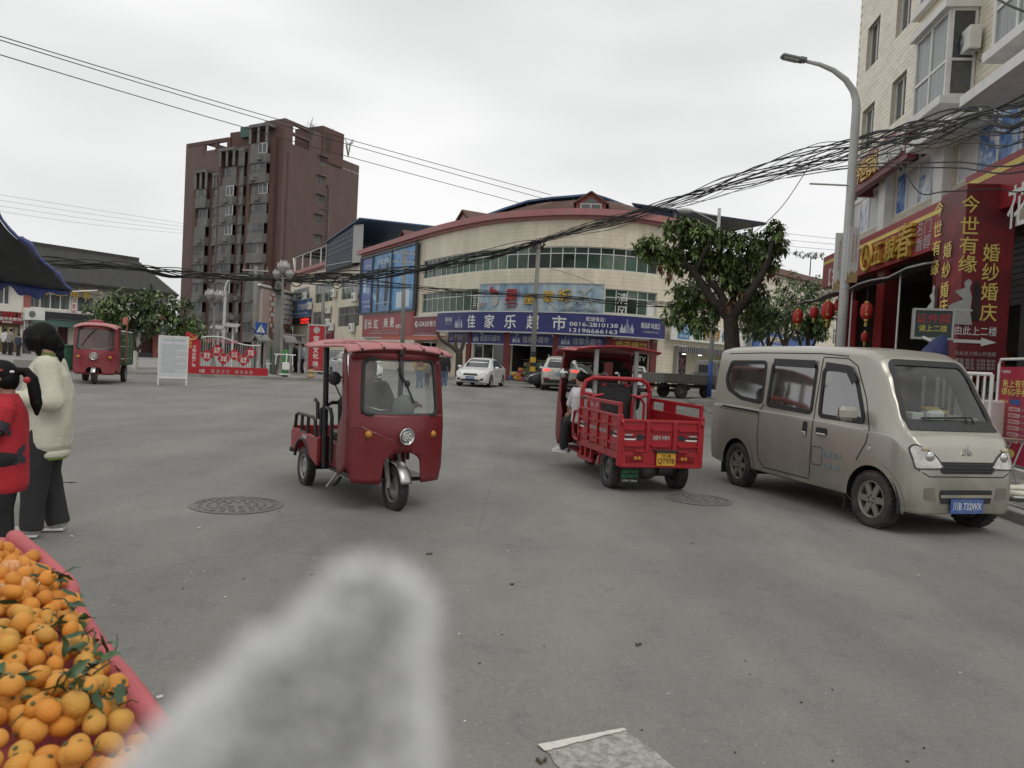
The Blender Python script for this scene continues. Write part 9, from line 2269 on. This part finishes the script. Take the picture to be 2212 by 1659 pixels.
mb=MB();mb.ell(hz(1481,455),(.42,.17,.13),16,10);obj('lamp_head',mb,mat('lamp_bowl',(.50,.51,.50),.25,var=.1),t,smooth=True)
# white curved lamp before the tower
b3=D(480,800,47);b3=V((b3.x,b3.y,zt));q3=lambda px,py:(lambda p:V((p.x,b3.y,p.z)))(D(px,py,47))
street_lamp(b3,q3(484,640).z,.10,.07,[q3(486,622),q3(492,608),q3(502,601),q3(514,598)],'slender white curved street lamp in front of the tower block',(.8,.25,.10))
# ---------------------------------------------------------------- cables
cable_i=[0]
def cable(pts,r,label,group,sag=0.0,jit=0.0,n=6):
 """pts: (px, py, depth) list"""
 P_=[p if isinstance(p,V)else D(*p)for p in pts];C_=catmull([tuple(p)for p in P_],n)
 if jit:
  ph=rnd.uniform(0,9);C_=[p+V((0,noise.noise(V((i*.13+ph,1,2)))*jit*.6,noise.noise(V((i*.17+ph,5,2)))*jit))for i,p in enumerate(C_)]
 o=obj('overhead_cable',MB().tube(C_,r,5),CABLE,smooth=True);tag(o,label,'cable',group);return o
GB='cables of the thick overhead bundle'
main=[(2290,215,12),(2100,262,15.5),(1960,292,19),(1830,330,23),(1700,360,27),(1560,400,32),(1440,438,36),(1300,482,41),(1165,521,46.4)]
for k in range(22):
 o1,o2=rnd.uniform(-1,1),rnd.uniform(-1,1)
 pts=[]
 for i,(px,py,d)in enumerate(main):
  s=[46,40,36,30,24,17,15,13,4][i];pts.append((px,py+s*(o1*.8+.35*math.sin(i*1.3+k))+(7 if i in(5,6,7)else 0)*rnd.random(),d))
 pts=[RB.at(22.5+.06*k,7.9+.05*(k%9),.05)]+pts
 cable(pts,.012+.009*(k%3==0),'black cable among the thick bundle running from the utility pole to the upper right',GB,jit=.25)
left=[(1165,521,46.4),(1080,541,46),(1000,558,46),(900,577,45.5),(800,590,44),(700,598,41.5),(603,602,38)]
for k in range(16):
 o1=rnd.uniform(-1,1);pts=[(px,py+[3,14,16,15,14,12,4][i]*(o1*.7+.4*math.sin(i*1.1+k*2))+(4 if 0<i<6 else 0),d)for i,(px,py,d)in enumerate(left)]
 cable(pts,.022+.012*(k%3==0),'black cable among the bundle sagging between the two concrete poles','cables of the bundle before the supermarket',jit=.3)
fl=[(603,602,38),(500,598,36),(400,592,34.5),(300,581,33),(200,572,32),(80,566,31),(-60,562,30)]
for k in range(10):
 o1=rnd.uniform(-1,1);pts=[(px,py+[3,5,6,8,9,9,9][i]*(o1*.8+.35*math.sin(i*1.2+k)),d)for i,(px,py,d)in enumerate(fl)]
 cable(pts,.022+.012*(k%3==0),'black cable of the bundle passing over the left tree and cinema roof','cables of the left bundle',jit=.2)
lo=[(603,604,38),(700,606,42),(800,612,46),(900,622,48),(1000,632,48),(1165,641,46.3),(1300,652,46),(1400,658,46),(1480,661,46),(1600,664,47)]
for k in range(8):
 o1=rnd.uniform(-1,1);pts=[(px,py+5*(o1+.4*math.sin(i*.9+k)),d)for i,(px,py,d)in enumerate(lo)]
 cable(pts,.018,'black cable of the lower strand crossing the karaoke sign','cables of the lower strand',jit=.12)
for a,b_,lb_ in(((-40,66,24),(1190,421,49),'highest thin wire crossing the sky above the tower'),((-40,74,24.3),(1185,432,49),'second thin wire crossing the sky, just under the highest'),((-40,106,24),(1125,439,49),'lowest of the three thin wires crossing the sky over the tower')):
 m_=((a[0]+b_[0])/2,(a[1]+b_[1])/2+7,(a[2]+b_[2])/2);q1=((a[0]*.75+b_[0]*.25),(a[1]*.75+b_[1]*.25)+5,a[2]*.75+b_[2]*.25);q2=((a[0]*.25+b_[0]*.75),(a[1]*.25+b_[1]*.75)+5,a[2]*.25+b_[2]*.75)
 cable([a,q1,m_,q2,b_],.018,lb_,'thin wires across the sky')
for k in range(4):cable([(-30,416+k*12,70),(200,452+k*11,80),(404,484+k*7,95)],.012,'faint distant wire left of the tower block','faint wires by the tower')
for k in range(3):cable([(1640,497+k*14,60),(1730,508+k*13,55),(1830,518+k*12,50)],.012,'faint distant wire between the tree and the lamp pole','faint wires by the lamp pole')
cable([(1762,335,25),(1725,395,26),(1690,445,27),(1650,485,29),(1610,515,30)],.014,'single slack wire dropping from the bundle into the large tree','single slack wires')
cable([(1940,345,18),(1985,415,16.5),(2040,414,16),(2150,408,15),(2260,398,14),RB.at(20,6.2,.05)],.013,'slack wire drooping across the top of the box sign','single slack wires')
cable([RB.at(22,6.9,.05),(2290,330,12),(2050,350,16),(1850,356,21),(1700,378,27)],.016,'nearly level cable under the thick bundle at the right','single slack wires');cable([RB.at(22,6.7,.05),(2290,348,12),(2050,362,16),(1850,362,21),(1700,384,27)],.016,'lowest nearly level cable under the bundle at the right','single slack wires')
cable([(1165,640,46.3),(1230,690,47),(1290,720,48)],.012,'thin service wire from the pole to the supermarket sign','single slack wires');cable([(1165,572,46.3),(1260,602,47.5),(1304,625,48)],.012,'thin service wire from the pole to the karaoke sign','single slack wires')
for px,py,r_,lb_ in((640,609,.27,'loop of spare cable right of the stout pole'),(728,614,.25,'loop of spare cable before the top-floor windows')):
 c=D(px,py,40);o=obj('cable_loop',MB().tube([c+V((r_*math.cos(k*.3927),0,r_*.9*math.sin(k*.3927)))for k in range(16)],.03,6,closed=True),CABLE);tag(o,lb_,'cable','loops of spare cable')
cable([(2212+40,40,12),(2180,12,13),(2140,-10,14)],.02,'black cable at the top corner above the bay windows','single slack wires')
# ================================================================== TREES
BARK=mat('tree_bark',(.055,.044,.036),.9,var=.3,scale=6,bump=.8,bscale=18)
def leaf_mat(name,c):return mat(name,c,.45,var=.35,scale=3,spec=.4)
LG=[leaf_mat('leaf_green',(.13,.195,.06)),leaf_mat('leaf_light',(.21,.275,.10)),leaf_mat('leaf_dark',(.07,.11,.042))]
LBR=leaf_mat('leaf_brown',(.16,.075,.035))
def leaf(mb,p,d,L,W,droop):
 d=d.normalized();s=d.cross(V((0,0,1)))
 s=s.normalized()if s.length>1e-3 else V((1,0,0));up=s.cross(d)
 a=p+d*L*.5-up*L*droop*.15;e=p+d*L-up*L*droop*.5
 mb.add([p,a+s*W/2+up*W*.12,e,a-s*W/2+up*W*.12,a],[(0,1,4),(1,2,4),(2,3,4),(3,0,4)])
def whorl(mbs,p,d,n,L,wts,R_):
 mb=R_.choices(mbs,wts)[0];x=d.normalized();o=x.orthogonal().normalized();w=x.cross(o)
 for k in range(n):
  a=2*math.pi*k/n+R_.uniform(-.3,.3);sp=R_.uniform(.6,1.25);q=x*R_.uniform(.15,.75)+(o*math.cos(a)+w*math.sin(a))*sp+V((0,0,-.25));leaf(mb,p+x*R_.uniform(-.06,.06),q,L*R_.uniform(.7,1.15),L*.36,R_.uniform(.3,1.3))
def tree(label,base,limbs,trunk_r,clumps,leafL,seed,wts,nleaf=9,group=None,whitewash=0,mats=None,bark=None,per=6):
 R_=random.Random(seed);t=thing('tree',label,'tree',base,0,group);mb=MB()
 for pts,r in limbs:C_=catmull([tuple(p)for p in pts],5);mb.tube(C_,[r[0]+(r[1]-r[0])*i/(len(C_)-1)for i in range(len(C_))],10)
 obj('trunk',remesh(mb,.035,3,.5,lambda c:.012*noise.noise(c*9))if trunk_r>.1 else mb,bark or BARK,t,smooth=False)
 if whitewash:obj('whitewash',MB().tube([base,base+V((0,0,whitewash))],[trunk_r*1.18,trunk_r*1.02],14),mat('whitewash',(.62,.61,.57),.8,var=.15,scale=5,dirt=(.25,.2,.15),dscale=5,damt=.5),t)
 ms=mats or LG+[LBR];mbs=[MB()for _ in ms];tw_=MB()
 for(c,rad,n)in clumps:
  for _ in range(n):
   v=V((R_.gauss(0,1),R_.gauss(0,1),R_.gauss(0,1)));v.normalize();v*=R_.random()**.45
   p=c+V((v.x*rad[0],v.y*rad[1],v.z*rad[2]));d=(v+V((0,0,.35))+V((R_.uniform(-.4,.4),R_.uniform(-.4,.4),R_.uniform(-.2,.4))))
   if d.length<.05:d=V((0,0,1))
   whorl(mbs,p,d,nleaf,leafL,wts,R_)
   if R_.random()<.3:tw_.tube([p,p-d.normalized()*R_.uniform(.25,.5)],[.012,.02],4)
 for mm,b in zip(ms,mbs):
  if b.v:o=obj('crown',b,mm,t)
 if tw_.v:obj('twig',tw_,BARK,t,kind='stuff')
 return t
 # large tree behind the van (forking trunk, whorled leaves)
TD_=29.0;tq=lambda px,py,dd=0:D(px,py,TD_+dd)
tb=tq(1588,800);tb=V((tb.x,tb.y,.11));fk=tq(1578,690)
limbs=[([tb,tq(1582,765),fk],(.33,.27)),([fk,tq(1545,655),tq(1500,590),tq(1465,555),tq(1440,540)],(.20,.07)),([fk,tq(1560,640),tq(1530,600),tq(1500,545,.6),tq(1480,505,.6)],(.17,.06)),([fk,tq(1600,655),tq(1640,600),tq(1662,550),tq(1680,525)],(.19,.06)),([fk,tq(1615,640,-.6),tq(1650,585,-.8),tq(1667,530,-.8),tq(1672,500,-.8)],(.2,.05)),([fk,tq(1585,640,.7),tq(1590,590,.9),tq(1580,540,.9)],(.16,.05)),([tq(1500,590),tq(1525,540,-.5),tq(1545,500,-.5)],(.10,.05))]
def cl(lst):return[(tq(px,py,dd),(rx,ry,rz),n)for px,py,dd,rx,ry,rz,n in lst]
clumps=cl([(1405,535,0,.65,.7,.45,22),(1440,560,0,.6,.7,.5,18),(1475,500,.3,.8,.8,.5,30),(1530,510,0,.8,.9,.45,26),(1490,560,.5,.9,.9,.6,34),(1545,570,.4,.9,1,.7,34),(1600,530,0,.8,.9,.6,34),(1590,600,.5,1.0,1,.7,38),(1640,560,0,.8,.9,.6,30),(1680,530,0,.5,.6,.4,16),(1672,495,-.8,.3,.4,.35,9),(1625,640,.4,.8,.9,.6,26),(1490,635,.8,.8,.9,.6,24),(1470,680,1.2,.7,.8,.55,22),(1530,660,.8,.8,.9,.6,22),(1510,700,1.0,.7,.7,.4,14),(1640,690,1.5,.9,.9,.6,24)])
clumps=[(c,r,int(n*2.8))for c,r,n in clumps]
tree('large street tree with a forked trunk and glossy whorled leaves behind the van',tb,limbs,.4,clumps,.30,11,(5,4.5,1.8,.12),9)
mbb=MB();Rb=random.Random(5)
for(px,py,n)in((1442,592,3),(1436,574,2),(1668,590,2),(1575,655,2),(1600,640,1)):
 for _ in range(n):whorl([mbb],tq(px+Rb.uniform(-9,9),py+Rb.uniform(-9,9),-.6),V((Rb.uniform(-1,1),-.3,-.6)),6,.34,[1],Rb)
big=[o for o in bpy.data.objects if o.get('label','').startswith('large street tree')][0]
obj('dry_leaves',mbb,LBR,big)
# darker trees along the side street
for lb_,px,py,d,w_,h_,sd in(('dark bushy tree past the large tree, left of the lanterns',1700,655,42,2.6,2.2,4),('small dark tree beside the blue kitchen sign',1745,705,36,1.5,1.4,6),('dark tree behind the first lantern near the pavement',1660,690,46,2.0,1.6,8)):
 c=D(px,py,d);b0=V((c.x,c.y,.1));Rr=random.Random(sd)
 lim=[([b0,V((c.x+.1,c.y,c.z*.5)),V((c.x,c.y,c.z))],(.2,.08)),([V((c.x,c.y,c.z*.55)),c+V((w_*.5,0,.3))],(.09,.04)),([V((c.x,c.y,c.z*.55)),c+V((-w_*.5,0,.4))],(.09,.04))]
 cls=[(c+V((Rr.uniform(-.6,.6)*w_,Rr.uniform(-.5,.5)*w_,Rr.uniform(-.5,.6)*h_)),(w_*.5,w_*.5,h_*.42),26)for _ in range(9)]
 tree(lb_,b0,lim,.12,cls,.30,sd,(3,1,5,.1),8,'dark trees along the side street')
 # plaza tree on the left, forked, whitewashed foot
pb=base(291,797);PD=pb.y;pq=lambda px,py,dd=0:D(px,py,PD+dd)
lim=[([pb,pq(291,775),pq(290,745),pq(285,715)],(.12,.09)),([pq(291,765),pq(305,745),pq(322,722),pq(338,700)],(.09,.05)),([pq(285,715),pq(265,690),pq(240,675)],(.07,.03)),([pq(285,715),pq(300,680),pq(310,655)],(.07,.03)),([pq(338,700),pq(365,680),pq(385,665)],(.05,.03))]
cls=[(pq(px,py,dd),(.75,.8,.55),34)for px,py,dd in((215,668,0),(245,655,0),(280,645,.3),(315,645,0),(345,660,.3),(375,660,0),(260,685,-.4),(300,680,.5),(340,695,0),(385,685,0),(405,700,.2),(225,690,.4),(420,722,0),(310,705,.8),(270,705,.6),(378,715,.5))]
tree('dense dark green plaza tree with a whitewashed trunk behind the cab tricycle',pb,lim,.12,cls,.30,21,(4,1.2,4,.05),8,whitewash=.85)
# pruned street tree before the appliance shop
sb_=G(991,831);SD=sb_.y;sq=lambda px,py,dd=0:D(px,py,SD+dd)
lim=[([sb_,sq(991,800),sq(992,770),sq(993,762)],(.22,.18)),([sq(993,765),sq(975,748),sq(955,735),sq(946,722)],(.13,.08)),([sq(993,765),sq(1000,745),sq(1003,728),sq(1005,722)],(.12,.07)),([sq(992,768),sq(985,745),sq(987,725)],(.10,.06))]
tree('bare pruned street tree with a whitewashed foot beside the white sedan',sb_,lim,.2,[],.3,2,(1,0,0,0),whitewash=.95)
sb_=D(570,790,42);sb_=V((sb_.x,sb_.y,zt));sq2=lambda px,py:D(px,py,42)
lim=[([sb_,sq2(566,755),sq2(563,738)],(.14,.11)),([sq2(563,738),sq2(552,718),sq2(545,708)],(.09,.06)),([sq2(563,738),sq2(568,720),sq2(575,705)],(.09,.06)),([sq2(563,740),sq2(560,720),sq2(560,700)],(.08,.05))]
tree('lopped bare tree behind the barred fence',sb_,lim,.12,[],.3,3,(1,0,0,0))
# small rooftop shrub far right
c=D(1752,552,62);tree('wispy tree on a far roof between the large tree and the lamp pole',V((c.x,c.y,c.z-1.6)),[([V((c.x,c.y,c.z-1.6)),c],(.05,.03))],.05,[(c+V((dx,0,.1*abs(dx))),(.6,.5,.22),14)for dx in(-1.0,-.2,.6)],.22,31,(1,0,3,0),7)
# ================================================================== BLUE TARPAULIN at the left edge
TP=thing('tarpaulin','dark tarpaulin with blue edges sloping in from the left','tarpaulin',D(-120,640,11).xy.to_3d())
tip,hi_,lo_,far_=D(153,630,12),D(-60,415,7.4),D(-70,596,9.5),D(-260,560,9)
def tarp(u,v):
 a=hi_.lerp(tip,u);b_=lo_.lerp(tip,u);p=a.lerp(b_,v);s=math.sin(v*math.pi)*(1-u)
 return p+V((.06*noise.noise(V((u*5,v*5,0))),0,-.10*s+.05*noise.noise(V((u*7,v*7,3)))*(1-u)))
mb=MB();mb.grid(tarp,28,18);obj('sheet',mb,mat('tarp_dark',(.035,.036,.042),.7,var=.2,scale=3),TP,smooth=True,solid=.006)
TBL=mat('tarp_blue',(.035,.06,.26),.5,var=.3,scale=5)
mb=MB();mb.grid(lambda u,v:tarp(u,1.0)+V((0,-.02,-v*(.17+.07*math.sin(u*13)+.04*math.sin(u*31))*(1-u*.5))),50,3);obj('hem',mb,TBL,TP,smooth=True,solid=.005)
mb=MB();mb.grid(lambda u,v:tarp(u,0.0)+V((0,.02,v*(.05+.05*max(0,math.sin(u*17))+.03*noise.noise(V((u*30,0,0)))))),60,2);obj('hem',mb,TBL,TP,smooth=True,solid=.005)
obj('rope',MB().tube([tip,tip+V((.25,.3,.06))],.012,6),WHITE,TP)
for p_ in(hi_,lo_):obj('pole',MB().tube([V((p_.x,p_.y,0)),p_],.03,8),STEEL,TP)
# ================================================================== FRUIT STALL IN THE FOREGROUND
TZ=0.75
edge=[G(px,py,TZ)for px,py in((40,1160),(79,1189),(158,1266),(168,1305),(232,1408),(290,1479),(344,1550),(430,1665),(520,1800))]
pile=[G(px,py,TZ)for px,py in((30,1172),(61,1196),(97,1248),(145,1292),(180,1370),(225,1452),(264,1525),(304,1590),(352,1672),(400,1760))]
CLO=mat('coral_cloth',(.56,.145,.155),.9,var=.10,scale=9,bump=.35,bscale=220,dirt=(.42,.09,.10),dscale=4,damt=.4)
ST=thing('fruit_stall','low fruit stall covered in coral red cloth','stall',V((-1.5,1.9,0)))
mb=MB();back=[V((-2.6,e.y,TZ))for e in edge]
top_=[V((e.x,e.y,TZ-.005))for e in edge];mb.add(top_+back[::-1],[tuple(range(2*len(edge)))]);obj('table_top',mb,CLO,ST)
C_=catmull([tuple(V((e.x-.018,e.y,TZ+.0)))for e in edge],6);mb=MB();mb.tube(C_,[.026+.004*noise.noise(V((i*.3,0,0)))for i in range(len(C_))],12);obj('rolled_edge',mb,CLO,ST,smooth=True)
mb=MB();mb.grid(lambda u,v:(lambda p:V((p.x+.006+.012*math.sin(u*40)*v,p.y,TZ-.004-v*.50)))(C_[min(len(C_)-1,int(u*(len(C_)-1)))]),len(C_)-1,6);obj('drape',mb,CLO,ST,smooth=True,solid=.004)
for x,y in((-1.9,2.4),(-1.0,1.4),(-2.3,1.5)):obj('leg',MB().box((x,y,.37),(.05,.05,.74)),STEEL,ST)
def orange_mat(nm,c,sp):
 m=mat(nm,c,.55,var=.18,scale=9,bump=.30,bscale=300,spec=.3,dirt=sp,dscale=26,damt=.18);return m
OM=[orange_mat('mandarin_peel_a',(.70,.285,.045),(.45,.13,.03)),orange_mat('mandarin_peel_b',(.72,.325,.06),(.40,.22,.05)),orange_mat('mandarin_peel_c',(.66,.34,.07),(.30,.25,.04))]
def orange_mesh(seed,r,m):
 R_=random.Random(seed);nu,nv=20,13;mb=MB();vs=[];fl_=R_.uniform(.80,.92)
 for j in range(nv+1):
  t=math.pi*j/nv
  for i in range(nu):
   a=2*math.pi*i/nu;k=1+.018*math.cos(5*a+seed)*math.sin(t)+.02*noise.noise(V((math.cos(a)*1.4,math.sin(a)*1.4,seed)))
   dim=1-.16*math.exp(-(t/.28)**2)-.08*math.exp(-((math.pi-t)/.25)**2)
   vs.append(V((r*k*math.sin(t)*math.cos(a),r*k*math.sin(t)*math.sin(a),r*fl_*math.cos(t)*dim)))
 mb.add(vs,[(j*nu+i,(j+1)*nu+i,(j+1)*nu+(i+1)%nu,j*nu+(i+1)%nu)for j in range(nv)for i in range(nu)])
 me=mesh_from(mb,'mandarin',None,True);me.materials.append(m);return me
OME=[orange_mesh(s,.0220,OM[s%3])for s in range(9)]
STEM=mesh_from(MB().lathe([(.004,0),(.0045,.003),(.002,.004)],6),'stem_button');STEM.materials.append(mat('stem_green',(.10,.11,.04),.8))
LVM=[mat('mandarin_leaf',(.03,.07,.025),.42,var=.25,scale=30,spec=.5),mat('mandarin_leaf_pale',(.06,.115,.045),.45,var=.25,scale=30,spec=.5)]
def leaf_mesh(seed):
 R_=random.Random(seed);L,W=R_.uniform(.045,.07),R_.uniform(.02,.03);mb=MB();n=7
 def f(u,v):w=W*math.sin(math.pi*min(1,u*1.02))**.7*(v-.5);return V((L*u,w,-.012*(u*1.3)**2+abs(w)*.35+.003*math.sin(u*9+seed)))
 mb.grid(f,n,4);me=mesh_from(mb,'leaf',None,True);me.materials.append(LVM[seed%2]);return me
LME=[leaf_mesh(s)for s in range(8)]
TWM=mesh_from(MB().tube([(0,0,0),(.012,.002,.012),(.028,.0,.02),(.05,.006,.022)],[.0016,.0015,.0013,.001],5),'twig');TWM.materials.append(mat('twig_green',(.06,.075,.03),.8))
def pile_x(y):
 for a,b_ in zip(pile,pile[1:]):
  if b_.y<=y<=a.y:return a.x+(b_.x-a.x)*(y-a.y)/(b_.y-a.y)
 return None
Ro=random.Random(17);spots=[]
y=1.16
row=0
while y<2.50:
 xe=pile_x(y)
 if xe is not None:
  lim_=-(y*0.70)-.22;x=xe-.020-(row%2)*.020
  while x>lim_:
   inn=xe-x;hgt=.05*(1-math.exp(-inn/.12))+.025*noise.noise(V((x*6,y*6,0)))
   spots.append(V((x+Ro.uniform(-.012,.012),y+Ro.uniform(-.012,.012),TZ+.021+max(0,hgt)+Ro.uniform(-.008,.008))));x-=.0400*Ro.uniform(.95,1.12)
 y+=.0345;row+=1
 # second scatter lifts some fruit on top
for s in list(spots):
 if Ro.random()<.22 and pile_x(s.y)is not None and pile_x(s.y)-s.x>.05:spots.append(s+V((Ro.uniform(-.02,.02),Ro.uniform(-.02,.02),.031)))
acc=[]
for s in spots:
 if all((s-q).length>.0312 for q in acc):acc.append(s)
acc.sort(key=lambda q:(q-CAM).length-(0 if-(q.x)/q.y<.72 else 9));extra_=acc[298:];acc=acc[:298]
LAB='small orange mandarin in the heap on the coral red stall'
sun_n=0
for i,s in enumerate(acc):
 o=bpy.data.objects.new('mandarin',OME[Ro.randrange(9)]);COL.objects.link(o);o.location=s;k=Ro.uniform(.86,1.14);o.scale=(k,k,k);o.rotation_euler=(Ro.gauss(0,.9),Ro.gauss(0,.9),Ro.uniform(0,6.3));tag(o,LAB,'mandarin','mandarins heaped on the stall');MW[o]=M.Identity(4)
 st_=bpy.data.objects.new('stem_button',STEM);COL.objects.link(st_);st_.parent=o;st_.location=(0,0,.0162)
 xe=pile_x(s.y)or s.x
 if Ro.random()<.20:
  for q in range(Ro.choice((1,1,2,3))):
   l_=bpy.data.objects.new('leaf',LME[Ro.randrange(8)]);COL.objects.link(l_);l_.parent=o;a=Ro.uniform(0,6.3);l_.location=(.012*math.cos(a),.012*math.sin(a),.018);l_.scale=(.8,)*3;l_.rotation_euler=(Ro.uniform(-.5,.5),Ro.uniform(-.7,.1),a)
  if Ro.random()<.5:w_=bpy.data.objects.new('twig',TWM);COL.objects.link(w_);w_.parent=o;w_.location=(0,0,.0165);w_.rotation_euler=(Ro.uniform(-.4,.4),Ro.uniform(-.8,.2),Ro.uniform(0,6.3))
mbx=MB()
for s in extra_:
 me_=OME[Ro.randrange(9)];q_=M.Rotation(Ro.uniform(-1,1),3,'X')@M.Rotation(Ro.uniform(-1,1),3,'Y')@M.Rotation(Ro.uniform(0,6),3,'Z');mbx.add([q_@v.co+s for v in me_.vertices],[tuple(p.vertices)for p in me_.polygons])
if mbx.v:obj('mandarin_heap',mbx,OM[0],smooth=True,kind='stuff',label='the rest of the orange mandarins at the far side of the heap')
# a clump of leaves, and two opened fruits
def leaf_clump(px,py,n,label,spread=.045,up=.0):
 c=G(px,py,TZ+.07);t=thing('leaf_sprig',label,'leaves',c,0,'leaf sprigs on the fruit')
 for k in range(n):
  l_=bpy.data.objects.new('leaf',LME[Ro.randrange(8)]);COL.objects.link(l_);l_.parent=t;a=Ro.uniform(0,6.3);l_.location=(Ro.gauss(0,spread*.4),Ro.gauss(0,spread*.4),Ro.uniform(0,.04));l_.rotation_euler=(Ro.uniform(-.7,.7),Ro.uniform(-.8,.3),a);l_.scale=(.7,)*3
 w_=bpy.data.objects.new('twig',TWM);COL.objects.link(w_);w_.parent=t;w_.rotation_euler=(0,.3,Ro.uniform(0,6));w_.scale=(1.6,)*3
leaf_clump(190,1478,11,'dense tuft of dark green leaves near the edge of the mandarin heap');leaf_clump(205,1520,9,'second leaf tuft just below the dense one, near the stall edge');leaf_clump(205,1400,5,'leaf sprig poking over the red cloth halfway along the edge');leaf_clump(160,1318,4,'single broad leaf sprig at the stall edge');leaf_clump(92,1255,6,'leaf sprig on the far part of the heap');leaf_clump(20,1495,6,'dark leaf sprig at the picture edge amid the fruit');leaf_clump(130,1270,5,'leaf sprig lying across the far stall edge')
FLESH=mat('mandarin_flesh',(.72,.36,.14),.45,var=.25,scale=40,bump=.3,bscale=150);PITH=mat('mandarin_pith',(.72,.55,.36),.7,var=.1)
for px,py,lb_ in((45,1270,'peeled open mandarin showing pale flesh in the heap'),(22,1232,'smaller half-peeled mandarin farther back in the heap')):
 c=G(px,py,TZ+.075);t=thing('peeled_mandarin',lb_,'mandarin',c)
 for k in range(8):
  a=k*math.pi/4;mb=MB();mb.ell(c+V((.013*math.cos(a),.013*math.sin(a),.008)),(.016,.010,.02),10,8,M.Rotation(a,3,'Z'));obj('segment',mb,FLESH,t,smooth=True)
 for k in range(4):
  a=k*math.pi/2+.4;d_=V((math.cos(a),math.sin(a),0));w_=V((-math.sin(a),math.cos(a),0))
  mb=MB();mb.grid(lambda u,v:c+d_*(.01+.034*u)+w_*(.020*(v-.5)*math.sin(math.pi*(.25+.7*u))*2)+V((0,0,-.016+.030*u**2)),5,4);obj('peel',mb,OM[0]if k%2 else PITH,t,smooth=True,solid=.003)
  # ================================================================== FLUFFY THING CLOSE TO THE LENS
PLD=.09;PK=PLD/.175
ax0,ax1=D(806,1346,PLD),D(560,1850,PLD*.95)
FLF=mat('plush_fibre',(.84,.84,.83),.95,var=.1,scale=60);FLC=mat('plush_core_shaded',(.14,.137,.133),1.0,var=.25,scale=120)  # pale fluff's inner self-shade is put into the core's dark colour
mb=MB();N=14
pts=[ax0.lerp(ax1,k/N)for k in range(N+1)];rr=[(.0112+.0235*(k/N)**.82)*PK for k in range(N+1)]
mb.tube(pts,rr,18);mb.ell(ax0,(.0120*PK,)*3,14,10)
core=remesh(mb,.0022*PK,4,.5,lambda c:.0026*PK*noise.noise(c*95/PK)+.0012*PK*noise.noise(c*210/PK))
PLU=thing('plush_tuft','blurred pale grey fluffy plush close to the lens beside the fruit','plush',ax1)
core_o=obj('core',MB().add([v.co.copy()for v in core.vertices],[tuple(p.vertices)for p in core.polygons]),FLC,PLU,smooth=True)
Rf=random.Random(9);fb=MB()
tot=[p.area for p in core.polygons];idx=Rf.choices(range(len(core.polygons)),tot,k=11000)
for i in idx:
 p=core.polygons[i];c=p.center+V((Rf.uniform(-.0005,.0005),Rf.uniform(-.0005,.0005),Rf.uniform(-.0005,.0005)));n_=p.normal
 d=(n_+V((Rf.gauss(0,.55),Rf.gauss(0,.55),Rf.gauss(0,.55)))).normalized();L=Rf.uniform(.0028,.0072)*PK;w=d.orthogonal().normalized()*.00013
 m1=c+d*L*.55;e=c+d*L+V((Rf.gauss(0,.0006),Rf.gauss(0,.0006),Rf.gauss(0,.0006)))
 fb.add([c-w,c+w,m1+w*.8,m1-w*.8,e],[(0,1,2,3),(3,2,4)])
obj('fleece',fb,FLF,PLU,kind='stuff')
bpy.data.scenes.remove(SCR)
